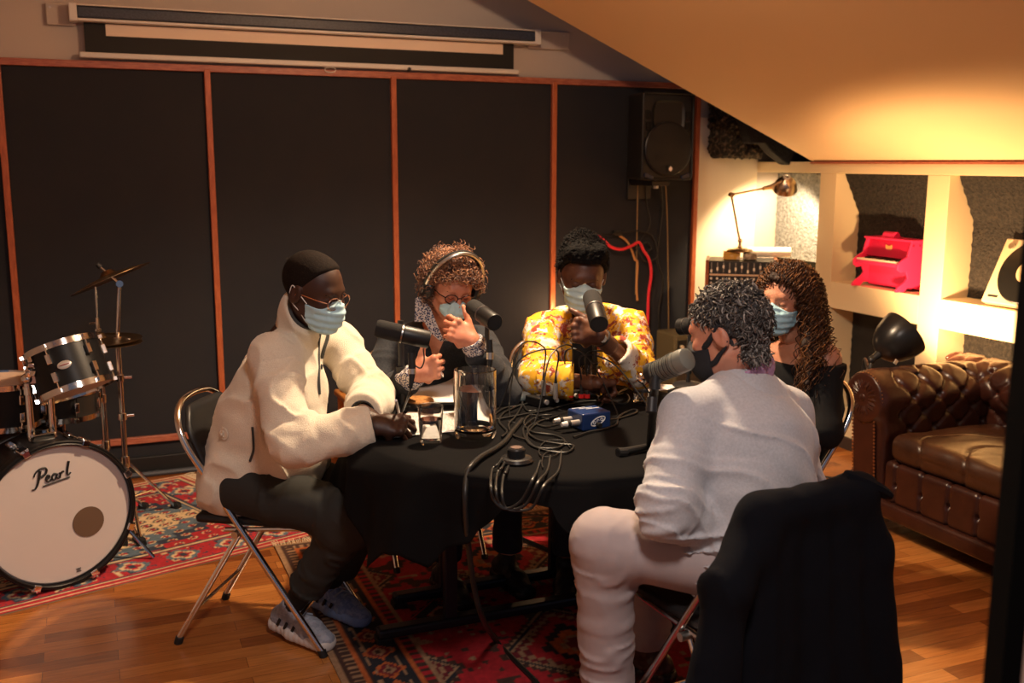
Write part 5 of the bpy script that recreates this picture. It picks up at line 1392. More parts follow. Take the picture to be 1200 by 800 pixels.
# pale wooden rounded chair back against the wall
q = ony(437, 427, 4.9); t = thing('wooden_chair', 'honey-coloured wooden chair with a rounded back by the wall, half hidden', 'chair', (q.x, 4.9, 0))
MB().lathe([(0, 0), (.085, 0), (.09, .008), (.085, .018), (0, .02)], q + V((.04, 0, -.06)), (0, -1, 0), 36).build('backrest', mat('honey_wood', (.62, .26, .07), .35, noise=(5, (.5, .19, .05), .4, .6)), t, smooth=30)
MB().tube([ony(432, 442, 4.86), ony(449, 390, 4.86)], .006, 6).build('back_post', mat('pale_wood', (.65, .40, .2), .4), t, smooth=True)
MB().box((q.x + .04, 4.95, .44), (.38, .38, .03)).build('seat', mat('honey_wood', (.62, .26, .07)), t, bevel=.008)
for dx in (-.16, .16):
    for dy in (-.15, .16): MB().cone((q.x + .04 + dx, 4.95 + dy, 0), (q.x + .04 + dx, 4.95 + dy, .43), .014, .018, n=10).build('leg', mat('honey_wood', (.62, .26, .07)), t, smooth=True)
for dx in (-.13, .21): MB().cone((q.x + dx, 5.10, .43), (q.x + dx * .7, 4.93, q.z - .06), .012, n=10).build('back_upright', mat('honey_wood', (.62, .26, .07)), t, smooth=True)
# dark bag and cables on the rug under the table
S = SDF((1.65, 3.1, -.02), (2.15, 3.6, .34), .01); S.add(rbox((1.90, 3.36, .12), (.15, .12, .115), .05), .03); S.disp(lambda P: .012 * fbm(P * 9, 2, 3)); S.keep(lambda P: .009 - P[..., 2])
o = sdf_obj('black_bag', S, mat('black_nylon', (.010, .010, .011), .6), None); tag(o, 'soft black bag on the rug under the table', 'bag')
# ------------------------------------------------------------------ people
def n3(v): v = np.array(v, float); return v / np.linalg.norm(v)
CXv, CYv, CZv = np.array(cx_), np.array(cy_), np.array(cz_)
def cdir(a, b, c): return n3(CXv * a + CYv * b + CZv * c)          # right, up, away as seen in the photo
def W_(px, py, D): return np.array(ond(px, py, D))

def head_prims(S, jaw=1., nose=1., ears=True, fem=0):
    S.add(ell((-.016, 0, .034), (.098, .077, .089)), .01)
    S.add(ell((.030, 0, .002), (.060, .063, .086)), .03)
    S.add(ell((.036, 0, -.064), (.048, .046 * jaw, .046)), .03)
    for s in (1, -1):
        S.add(cap((-.002, s * .050 * jaw, -.052), (.060, s * .020, -.096), .018, .014), .02)
        S.add(ell((.060, s * .040, -.020), (.026, .022, .020)), .02)
    S.add(ell((.074, 0, -.098), (.018, .021, .017)), .018)
    S.add(cap((.080, -.028, .026), (.080, .028, .026), .0115), .018)
    for s in (1, -1): S.cut(ell((.098, s * .031, .004), (.016, .019, .0125)), .012)
    for s in (1, -1): S.add(ell((.0765, s * .031, .003), (.0140, .0155, .0125)), .003)
    S.add(cap((.086, 0, .016), (.108 * nose, 0, -.030), .0070, .0115), .011)
    for s in (1, -1): S.add(ell((.098, s * .0125, -.034), (.011, .008, .0075)), .006)
    S.add(ell((.088, 0, -.058), (.011, .024, .0065)), .005); S.add(ell((.086, 0, -.069), (.011, .020, .0070)), .005)
    if ears:
        c, s_ = math.cos(.35), math.sin(.35)
        for s in (1, -1):
            R = np.array([[c * .96, s * .3, s_], [-s * .25, .95, .1], [-s_, 0, c]]).T
            q, _ = np.linalg.qr(R); 
            S.add(ell((-.010, s * .081, -.002), (.021, .0095, .033), R=np.array([[c, 0, -s_], [0, 1, 0], [s_, 0, c]]).T), .006)
            S.cut(ell((-.006, s * .092, .003), (.011, .0075, .020)), .004)
            S.add(ell((.004, s * .079, -.004), (.005, .005, .008)), .004)
    return S
class Head:
    def __init__(s, c, f, roll=0, scale=1.):
        f = n3(f); up = np.array([0, 0, 1.]); l = n3(np.cross(up, f)); u = np.cross(f, l)
        l2 = l * math.cos(roll) + u * math.sin(roll); u2 = np.cross(f, l2)
        s.M = np.stack([f, l2, u2], 1); s.c = np.array(c, float); s.k = scale
    def w(s, p): return s.c + s.k * (s.M @ np.array(p, float)) if np.ndim(p) == 1 else s.c + s.k * (np.asarray(p) @ s.M.T)
    def l(s, p): return (s.M.T @ (np.array(p, float) - s.c)) / s.k
    def d(s, v): return s.M @ np.array(v, float)
def face_frame():
    return SDF((-.125, -.10, -.15), (.13, .10, .135), .003)
def head_mesh(H, C7, neck_r=.054, **k):
    S = SDF((-.14, -.115, -.22), (.135, .115, .135), .003)
    head_prims(S, **k)
    b = H.l(C7)
    S.add(cap((-.030, 0, -.055), (b[0] * .85, b[1] * .8, b[2] * .85), neck_r, neck_r + .006), .025)
    S.add(cap((.0, 0, -.075), (b[0] * .7 + .03, b[1] * .6, b[2] * .85), neck_r * .75, neck_r * .8), .02)
    v, q = S.mesh(); v = relax(v, q, 1)
    return H.w(v), q
HL_X = [-.12, -.06, -.03, -.005, .022, .045, .065, .1]
def hair_shell(H, off, zl, name, m, parent, noise_amp=.0, noise_sc=60, extra=None, res=.003, cols=None, kk=.006):
    S = SDF((-.16, -.13, -.13), (.14, .13, .20), res)
    S.add(ell((-.018, 0, .036), (.098 + off, .078 + off, .089 + off)), .01)
    S.add(ell((.022, 0, .045), (.062 + off * .7, .062 + off * .7, .058 + off * .7)), .03)
    if extra: extra(S)
    if noise_amp: S.disp(lambda P: noise_amp * fbm(P * noise_sc, 3, 21))
    S.keep(lambda P: np.interp(P[..., 0], HL_X, zl) - P[..., 2], kk)
    v, q = S.mesh(); v = relax(v, q, 1)
    me = np_mesh(name, H.w(v) - np.array(wloc(parent)), q)
    if cols is not None: set_col(me, cols(v))
    return link(name, me, m, parent), v, q
def scalp_points(n, zl, off=.0, seed=1, cx=-.018):
    R_ = np.random.RandomState(seed); out = []; nr = []
    while len(out) < n:
        d = R_.normal(size=3); d /= np.linalg.norm(d)
        p = np.array([cx, 0, .036]) + d * np.array([.098 + off, .078 + off, .089 + off])
        if p[2] > np.interp(p[0], HL_X, zl) : out.append(p); nr.append(n3(d / np.array([.098, .078, .089])))
    return np.array(out), np.array(nr)
def strands(name, C, r, m, parent, cols=None, sides=4, taper=.4):
    """C: K x M x 3 centre lines in world space -> one hair mesh"""
    K, M, _ = C.shape
    T = np.gradient(C, axis=1); T /= np.maximum(np.linalg.norm(T, axis=2, keepdims=True), 1e-9)
    ref = np.array([.31, .52, .79]); A = np.cross(T, ref); A /= np.maximum(np.linalg.norm(A, axis=2, keepdims=True), 1e-6); B = np.cross(T, A)
    rr = np.linspace(1, taper, M)[None, :, None] * (np.asarray(r).reshape(-1, 1, 1) if np.ndim(r) else r)
    ring = []
    for k in range(sides):
        a = 2 * PI * k / sides; ring.append(C + rr * (A * math.cos(a) + B * math.sin(a)))
    v = np.stack(ring, 2).reshape(-1, 3)
    i = np.arange(K)[:, None, None] * M * sides + np.arange(M - 1)[None, :, None] * sides + np.arange(sides)[None, None, :]
    j = np.arange(K)[:, None, None] * M * sides + np.arange(M - 1)[None, :, None] * sides + ((np.arange(sides) + 1) % sides)[None, None, :]
    f = np.stack([i, j, j + sides, i + sides], -1).reshape(-1, 4)
    me = np_mesh(name, v - np.array(wloc(parent)), f)
    if cols is not None: set_col(me, np.repeat(cols, M * sides, axis=0))
    return link(name, me, m, parent)
def coil_lines(P, N, G, L, rad, turns, M, seed=1, flow=None):
    """curly strands: start P, leave along N, bend towards G over length L, wound with radius rad"""
    R_ = np.random.RandomState(seed); K = len(P); t = np.linspace(0, 1, M)[None, :, None]
    L = np.asarray(L).reshape(-1, 1, 1); rad = np.asarray(rad).reshape(-1, 1, 1)
    G = np.asarray(G); G = G if G.ndim == 2 else np.repeat(G[None], K, 0)
    mid = P[:, None] + N[:, None] * L * (t - .5 * t * t) * .9 + G[:, None] * L * (.5 * t * t)
    if flow is not None: mid = flow(mid, t)
    a = n3_(np.cross(N + .01, G + R_.normal(size=G.shape) * .2)); b = n3_(np.cross(N + G, a))
    ph = R_.uniform(0, 2 * PI, (K, 1, 1)) + np.asarray(turns).reshape(-1, 1, 1) * 2 * PI * t
    e = np.clip(t * 5, 0, 1)
    return mid + e * rad * (a[:, None] * np.cos(ph) + b[:, None] * np.sin(ph))
def n3_(v): return v / np.maximum(np.linalg.norm(v, axis=-1, keepdims=True), 1e-9)

M_maskblue = mat('pale_blue_surgical_mask', (.42, .66, .76), .8, bump=(300, .3, .001), sheen=.2)
M_maskw = mat('white_elastic', (.8, .8, .78), .7)
def surgical_mask(H, parent, top=-.004, low=-.122, xs=.020, squash=0, m=None, loops=True, drop=0, name='face_mask', pleats=True, sides=(1, -1)):
    S = SDF((-.02, -.09, -.15), (.14, .09, .04), .0028)
    head_prims(S, ears=False)
    S.add(ell((.062, 0, -.056 + drop), (.056, .050, .060)), .02)
    S.f -= .0035
    if pleats: S.disp(lambda P: .0022 * np.sin((P[:, 2] + .1) * 2 * PI / .024) * (np.abs(P[:, 1]) < .06) + .0012 * vnoise(P * 90, 6))
    def reg(P):
        y = np.abs(P[..., 1]); zt = top - .020 * np.clip(y / .06, 0, 1) ** 1.2 + .010 * np.exp(-(y / .012) ** 2)
        return np.maximum(np.maximum(P[..., 2] - zt, low + .35 * np.clip(y - .02, 0, 1) - P[..., 2]), xs + .12 * np.clip(-.03 - P[..., 2], -.06, 1) - P[..., 0])
    S.keep(reg, .002)
    v, q = S.mesh(); v = relax(v, q, 1)
    o = link(name, np_mesh(name, H.w(v) - np.array(wloc(parent)), q), m or M_maskblue, parent)
    if loops:
        for s in sides:
            L_ = [(.028, s * .066, -.022), (.005, s * .080, .004), (-.020, s * .086, .026), (-.030, s * .083, .010), (-.030, s * .080, -.018), (-.018, s * .077, -.034), (.006, s * .064, -.058), (.024, s * .054, -.082)]
            MB().tube(spline([V(H.w(p)) for p in L_], 6), .0016, 5).build('ear_loop', M_maskw, o, smooth=True)
    # white bound edge
    return o
def glasses(H, parent, m, lens_m, w=.024, h=.019, x=.103, z=.000, dy=.031, r=.0014, temple=True):
    o = None
    for s in (1, -1):
        ring = []
        for k in range(20):
            a = 2 * PI * k / 20; cc, ss = math.cos(a), math.sin(a)
            ring.append(V(H.w((x - .006 * abs(cc * .7) - .004 * (cc * s > 0), s * dy + w * cc, z + h * ss * (1 - .12 * abs(cc))))))
        if o is None: o = MB().tube(ring, r, 6, closed=True).build('glasses', m, parent, smooth=True)
        else: MB().tube(ring, r, 6, closed=True).build('rim', m, o, smooth=True)
        le = MB(); c = V(H.w((x - .004, s * dy, z))); n = len(ring)
        le.v = [tuple(c)] + [tuple(q) for q in ring]; le.f = [(0, 1 + i, 1 + (i + 1) % n) for i in range(n)]; le.mi = [0] * n
        le.build('lens', lens_m, o)
        if temple: MB().tube([V(H.w(p)) for p in ((x - .012, s * (dy + w), z + .004), (x - .035, s * .070, z + .006), (.0, s * .083, z + .008), (-.018, s * .085, z - .008))], r, 6).build('temple', m, o, smooth=True)
    MB().tube(spline([V(H.w(p)) for p in ((x - .003, dy - w, z + .004), (x + .003, 0, z + .008), (x - .003, -dy + w, z + .004))], 5), r, 6).build('bridge', m, o, smooth=True)
    return o
def lash_and_brow(H, parent, hairm, closed=True, brow=True):
    for s in (1, -1):
        if brow: MB().tube(spline([V(H.w(p)) for p in ((.091, s * .013, .022), (.090, s * .030, .028), (.078, s * .047, .020))], 5), [.0022] * 3 + [.0030] * 5 + [.0014] * 3, 6).build('eyebrow', hairm, parent, smooth=True)
        if closed: MB().tube(spline([V(H.w(p)) for p in ((.0868, s * .019, .0005), (.0905, s * .031, -.0045), (.0835, s * .0435, -.001))], 5), .0011, 5).build('eyelashes', hairm, parent, smooth=True)
        else:
            e = MB().ball(V(H.w((.0790, s * .031, .0025))), .0122 * H.k, 20, 14).build('eye', mat('eye_white', (.75, .70, .66), .15), parent, smooth=True)
            f = H.d((.93, 0, -.36)); c = H.w((.0790, s * .031, .0015))
            MB().ball(V(c + f * .0068), .0068, 16, 10).build('iris', mat('brown_iris', (.05, .02, .01), .1), e, smooth=True)
            # upper lid
            MB().tube(spline([V(H.w(p)) for p in ((.0860, s * .0175, .004), (.0925, s * .027, .0095), (.0915, s * .036, .0095), (.0830, s * .0455, .004))], 5), .0016, 5).build('eyelashes', hairm, parent, smooth=True)

FING = [((.033, .041, .026, .021), .0092), ((.011, .045, .030, .022), .0094), ((-.011, .041, .028, .021), .0090), ((-.031, .033, .021, .018), .0080)]
def hand_mesh(wr, d, n, right, curls, thumb=(35, 25, 20), spread=3, k=1., el=None, tdir=None, res=.0026):
    wr = np.array(wr, float); d = n3(d); n = np.array(n, float); n = n3(n - d * (n @ d)); s = np.cross(d, n) * (1 if right else -1)
    pts = []; pr = []
    def add(a, b, ra, rb, kk): pr.append((cap(a, b, ra, rb), kk)); pts.extend([a, b])
    # palm
    for i, ((o, *_), r) in enumerate(FING):
        add(wr + (s * o * .62 + d * .012) * k, wr + (s * o + d * (.088 - .006 * abs(i - 1))) * k, .0150 * k, .0125 * k, .012)
    pr.append((ell(wr + (s * .026 + d * .036 + n * .012) * k, (.020 * k, .020 * k, .026 * k)), .015)); pr.append((ell(wr + (-s * .022 + d * .040 + n * .008) * k, (.016 * k, .016 * k, .03 * k)), .015))
    for i, ((o, a1, a2, a3), r) in enumerate(FING):
        c = curls[i]; c = c if isinstance(c, (tuple, list)) else (c, c * 1.1, c * .7)
        p = wr + (s * o + d * (.088 - .006 * abs(i - 1))) * k; sp = math.radians(spread) * (o / .02)
        dd = n3(d + s * math.tan(sp)); ang = 0
        pr.append((ell(p - n * .006 * k, (.0115 * k,) * 3), .008))
        for L_, cc, rr0, rr1 in ((a1, c[0], r, r * .92), (a2, c[1], r * .92, r * .85), (a3, c[2], r * .85, r * .72)):
            ang += math.radians(cc); v = dd * math.cos(ang) + n * math.sin(ang); q = p + v * L_ * k
            add(p, q, rr0 * k, rr1 * k, .0035); p = q
    p = wr + (s * .030 + d * .022 + n * .006) * k
    t0 = n3(tdir) if tdir is not None else n3(d * math.cos(math.radians(thumb[0])) + s * math.sin(math.radians(thumb[0])) + n * .25)
    add(p, p + t0 * .040 * k, .0150 * k, .0118 * k, .012); p = p + t0 * .040 * k
    t1 = n3(t0 + (d * .4 + n * .35 - s * .1) * math.tan(math.radians(thumb[1]))); add(p, p + t1 * .031 * k, .0112 * k, .0102 * k, .005); p = p + t1 * .031 * k
    t2 = n3(t1 + (d * .3 + n * .4) * math.tan(math.radians(thumb[2]))); add(p, p + t2 * .024 * k, .0102 * k, .0082 * k, .004)
    if el is not None:
        e = wr + n3(np.array(el) - wr) * .07; add(wr + d * .02 * k, wr, .0225 * k, .0245 * k, .02); pr.append((cap(wr, e, .0250 * k, .029 * k, (s, 1.12)), .015)); pts.append(e)
    P = np.array(pts); S = SDF(P.min(0) - .035, P.max(0) + .035, res)
    for q, kk in pr: S.add(q, kk)
    v, q = S.mesh(); return relax(v, q, 1), q

def ridged(P, a, b, f, seed):
    ax = n3(np.array(b) - np.array(a)); t = (P - a) @ ax; q = P - np.array(a) - t[:, None] * ax
    Q = q * f * .33; c = t * f + .35 * np.linalg.norm(q, axis=1) * f
    n = vnoise(np.stack([c, Q @ np.array([.6, .5, .62]) + 3, Q @ np.array([-.5, .8, .33])], -1), seed)
    return np.clip(1 - np.abs(n) * 2.2, 0, 1) ** 1.5
def segd(P, a, b):
    a = np.array(a); ab = np.array(b) - a; t = np.clip(((P - a) @ ab) / (ab @ ab), 0, 1); return np.linalg.norm(P - a - t[:, None] * ab, axis=1), t
def limb_folds(S, a, b, r, amp, f, seed, lo=0., hi=1., band=.035):
    def fn(P):
        d, t = segd(P, a, b); m = np.clip((band - np.abs(d - r)) / band, 0, 1) * np.clip((t - lo) / .15 + .4, 0, 1) * np.clip((hi - t) / .15 + .4, 0, 1)
        return -amp * ridged(P, a, b, f, seed) * m
    S.disp(fn)
def body_mesh(J, fem=False, res=.010, rs=.82):
    """inner body: torso, arms to the wrist, legs; stays under the clothes"""
    A = {k: np.array(v, float) for k, v in J.items()}
    allp = np.array(list(A.values())); S = SDF(allp.min(0) - .2, allp.max(0) + .12, res)
    lat = n3(A['shL'] - A['shR']); up = n3(A['C7'] - A['pel'])
    ch = A['pel'] * .32 + A['C7'] * .68
    S.add(cap(A['pel'], ch, .088 * rs / .82, .098 * rs / .82, (lat, 1.35)), .03)
    sh = A['C7'] - up * .055
    S.add(cap(ch, sh - up * .03, .088, .070, (lat, 1.4)), .04)
    for s in 'LR':
        S.add(cap(A['sh' + s], sh, .040, .045), .03); S.add(cap(A['sh' + s], A['el' + s], .045 * rs / .82, .036), .02); S.add(cap(A['el' + s], A['wr' + s], .036, .024), .012)
        if 'knee' + s in A:
            S.add(cap(A['hip' + s], A['knee' + s], .070, .046), .03); S.add(cap(A['knee' + s], A['ank' + s], .044, .030), .02)
            f = A.get('toe' + s, None)
            if f is not None: S.add(cap(A['ank' + s] + np.array([0, 0, -.03]), f, .028, .024), .02)
    v, q = S.mesh(); return relax(v, q, 2), q
def skin_obj(name, parts, m, parent):
    v, q = join_mesh(parts); return link(name, np_mesh(name, v - np.array(wloc(parent)), q), m, parent)
def cloth(name, S, m, parent, it=1, cols=None):
    v, q = S.mesh(); v = relax(v, q, it)
    me = np_mesh(name, v - np.array(wloc(parent)), q)
    if cols is not None: set_col(me, cols(v))
    return link(name, me, m, parent)
def bounds(pts, m): P = np.array(pts, float); return P.min(0) - m, P.max(0) + m
def shoe(ank, toe, m_up, m_sole, parent, lace=None, L_=.285, sock=None):
    """ank: ankle joint, toe: tip direction; sole follows the line heel-toe"""
    ank = np.array(ank, float); toe = np.array(toe, float); f = toe - ank; f[2] = 0; f = n3(f)
    tilt = (toe - ank); 
    heel = ank - f * .075 + np.array([0, 0, -.060]); tip = toe
    dv = n3(tip - heel); side = n3(np.cross(np.array([0, 0, 1.]), dv)); up = np.cross(dv, side)
    def w(a, b, c): return heel + dv * a + side * b + up * c
    pts = [w(-.04, 0, -.03), w(.30, 0, .12), w(.1, .06, 0), w(.1, -.06, 0), ank]
    lo, hi = bounds(pts, .05)
    S = SDF(lo, hi, .004)
    S.add(cap(w(.015, 0, .018), w(.16, 0, .012), .034, .036, (side, 1.08)), .02); S.add(cap(w(.16, .004, .010), w(.235, .0, .004), .040, .030, (side, 1.15)), .02)
    S.add(cap(w(.025, 0, .03), ank + up * .012, .034, .038), .02); S.add(cap(w(.075, 0, .045), w(.16, 0, .028), .030, .028), .02)
    S.keep(lambda P: -((P - w(0, 0, -.006)) @ up), .002)
    S.disp(lambda P: .0025 * np.abs(vnoise(P * 60, 4)) - .002 * (vnoise(P * np.array([25, 25, 25]), 8) > .2))
    o = cloth('shoe', S, m_up, parent)
    S = SDF(lo, hi, .004); 
    S.add(cap(w(.005, 0, -.006), w(.10, 0, -.008), .036, .034, (side, 1.16)), .02); S.add(cap(w(.10, 0, -.008), w(.232, .0, -.006), .040, .036, (side, 1.22)), .02)
    S.keep(lambda P: np.abs((P - w(0, 0, -.008)) @ up) - .022, .006)
    S.disp(lambda P: .0015 * (np.sin(((P - w(0, 0, 0)) @ dv) * 260) > .5))
    cloth('sole', S, m_sole, o)
    if lace:
        m = MB()
        for k in range(5):
            a = .085 + .022 * k; z = .077 - .0075 * k
            m.tube([V(w(a, -.030, z - .008)), V(w(a + .006, 0, z + .007)), V(w(a + .012, .030, z - .008))], .0032, 6)
        m.tube(spline([V(w(.085, 0, .08)), V(w(.08, .03, .088)), V(w(.07, .035, .07)), V(w(.082, .005, .08)), V(w(.08, -.032, .09)), V(w(.07, -.035, .072)), V(w(.084, 0, .08))], 5), .002, 6)
        m.build('laces', lace, o, smooth=True)
        S2 = MB(); 
        for k in range(3): S2.box(V(w(.05 + .035 * k, -.0415, .022 - .003 * k)), (.010, .004, .030), rot=Matrix((V(dv), V(side), V(up))).transposed() @ Matrix.Rotation(.5, 3, 'Y'))
        S2.build('side_stripes', M_black, o)
    return o
M_skA = mat('deep_brown_skin', (.050, .020, .011), .5, sss=.05, noise=(14, (.045, .017, .010), .4, .6), bump=(260, .15, .001))
M_skC = mat('brown_skin', (.150, .058, .030), .45, sss=.1, noise=(14, (.085, .032, .018), .4, .6), bump=(260, .15, .001))
M_skB = mat('fair_pinkish_skin', (.62, .27, .17), .48, sss=.15, noise=(16, (.54, .20, .12), .4, .6), bump=(260, .15, .001))
M_skD = mat('olive_skin', (.52, .24, .15), .45, sss=.15, noise=(16, (.45, .19, .11), .4, .6), bump=(260, .12, .001))
M_skE = mat('fair_skin', (.58, .27, .18), .48, sss=.15, noise=(16, (.50, .20, .13), .4, .6), bump=(260, .15, .001))
M_blkhair = mat('black_hair', (.005, .004, .004), .7, spec=.2)
def pants(J, m, parent, r=(.098, .072, .062, .052), seed=3, hem=.05, name='trousers', cols=None, sides='RL', amp=.010):
    A = {k: np.array(v, float) for k, v in J.items()}
    lo, hi = bounds([A[k] for k in A if k[:3] in ('pel', 'hip', 'kne', 'ank')], .14)
    S = SDF(lo, hi, .0065); lat = n3(A['hipL'] - A['hipR'])
    S.add(cap(A['pel'] + np.array([0, 0, .06]), A['pel'] - np.array([0, 0, .0]), .105, .112, (lat, 1.32)), .03)
    for s in sides:
        S.add(cap(A['hip' + s], A['knee' + s], r[0], r[1]), .035)
        e = A['knee' + s] + (A['ank' + s] - A['knee' + s]) * (1 - hem / .4)
        S.add(cap(A['knee' + s], e, r[2], r[3]), .045)
    for i, s in enumerate(sides):
        kn, an, hp = A['knee' + s], A['ank' + s], A['hip' + s]
        limb_folds(S, hp, kn, r[0] * .9, amp * .9, 16, seed + i, 0, .5); limb_folds(S, hp, kn, r[1], amp, 30, seed + 5 + i, .72, 1.)
        limb_folds(S, kn, an, r[2], amp * 1.0, 30, seed + 9 + i, 0, .35); limb_folds(S, kn, an, r[3], amp * 1.1, 28, seed + 12 + i, .45, 1.)
        e = kn + (an - kn) * (1 - hem / .4) + n3(an - kn) * r[3] * .35; ax = n3(an - kn)
        def kp(P, e=e, ax=ax, kn=kn, r3=r[3]):
            d = (P - e) @ ax; rr = np.linalg.norm(P - e - d[..., None] * ax, axis=-1)
            return np.where(rr < .14, d, -1)
        S.keep(kp, .004)
    return cloth(name, S, m, parent, 1, cols)
k45 = 1.045
def ws(d): return {k: W_(v[0], v[1], v[2] * k45) if len(v) == 3 and v[0] > 50 else np.array(v, float) for k, v in d.items()}
# ================================================================== A: man writing, cream fleece
def person_a():
    J = ws(dict(pel=(288, 552, 3.33), hipR=(285, 568, 3.25), hipL=(300, 548, 3.42), kneeR=(414, 607, 3.13), ankR=(.562, 3.318, .118), kneeL=(440, 588, 3.30), ankL=(.725, 3.455, .118), C7=(350, 372, 3.21), shR=(322, 420, 3.08), elR=(343, 520, 2.98), wrR=(440, 499, 3.02), shL=(393, 400, 3.42), elL=(437, 466, 3.36), wrL=(424, 484, 3.13)))
    t = thing('person', 'seated man in a cream fleece, black trousers and glasses, writing at the table', 'person', (.51, 3.42, 0))
    H = Head(W_(368, 341, 3.10 * k45), cdir(.88, -.36, -.38), .05, 1.0)
    pr = [head_mesh(H, J['C7'] + np.array([0, 0, -.02])), body_mesh(J)]
    pr.append(hand_mesh(J['wrR'], cdir(.93, .02, .12), cdir(.05, -.75, .65), True, [(38, 45, 22), (48, 55, 30), (58, 60, 35), (65, 60, 35)], thumb=(28, 20, 10), el=J['elR'], k=1.02))
    pr.append(hand_mesh(J['wrL'], cdir(.90, -.28, -.15), cdir(-.1, -.95, -.2), False, [(20, 25, 15), (22, 28, 15), (26, 30, 18), (30, 30, 20)], thumb=(40, 15, 10), el=J['elL'], k=1.0))
    skin_obj('body', pr, M_skA, t)
    hair_shell(H, .0016, [-.06, -.06, -.045, -.010, .034, .068, .088, .105], 'hair', mat('buzzed_hair', (.009, .0055, .004), .85, noise=(300, (.022, .014, .011), .5, .7), bump=(500, 1, .002), spec=.15), t, .0005, 260, kk=.03)
    lash_and_brow(H, t, M_blkhair)
    surgical_mask(H, t)
    glasses(H, t, mat('rose_gold_frame', (.70, .42, .30), .25, 1.), mat('clear_lens', (1, .92, .92), .02, trans=1, ior=1.05), w=.026, h=.021, x=.108, z=-.002)
    # fleece
    fm = mat('cream_fleece', (.80, .72, .58), .95, noise=(240, (.72, .63, .49), .35, .65), bump=(330, .9, .003), sheen=.4)
    pel, C7 = J['pel'], J['C7']; lat = n3(J['shL'] - J['shR']); up = n3(C7 - pel); fw = np.cross(lat, up) * 1.0; fw = n3(fw); 
    if fw @ cdir(1, 0, 0) < 0: fw = -fw
    lo, hi = bounds(list(J.values()), .2); lo[2] = pel[2] - .12; S = SDF(lo, hi, .0060)
    bl = pel - up * .035 - fw * .005
    ch = pel * .38 + C7 * .62 + fw * .015
    S.add(cap(bl, pel * .6 + C7 * .4, .136, .128, (lat, 1.30)), .03)
    S.add(cap(pel * .6 + C7 * .4, ch, .126, .118, (lat, 1.36)), .05)
    S.add(cap(ch, C7 - up * .115 + fw * .015, .112, .075, (lat, 1.45)), .05)
    for s in 'RL':
        sh, el, wr = J['sh' + s], J['el' + s], J['wr' + s]
        S.add(cap(C7 - up * .085, sh, .046, .066), .035)
        S.add(cap(sh, el, .074, .064), .035)
        we = wr + n3(el - wr) * .012
        S.add(cap(el, we, .064, .046), .03)
        S.add(cap(el + n3(wr - el) * .05, we - n3(wr - el) * .03, .064, .052), .03)
    # collar
    n0 = C7 - up * .02 + fw * .014; n1 = n0 + n3(H.w((-.015, 0, -.06)) - n0) * .105
    S.add(cap(n0 - up * .03, n1, .072, .071, (lat, 1.03)), .010)
    S.add(cap(pel * .78 + C7 * .22 + fw * .155, ch + fw * .085 - up * .05, .105, .085, (lat, 1.25)), .05)
    for s, sd in (('R', 11), ('L', 12)):
        sh, el, wr = J['sh' + s], J['el' + s], J['wr' + s]
        limb_folds(S, sh, el, .07, .012, 13, sd, .15, .8); limb_folds(S, sh, el, .066, .016, 24, sd + 3, .65, 1.)
        limb_folds(S, el, wr, .06, .018, 24, sd + 7, 0., .75); limb_folds(S, el, wr, .05, .010, 34, sd + 9, .6, 1.)
    def drape(P):
        r = 1 - np.abs(vnoise(np.stack([(P @ lat) * 13 + (P @ up) * 3, (P @ up) * 4.5, (P @ fw) * 10], -1), 31)) * 2.2
        return -.012 * np.clip(r, 0, 1) ** 1.6 + .004 * fbm(P * 12, 2, 9)
    S.disp(drape)
    # seam lines over the shoulder
    def seam(P):
        d = np.abs((P - J['shR'] + lat * .0) @ n3(J['elR'] - J['shR']) - .035); near, _ = segd(P, J['shR'], J['elR'])
        return .003 * np.exp(-(d / .004) ** 2) * (near < .11)
    S.disp(seam)
    # open the collar top and sleeve ends, flatten the hem
    S.keep(lambda P: np.where(np.linalg.norm(P - n1, axis=-1) < .14, ((P - n1) @ n3(n3(n1 - n0) + fw * .50)) - .006, -1), .004)
    for s in 'RL':
        wr = J['wr' + s]; ax = n3(wr - J['el' + s])
        S.keep(lambda P, wr=wr, ax=ax: np.where(np.linalg.norm(P - wr, axis=-1) < .09, (P - wr) @ ax + .008, -1), .004)
        S.cut(cap(wr - ax * .02, wr + ax * .05, .034, .036), .004)
    S.cut(cap(n0 * .4 + n1 * .6, n1 + (n1 - n0) * .6, .058, .060, (lat, 1.02)), .004)
    hemn = n3(up * 1. - fw * .1)
    o = cloth('fleece', S, fm, t, 1)
    dk = mat('dark_grey_trim', (.045, .048, .048), .7)
    # collar lining, zip, cuffs, pocket
    axc = n3(n3(n1 - n0) + fw * .50); cc = n1 + axc * .004; a1 = n3(np.cross(axc, lat)); a2 = np.cross(axc, a1)
    ring = [V(cc + (a1 * math.cos(k) * .067 + a2 * math.sin(k) * .064)) for k in np.linspace(0, 2 * PI, 33)[:-1]]
    MB().tube(ring, .0065, 8, closed=True).build('collar_lining', dk, o, smooth=True)
    zp = [(383, 386), (386, 400), (387, 420), (385, 445), (386, 470), (382, 490)]
    fs = []
    v_all = None
    import mathutils
    me = o.data; bvh = mathutils.bvhtree.BVHTree.FromPolygons([v.co + o.parent.location for v in me.vertices], [tuple(p.vertices) for p in me.polygons])
    def on(px, py, off=.002):
        d = ray(px, py).normalized(); h = bvh.ray_cast(CAM, d); return (h[0] + h[1] * off) if h[0] is not None else ond(px, py, 3.2)
    def strip(pts, r, nm, m, n=5): return MB().tube(spline([on(*q) for q in pts], n), r, 6).build(nm, m, o, smooth=True)
    strip([(375, 388), (373, 402), (373, 420), (373, 442), (374, 462)], .0045, 'zip', dk)
    strip([(384, 388), (383, 396), (379, 408), (376, 420)], .0070, 'zip_lining', dk)
    MB().ball(on(375, 430, .006), (.004, .004, .010)).build('zip_pull', dk, o, smooth=True)
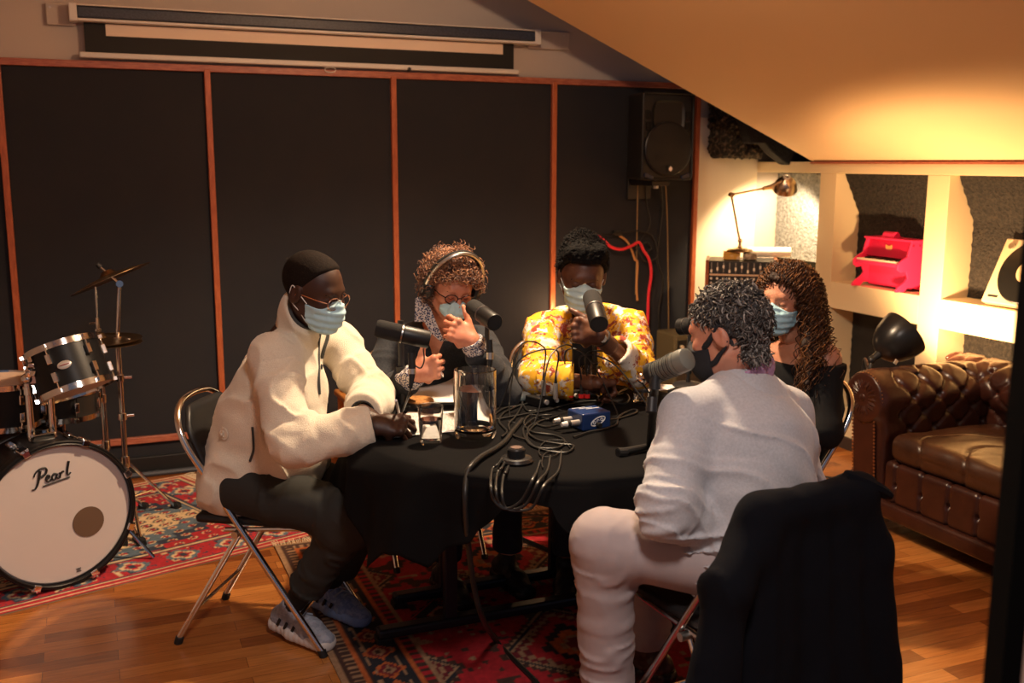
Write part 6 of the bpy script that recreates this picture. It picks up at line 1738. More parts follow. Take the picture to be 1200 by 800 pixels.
    strip([(296, 500), (297, 515), (297, 528), (293, 540)], .0042, 'pocket_edge', dk)
    e = on(263, 508, .001); em = MB(); 
    nrm = bvh.ray_cast(CAM, ray(263, 508).normalized())[1]
    em.lathe([(.021, 0), (.021, .003), (.018, .004), (.016, .002), (0, .003)], e, nrm, 28); em.box(e + nrm * .004, (.022, .006, .006), rot=.5).box(e + nrm * .004, (.006, .006, .02), rot=.5)
    em.build('embossed_badge', fm, o, smooth=30)
    for s in 'RL':
        wr = J['wr' + s]; ax = n3(wr - J['el' + s]); b1 = n3(np.cross(ax, (0, 0, 1))); b2 = np.cross(ax, b1)
        MB().tube([V(wr - ax * .010 + (b1 * math.cos(k) + b2 * math.sin(k)) * .038) for k in np.linspace(0, 2 * PI, 25)[:-1]], .0035, 6, closed=True).build('cuff_lining', dk, o, smooth=True)
    # grey shirt tail
    S = SDF(pel - .25, pel + .35, .007); S.add(cap(pel + fw * .06 - up * .04, pel + fw * .17 - up * .045, .118, .085, (lat, 1.1)), .03)
    S.keep(lambda P: np.maximum((P - (pel + fw * .17)) @ fw - .10, -((P - (pel - up * .11)) @ up)), .006); S.disp(lambda P: -.006 * ridged(P, pel, pel + lat, 22, 5))
    cloth('grey_shirt_tail', S, mat('grey_green_shirt', (.17, .18, .16), .85, bump=(300, .3, .001)), t)
    pants(J, mat('charcoal_black_trousers', (.020, .020, .018), .8, bump=(420, .3, .001)), t, r=(.100, .080, .076, .058), hem=.10, amp=.014)
    sk = mat('black_sock', (.012, .012, .012), .9)
    upm = mat('grey_blue_mesh', (.25, .27, .33), .7, noise=(60, (.33, .35, .42), .45, .55), bump=(500, .6, .001)); sol = mat('pale_grey_foam_sole', (.62, .58, .56), .6)
    upb = mat('blue_grey_mesh', (.16, .22, .40), .7, noise=(60, (.27, .33, .50), .45, .55), bump=(500, .6, .001)); solb = mat('blue_foam_sole', (.22, .32, .58), .6)
    for s, toe, u_, so in (('R', (.690, 3.105, .035), upm, sol), ('L', (.820, 3.285, .035), upb, solb)):
        a = J['ank' + s]; MB().cone(V(a + n3(J['knee' + s] - a) * .12), V(a), .042, .036, 16).build('sock', sk, t, smooth=True)
        shoe(a - np.array([0, 0, .01]), np.array(toe), u_, so, t, mat('grey_lace', (.35, .38, .45), .7))
person_a()

# ================================================================== B: curly hair, headphones
def person_b():
    J = ws(dict(pel=(515, 505, 4.05), C7=(512, 372, 3.74), shR=(464, 400, 3.75), elR=(438, 470, 3.58), wrR=(487, 438, 3.36), shL=(562, 402, 3.74), elL=(590, 462, 3.50), wrL=(553, 400, 3.40)))
    J['hipR'] = J['pel'] + np.array([-.09, -.03, -.03]); J['hipL'] = J['pel'] + np.array([.09, -.03, -.03])
    J['kneeR'] = J['hipR'] + np.array([-.03, -.42, .0]); J['kneeL'] = J['hipL'] + np.array([.04, -.42, .0]); J['ankR'] = np.array([J['kneeR'][0], J['kneeR'][1] + .02, .11]); J['ankL'] = np.array([J['kneeL'][0], J['kneeL'][1] + .02, .11])
    t = thing('person', 'person with curly auburn hair, headphones and glasses in a dark jumper, hand at the mouth', 'person', (1.24, 3.95, 0))
    H = Head(W_(528, 338, 3.60 * k45), cdir(.38, -.44, -.80), -.10, .97)
    pr = [head_mesh(H, J['C7'], .047), body_mesh(J)]
    pr.append(hand_mesh(J['wrR'], cdir(.90, .30, -.1), cdir(.0, .0, 1), True, [(70, 80, 40), (75, 80, 40), (78, 80, 40), (80, 80, 40)], thumb=(75, 0, -10), el=J['elR'], tdir=cdir(.25, .95, -.1), k=.97))
    pr.append(hand_mesh(J['wrL'], cdir(-.80, .55, -.08), cdir(-.25, -.1, .9), False, [(35, 45, 30), (50, 60, 35), (60, 65, 35), (66, 70, 35)], thumb=(60, 10, 5), el=J['elL'], tdir=cdir(-.25, .95, .05), k=.97))
    skin_obj('body', pr, M_skB, t)
    lash_and_brow(H, t, mat('auburn_brow', (.10, .035, .015), .6))
    # crumpled mask held low over the mouth
    S = SDF((-.02, -.09, -.12), (.15, .09, .05), .0028); S.add(ell((.070, 0, -.052), (.050, .056, .045)), .02); S.add(cap((.100, -.02, -.03), (.100, .02, -.03), .014), .02)
    S.disp(lambda P: .006 * vnoise(P * 38, 6) + .0035 * vnoise(P * 80, 8))
    S.keep(lambda P: np.maximum(P[..., 2] + .010 - .010 * np.cos(P[..., 1] * 75) + .004 * np.abs(P[..., 1]) / .06, np.maximum(-.088 + .3 * np.abs(P[..., 1]) - P[..., 2], .040 - P[..., 0])), .002)
    mo = cloth('face_mask', S, M_maskblue, t); mo.data.transform(Matrix.Translation(wloc(t)))
    co = np.empty(len(mo.data.vertices) * 3, np.float32); mo.data.vertices.foreach_get('co', co); co = H.w(co.reshape(-1, 3).astype(float)) - np.array(wloc(t)); mo.data.vertices.foreach_set('co', co.astype(np.float32).ravel()); mo.data.update()
    glasses(H, t, mat('tortoise_frame', (.035, .012, .010), .25), mat('clear_lens', (1, .92, .92), .02, trans=1, ior=1.05), w=.025, h=.019, x=.104, z=-.002, r=.0022)
    # hair
    zl = [-.075, -.075, -.07, -.045, .015, .050, .064, .08]
    hm = mat('auburn_curls', (1, 1, 1), .42, attr='Col', sheen=.3)
    hair_shell(H, .012, zl, 'hair_base', mat('auburn_under', (.05, .017, .008), .7), t, .006, 40)
    P, N = scalp_points(1500, zl, .006, 4)
    R_ = np.random.RandomState(3); K = len(P)
    Nw = N @ H.M.T; G = n3_(Nw * .6 + np.array([0, 0, -.75]) + R_.normal(size=(K, 3)) * .35)
    Nw2 = n3_(Nw + R_.normal(size=(K, 3)) * .35)
    C = coil_lines(H.w(P), Nw2, G, R_.uniform(.036, .068, K), R_.uniform(.0055, .0100, K), R_.uniform(1.6, 3.4, K), 22, 7)
    base = np.array([(.16, .050, .018), (.24, .085, .028), (.36, .15, .055), (.09, .028, .012)])[R_.randint(0, 4, K)]
    strands('hair', C, R_.uniform(.0016, .0028, K), hm, t, base, 4, .5)
    # headphones
    hp = thing('x', None, None); bpy.data.objects.remove(hp)
    bk = mat('headband_black', (.02, .02, .02), .3)
    arc_ = [V(H.w((.010 + .045 * math.sin(a), -.112 * math.cos(a), .010 + .158 * math.sin(a)))) for a in np.linspace(-.05, PI + .05, 26)]
    hb = MB().tube(arc_, .011, 8).build('headphones', bk, t, smooth=True)
    MB().tube([p + V(H.d((.011, 0, .002))) for p in arc_[1:-1]], .0065, 8).build('silver_band', M_steel, hb, smooth=True)
    for s in (1, -1):
        c = V(H.w((.0, s * .098, .0))); a = V(H.d((0, s, 0)))
        MB().lathe([(.024, -.014), (.040, -.012), (.043, -.002), (.040, .008), (.036, .014), (.020, .020), (0, .021)], c, a, 28).build('ear_cup', bk, hb, smooth=30)
        MB().lathe([(.015, .0205), (.022, .021), (.022, .023), (.0, .0235)], c, a, 24).build('silver_cap', M_steel, hb, smooth=30)
    # jumper
    jm = mat('charcoal_navy_knit', (.016, .018, .023), .9, noise=(160, (.028, .031, .038), .4, .6), bump=(380, .6, .002), sheen=.06)
    pel, C7 = J['pel'], J['C7']; lat = n3(J['shL'] - J['shR']); up = n3(C7 - pel); fw = n3(np.cross(up, lat)); fw = fw if fw @ CZv < 0 else -fw
    lo, hi = bounds([J[k] for k in J if k[:3] not in ('kne', 'ank', 'hip')], .19); lo[2] = pel[2] - .1; S = SDF(lo, hi, .0065)
    ch = pel * .36 + C7 * .64 + fw * .01
    S.add(cap(pel - up * .04, ch, .122, .112, (lat, 1.32)), .03); S.add(cap(ch, C7 - up * .09 + fw * .012, .108, .066, (lat, 1.45)), .05)
    for s in 'RL':
        sh, el, wr = J['sh' + s], J['el' + s], J['wr' + s]; we = wr + n3(el - wr) * .075
        S.add(cap(C7 - up * .045, sh, .044, .058), .035); S.add(cap(sh, el, .064, .056), .03); S.add(cap(el, we, .056, .044), .025)
        limb_folds(S, sh, el, .06, .010, 20, 51, .2, 1.); limb_folds(S, el, wr, .05, .012, 28, 55, 0., 1.)
    S.disp(lambda P: -.009 * np.clip(1 - np.abs(vnoise(np.stack([(P @ lat) * 12, (P @ up) * 6, (P @ fw) * 9], -1), 33)) * 2.2, 0, 1) ** 1.6)
    v0 = C7 - up * .19 + fw * .14                    # V neck
    nk = C7 + fw * .02
    S.cut(cap(nk + up * .05, nk + up * .0, .056, .056), .006)
    for q in np.linspace(0, 1, 7): S.cut(cap(nk + fw * .03, v0 * 1. + (nk + fw * .06 - v0) * q, .012 + .030 * q, .012 + .040 * q), .01)
    o = cloth('jumper', S, jm, t)
    # patterned shirt: collar wings and cuffs
    sm = mat('navy_print_cotton', (.05, .06, .13), .8)
    nt = sm.node_tree; vo = nt.nodes.new('ShaderNodeTexVoronoi'); vo.inputs['Scale'].default_value = 170; tcn = nt.nodes.new('ShaderNodeTexCoord'); nt.links.new(tcn.outputs['Object'], vo.inputs['Vector'])
    rp = nt.nodes.new('ShaderNodeValToRGB'); rp.color_ramp.interpolation = 'CONSTANT'; e = rp.color_ramp.elements; e[0].color = (.04, .05, .12, 1); e[1].position = .50; e[1].color = (.62, .57, .55, 1)
    nt.links.new(vo.outputs['Distance'], rp.inputs[0]); nt.links.new(rp.outputs[0], nt.nodes['Principled BSDF'].inputs['Base Color'])
    def onto(px, py, D): return W_(px, py, D * k45)
    for nm, poly in (('collar', [(487, 349), (496, 347), (505, 362), (513, 382), (520, 398), (516, 400), (505, 390), (497, 377), (486, 377)]), ('collar', [(548, 388), (541, 380), (532, 388), (522, 397), (516, 400), (528, 399), (540, 396)])):
        P_ = [V(onto(x, y_, 3.60 - .02 * ((y_ - 350) / 50))) for x, y_ in poly]; m = MB(); m._add(P_, [tuple(range(len(P_)))]); m.build(nm, sm, t, solid=.006)
    for s in 'RL':
        wr = J['wr' + s]; ax = n3(wr - J['el' + s]); S = SDF(wr - .10, wr + .07, .0035)
        S.add(cap(wr - ax * .075, wr - ax * .006, .043, .040), .01); S.disp(lambda P: .0045 * fbm(P * 35, 2, 4) - .004 * ridged(P, wr - ax * .1, wr, 60, 3))
        S.keep(lambda P: np.maximum((P - wr) @ ax - .004, -((P - wr) @ ax) - .066), .003); S.cut(cap(wr - ax * .03, wr + ax * .05, .029, .031), .003)
        cloth('shirt_cuff', S, sm, t)
    MB().tube([V(J['wrR'] + CXv * 0 + n3(cdir(.9, .3, -.1)) * .092 + cdir(.1, -.55, 0) * .030 + (cdir(.9, .3, -.1) * math.cos(k) * .0 + cdir(0, .3, 1) * math.sin(k) * .011 + cdir(.3, -.9, 0) * math.cos(k) * .011)) for k in np.linspace(0, 2 * PI, 15)[:-1]], .0016, 5, closed=True).build('ring', M_steel, t, smooth=True)
    MB().ball(V(H.w((-.006, -.086, -.034))), .005).build('earring', mat('gold_bead', (.8, .5, .15), .25, 1.), t, smooth=True)
    pants(J, mat('dark_jeans', (.02, .024, .035), .85), t)
    for s in 'RL': shoe(J['ank' + s] - np.array([0, 0, .02]), J['ank' + s] + np.array([.01, -.17, -.085]), M_black, M_blackgloss, t)
person_b()

# ================================================================== C: yellow floral shirt
def person_c():
    J = ws(dict(pel=(690, 508, 4.10), C7=(687, 360, 3.76), shR=(637, 386, 3.76), elR=(630, 443, 3.52), wrR=(700, 449, 3.38), shL=(738, 383, 3.74), elL=(748, 436, 3.50), wrL=(702, 393, 3.34)))
    lat = n3(J['shL'] - J['shR']); J['hipR'] = J['pel'] - lat * .09; J['hipL'] = J['pel'] + lat * .09
    f0 = n3(np.cross((0, 0, 1), lat)); f0 = f0 if f0[1] < 0 else -f0
    for s in 'RL': J['knee' + s] = J['hip' + s] + f0 * .42 - np.array([0, 0, .02]); J['ank' + s] = J['knee' + s] + f0 * .02; J['ank' + s][2] = .11
    t = thing('person', 'seated man in a yellow floral shirt over a black top, fist at his chest', 'person', (1.80, 3.90, 0))
    H = Head(W_(682, 325, 3.58 * k45), cdir(.03, -.40, -.90), -.04, 1.02)
    pr = [head_mesh(H, J['C7'], .052), body_mesh(J)]
    pr.append(hand_mesh(J['wrL'], cdir(-.97, .22, -.05), cdir(-.15, -.1, .9), False, [(75, 85, 45), (78, 85, 45), (80, 85, 45), (82, 85, 45)], thumb=(50, 25, 20), el=J['elL'], tdir=cdir(-.75, .62, .05), k=1.03))
    pr.append(hand_mesh(J['wrR'] + n3(J['elR'] - J['wrR']) * .03, cdir(.85, -.05, .5), cdir(0, -1, .0), True, [60, 62, 65, 68], el=J['elR']))
    skin_obj('body', pr, M_skC, t)
    lash_and_brow(H, t, M_blkhair)
    def tall(S): S.add(ell((.010, 0, .085), (.078, .080, .062)), .02); S.add(cap((.055, -.04, .112), (.05, .045, .115), .030), .03)
    zl = [-.045, -.045, -.03, -.005, .040, .068, .078, .082]
    hair_shell(H, .007, zl, 'hair', mat('afro_black', (.004, .0035, .0035), .85, bump=(160, 1, .006), spec=.15), t, .0035, 90, tall)
    P, N = scalp_points(1100, [-.02, -.02, .02, .03, .05, .070, .08, .085], .010, 9)
    P = P + np.array([.006, 0, .028]) * np.clip((P[:, 2:3] - .05) / .05, 0, 1)
    R_ = np.random.RandomState(8); Nw = N @ H.M.T; Nw2 = n3_(Nw + R_.normal(size=Nw.shape) * .4)
    C = coil_lines(H.w(P), Nw2, Nw2, R_.uniform(.008, .019, len(P)), R_.uniform(.002, .0035, len(P)), R_.uniform(1, 2, len(P)), 10, 2)
    strands('hair_tips', C, .0016, M_blkhair, t, None, 3, .5)
    surgical_mask(H, t, top=.004, m=mat('aqua_surgical_mask', (.52, .72, .76), .8, bump=(300, .3, .001)))
    # shirt with printed blossoms
    sm = mat('yellow_floral_cotton', (.80, .42, .02), .75, bump=(320, .25, .001))
    nt = sm.node_tree; L = nt.links; N_ = nt.nodes; tcn = N_.new('ShaderNodeTexCoord'); wn = N_.new('ShaderNodeTexNoise'); wn.inputs['Scale'].default_value = 14; wn.inputs['Detail'].default_value = 3
    L.new(tcn.outputs['Object'], wn.inputs['Vector']); ad = N_.new('ShaderNodeMix'); ad.data_type = 'RGBA'; ad.blend_type = 'ADD'; ad.inputs[0].default_value = .12; L.new(tcn.outputs['Object'], ad.inputs[6]); L.new(wn.outputs['Color'], ad.inputs[7])
    def layer(scale, lo_, hi_, col, prev, seed):
        mp = N_.new('ShaderNodeMapping'); mp.inputs['Location'].default_value = (seed, seed * 1.3, seed * .7); L.new(ad.outputs[2], mp.inputs[0])
        n = N_.new('ShaderNodeTexNoise'); n.inputs['Scale'].default_value = scale; n.inputs['Detail'].default_value = 4; n.inputs['Roughness'].default_value = .62; L.new(mp.outputs[0], n.inputs['Vector'])
        r = N_.new('ShaderNodeMapRange'); r.inputs[1].default_value = lo_; r.inputs[2].default_value = hi_; L.new(n.outputs['Fac'], r.inputs[0])
        mx = N_.new('ShaderNodeMix'); mx.data_type = 'RGBA'; L.new(r.outputs[0], mx.inputs[0])
        if isinstance(prev, tuple): mx.inputs[6].default_value = (*prev, 1)
        else: L.new(prev, mx.inputs[6])
        mx.inputs[7].default_value = (*col, 1); return mx.outputs[2]
    c = layer(13, .555, .572, (.74, .66, .56), (.80, .42, .02), 3); c = layer(24, .55, .57, (.30, .045, .02), c, 7); c = layer(40, .585, .60, (.42, .28, .30), c, 12); c = layer(30, .62, .635, (.85, .80, .74), c, 19)
    L.new(c, N_['Principled BSDF'].inputs['Base Color'])
    pel, C7 = J['pel'], J['C7']; up = n3(C7 - pel); fw = n3(np.cross(up, lat)); fw = fw if fw @ CZv < 0 else -fw
    lo, hi = bounds([J[k] for k in J if k[:3] not in ('kne', 'ank', 'hip')], .19); lo[2] = pel[2] - .1
    def base(S, g=0):
        ch = pel * .36 + C7 * .64 + fw * .01
        S.add(cap(pel - up * .04, ch, .120 - g, .116 - g, (lat, 1.34)), .03); S.add(cap(ch, C7 - up * .08 + fw * .012, .110 - g, .068 - g, (lat, 1.5)), .05); return ch
    S = SDF(lo, hi, .006); ch = base(S)
    for s in 'RL':
        sh, el, wr = J['sh' + s], J['el' + s], J['wr' + s]; we = wr + n3(el - wr) * (.115 if s == 'L' else .0)
        S.add(cap(C7 - up * .030, sh, .054, .060), .04); S.add(cap(sh, el, .066, .058), .03); S.add(cap(el, we, .058, .050), .02)
    for s in 'RL':
        sh, el, wr = J['sh' + s], J['el' + s], J['wr' + s]; we = wr + n3(el - wr) * (.115 if s == 'L' else .0)
        limb_folds(S, sh, el, .07, .013, 18, 61, .1, 1.); limb_folds(S, el, wr, .06, .016, 26, 65, 0., 1.)
        ax = n3(wr - el); S.keep(lambda P, we=we, ax=ax: np.where(np.linalg.norm(P - we, axis=-1) < .10, (P - we) @ ax - .008, -1), .003); S.cut(cap(we - ax * .015, we + ax * .08, .044, .046), .003)
    S.disp(lambda P: -.010 * np.clip(1 - np.abs(vnoise(np.stack([(P @ lat) * 14, (P @ up) * 6, (P @ fw) * 9], -1), 35)) * 2.2, 0, 1) ** 1.6)
    # open front: a wedge removed along the breast bone
    def opening(P):
        x = (P - C7) @ lat + .012; z = (C7 - P) @ up; w = np.interp(z, [-.05, .05, .16, .30, .5], [.040, .046, .048, .060, .075]); infront = ((P - C7) @ fw) > .0
        return np.where(infront & (z > -.12), w - np.abs(x), -1.)
    S.keep(opening, .004); S.cut(cap(C7 + fw * .02 + up * .08, C7 + fw * .02 - up * .005, .056, .056), .006)
    o = cloth('floral_shirt', S, sm, t)
    S = SDF(lo, hi, .008); base(S, .012); S.cut(cap(C7 + fw * .05 + up * .08, C7 + fw * .06 - up * .06, .055, .055), .01); S.disp(lambda P: -.005 * np.clip(1 - np.abs(vnoise(P * 16, 5)) * 2.2, 0, 1))
    cloth('black_top', S, mat('black_jersey', (.008, .008, .009), .85), t)
    # watch
    wr = J['wrL']; ax = n3(wr - J['elL']); q = wr - ax * .020; b1 = n3(np.cross(ax, CZv)); b2 = np.cross(ax, b1)
    w = MB().tube([V(q + b1 * math.cos(k) * .031 + b2 * math.sin(k) * .029) for k in np.linspace(0, 2 * PI, 25)[:-1]], .0042, 8, closed=True).build('wrist_watch', mat('watch_strap', (.02, .012, .01), .5), t, smooth=True)
    fc = q - CZv * .031; MB().lathe([(.0, .007), (.014, .007), (.017, .004), (.017, 0), (0, 0)], V(fc + CZv * .003), V(-CZv), 24).build('watch_face', mat('watch_metal', (.6, .5, .38), .25, 1.), w, smooth=30)
    pants(J, mat('dark_jeans', (.02, .024, .035), .85), t)
    for s in 'RL': shoe(J['ank' + s] - np.array([0, 0, .02]), J['ank' + s] + f0 * .17 - np.array([0, 0, .085]), M_black, M_blackgloss, t)
person_c()

# ================================================================== D: woman, off-shoulder top
def person_d():
    J = dict(pel=np.array([2.33, 2.98, .555]), C7=W_(934, 398, 3.68), shL=W_(967, 421, 3.58), shR=W_(868, 428, 3.78), elL=W_(964, 505, 3.50), elR=W_(858, 500, 3.70), wrL=np.array([2.08, 2.80, .66]), wrR=np.array([2.02, 3.06, .66]))
    J['hipL'] = J['pel'] + np.array([-.02, -.09, -.02]); J['hipR'] = J['pel'] + np.array([-.02, .09, -.02])
    for s, y_ in (('L', -.13), ('R', .13)): J['knee' + s] = np.array([J['pel'][0] - .42, J['pel'][1] + y_, .53]); J['ank' + s] = J['knee' + s] + np.array([.03, 0, -.42])
    t = thing('person', 'woman with long dark curly hair in a black off-shoulder top, behind the grey-haired man', 'person', (2.26, 2.98, 0))
    H = Head(W_(920, 352, 3.62), cdir(-.66, -.16, -.74), -.06, .97)
    A = J
    S = SDF(*bounds([J[k] for k in ('C7', 'shL', 'shR', 'elL', 'elR', 'pel')], .16), .007)
    lat = n3(A['shL'] - A['shR']); up = n3(A['C7'] - A['pel']); fw = n3(np.cross(up, lat)); fw = fw if fw @ CZv < 0 else -fw
    ch = A['pel'] * .36 + A['C7'] * .64; sh = A['C7'] - up * .05
    S.add(cap(A['pel'], ch, .095, .098, (lat, 1.3)), .03); S.add(cap(ch + fw * .01, sh + fw * .015, .094, .060, (lat, 1.5)), .05)
    for s in 'LR': S.add(cap(A['sh' + s], sh, .052, .046), .035); S.add(cap(A['sh' + s], A['el' + s], .050, .040), .03); S.add(cap(A['el' + s], A['wr' + s], .040, .027), .02); S.add(cap(sh + fw * .055 - up * .01, A['sh' + s] + fw * .03, .011, .011), .014)
    v, q = S.mesh(); tor = (relax(v, q, 2), q)
    lg = body_mesh({k: J[k] for k in J})
    pr = [head_mesh(H, J['C7'], .045, jaw=.93), tor, hand_mesh(J['wrL'], (-.9, .3, -.1), (0, 0, -1), False, [20, 22, 24, 26], el=J['elL'], k=.92), hand_mesh(J['wrR'], (-.9, -.3, -.1), (0, 0, -1), True, [20, 22, 24, 26], el=J['elR'], k=.92)]
    pr.append(lg); skin_obj('body', pr, M_skD, t)
    lash_and_brow(H, t, mat('dark_brown_brow', (.02, .010, .007), .6))
    surgical_mask(H, t, m=mat('sky_surgical_mask', (.42, .70, .82), .8, bump=(300, .3, .001)))
    # off-shoulder top
    lo, hi = bounds([J[k] for k in ('C7', 'shL', 'shR', 'elL', 'elR', 'pel')], .17); S = SDF(lo, hi, .007)
    S.add(cap(A['pel'] - up * .04, ch, .112, .112, (lat, 1.3)), .03); S.add(cap(ch, sh - up * .02, .108, .08, (lat, 1.45)), .05)
    for s in 'LR': S.add(cap(A['sh' + s] * .92 + A['el' + s] * .08, A['el' + s], .062, .056), .035); S.add(cap(A['el' + s], A['wr' + s], .060, .050), .02); limb_folds(S, A['sh' + s], A['el' + s], .066, .010, 18, 71, 0, 1)
    S.disp(lambda P: -.008 * np.clip(1 - np.abs(vnoise(np.stack([(P @ lat) * 12, (P @ up) * 5, (P @ fw) * 9], -1), 38)) * 2.2, 0, 1))
    zt = W_(925, 424, 3.6)[2] - .0
    S.keep(lambda P: P[..., 2] - (zt - .012 + .10 * np.abs((P - A['C7']) @ lat)), .005)
    cloth('black_top', S, mat('black_off_shoulder_cloth', (.006, .006, .007), .85, bump=(380, .4, .001), spec=.25), t)
    # long ringlets
    zl = [-.08, -.08, -.06, -.02, .030, .062, .078, .09]
    under = mat('dark_brown_under', (.018, .008, .005), .7)
    hair_shell(H, .015, zl, 'hair_base', under, t, .007, 42)
    back = H.w((-.07, 0, -.06)); S = SDF(back - .22, back + .22, .007)
    hl = H.w((-.03, .075, -.03)); 
    hl2 = W_(948, 405, 3.54); S.add(cap(hl, hl2, .028, .024), .03); S.add(cap(hl2, W_(945, 450, 3.50), .024, .010), .02)
    S.add(cap(H.w((-.08, .02, -.02)), W_(966, 420, 3.60), .045, .022), .03)
    S.disp(lambda P: .008 * fbm(P * 28, 2, 6)); cloth('hair_mass', S, under, t)
    hm = mat('chestnut_ringlets', (1, 1, 1), .36, attr='Col')
    P, N = scalp_points(1150, zl, .008, 12); R_ = np.random.RandomState(6)
    P = P[(N[:, 1] > -.75)]; N = N[:len(P)] if False else (P - np.array([-.018, 0, .036])) / np.array([.098, .078, .089]); N = n3_(N)
    K = len(P); Pw = H.w(P); Nw = N @ H.M.T
    tgtL = W_(944, 440, 3.50); tgtB = W_(972, 440, 3.58); tgtR = H.w((-.06, -.10, -.25))
    M_ = 84; tt = np.linspace(0, 1, M_)[None, :, None]
    side = N[:, 1]; frac = R_.uniform(0, 1, K)
    tgt = np.where((side < -.15)[:, None], tgtR[None], tgtL[None] * (1 - frac[:, None]) + tgtB[None] * frac[:, None]) + R_.normal(size=(K, 3)) * np.array([.022, .022, .045])
    # quadratic path: scalp -> bulge at the side of the head -> target
    out = Pw + Nw * .055
    ctrl = H.w(np.stack([np.full(K, -.045) + N[:, 0] * .035, np.where(side < -.15, -.118, .108) + R_.normal(size=K) * .020, R_.uniform(-.05, .02, K)], 1))
    Lg = (1 - tt) ** 3 * Pw[:, None] + 3 * (1 - tt) ** 2 * tt * out[:, None] + 3 * (1 - tt) * tt ** 2 * ctrl[:, None] + tt ** 3 * tgt[:, None]
    rad = R_.uniform(.0070, .0125, K)[:, None, None] * np.clip(tt * 3 + .6, 0, 1); ph = R_.uniform(0, 6.28, (K, 1, 1)) + tt * R_.uniform(9, 14, (K, 1, 1)) * 2 * PI
    T = n3_(np.gradient(Lg, axis=1)); a = n3_(np.cross(T, np.array([.2, .9, .1]))); b = np.cross(T, a)
    C = Lg + rad * (a * np.cos(ph) + b * np.sin(ph))
    base = np.array([(.030, .012, .006), (.055, .022, .010), (.10, .040, .016), (.16, .065, .022)])[np.minimum(3, R_.randint(0, 4, K))]
    strands('hair', C, R_.uniform(.0016, .0026, K), hm, t, base, 4, .6)
    pants(J, mat('black_trousers', (.012, .012, .013), .85), t)
    for s in 'RL': shoe(J['ank' + s] - np.array([0, 0, .02]), J['ank' + s] + np.array([-.17, 0, -.085]), M_black, M_blackgloss, t)
person_d()

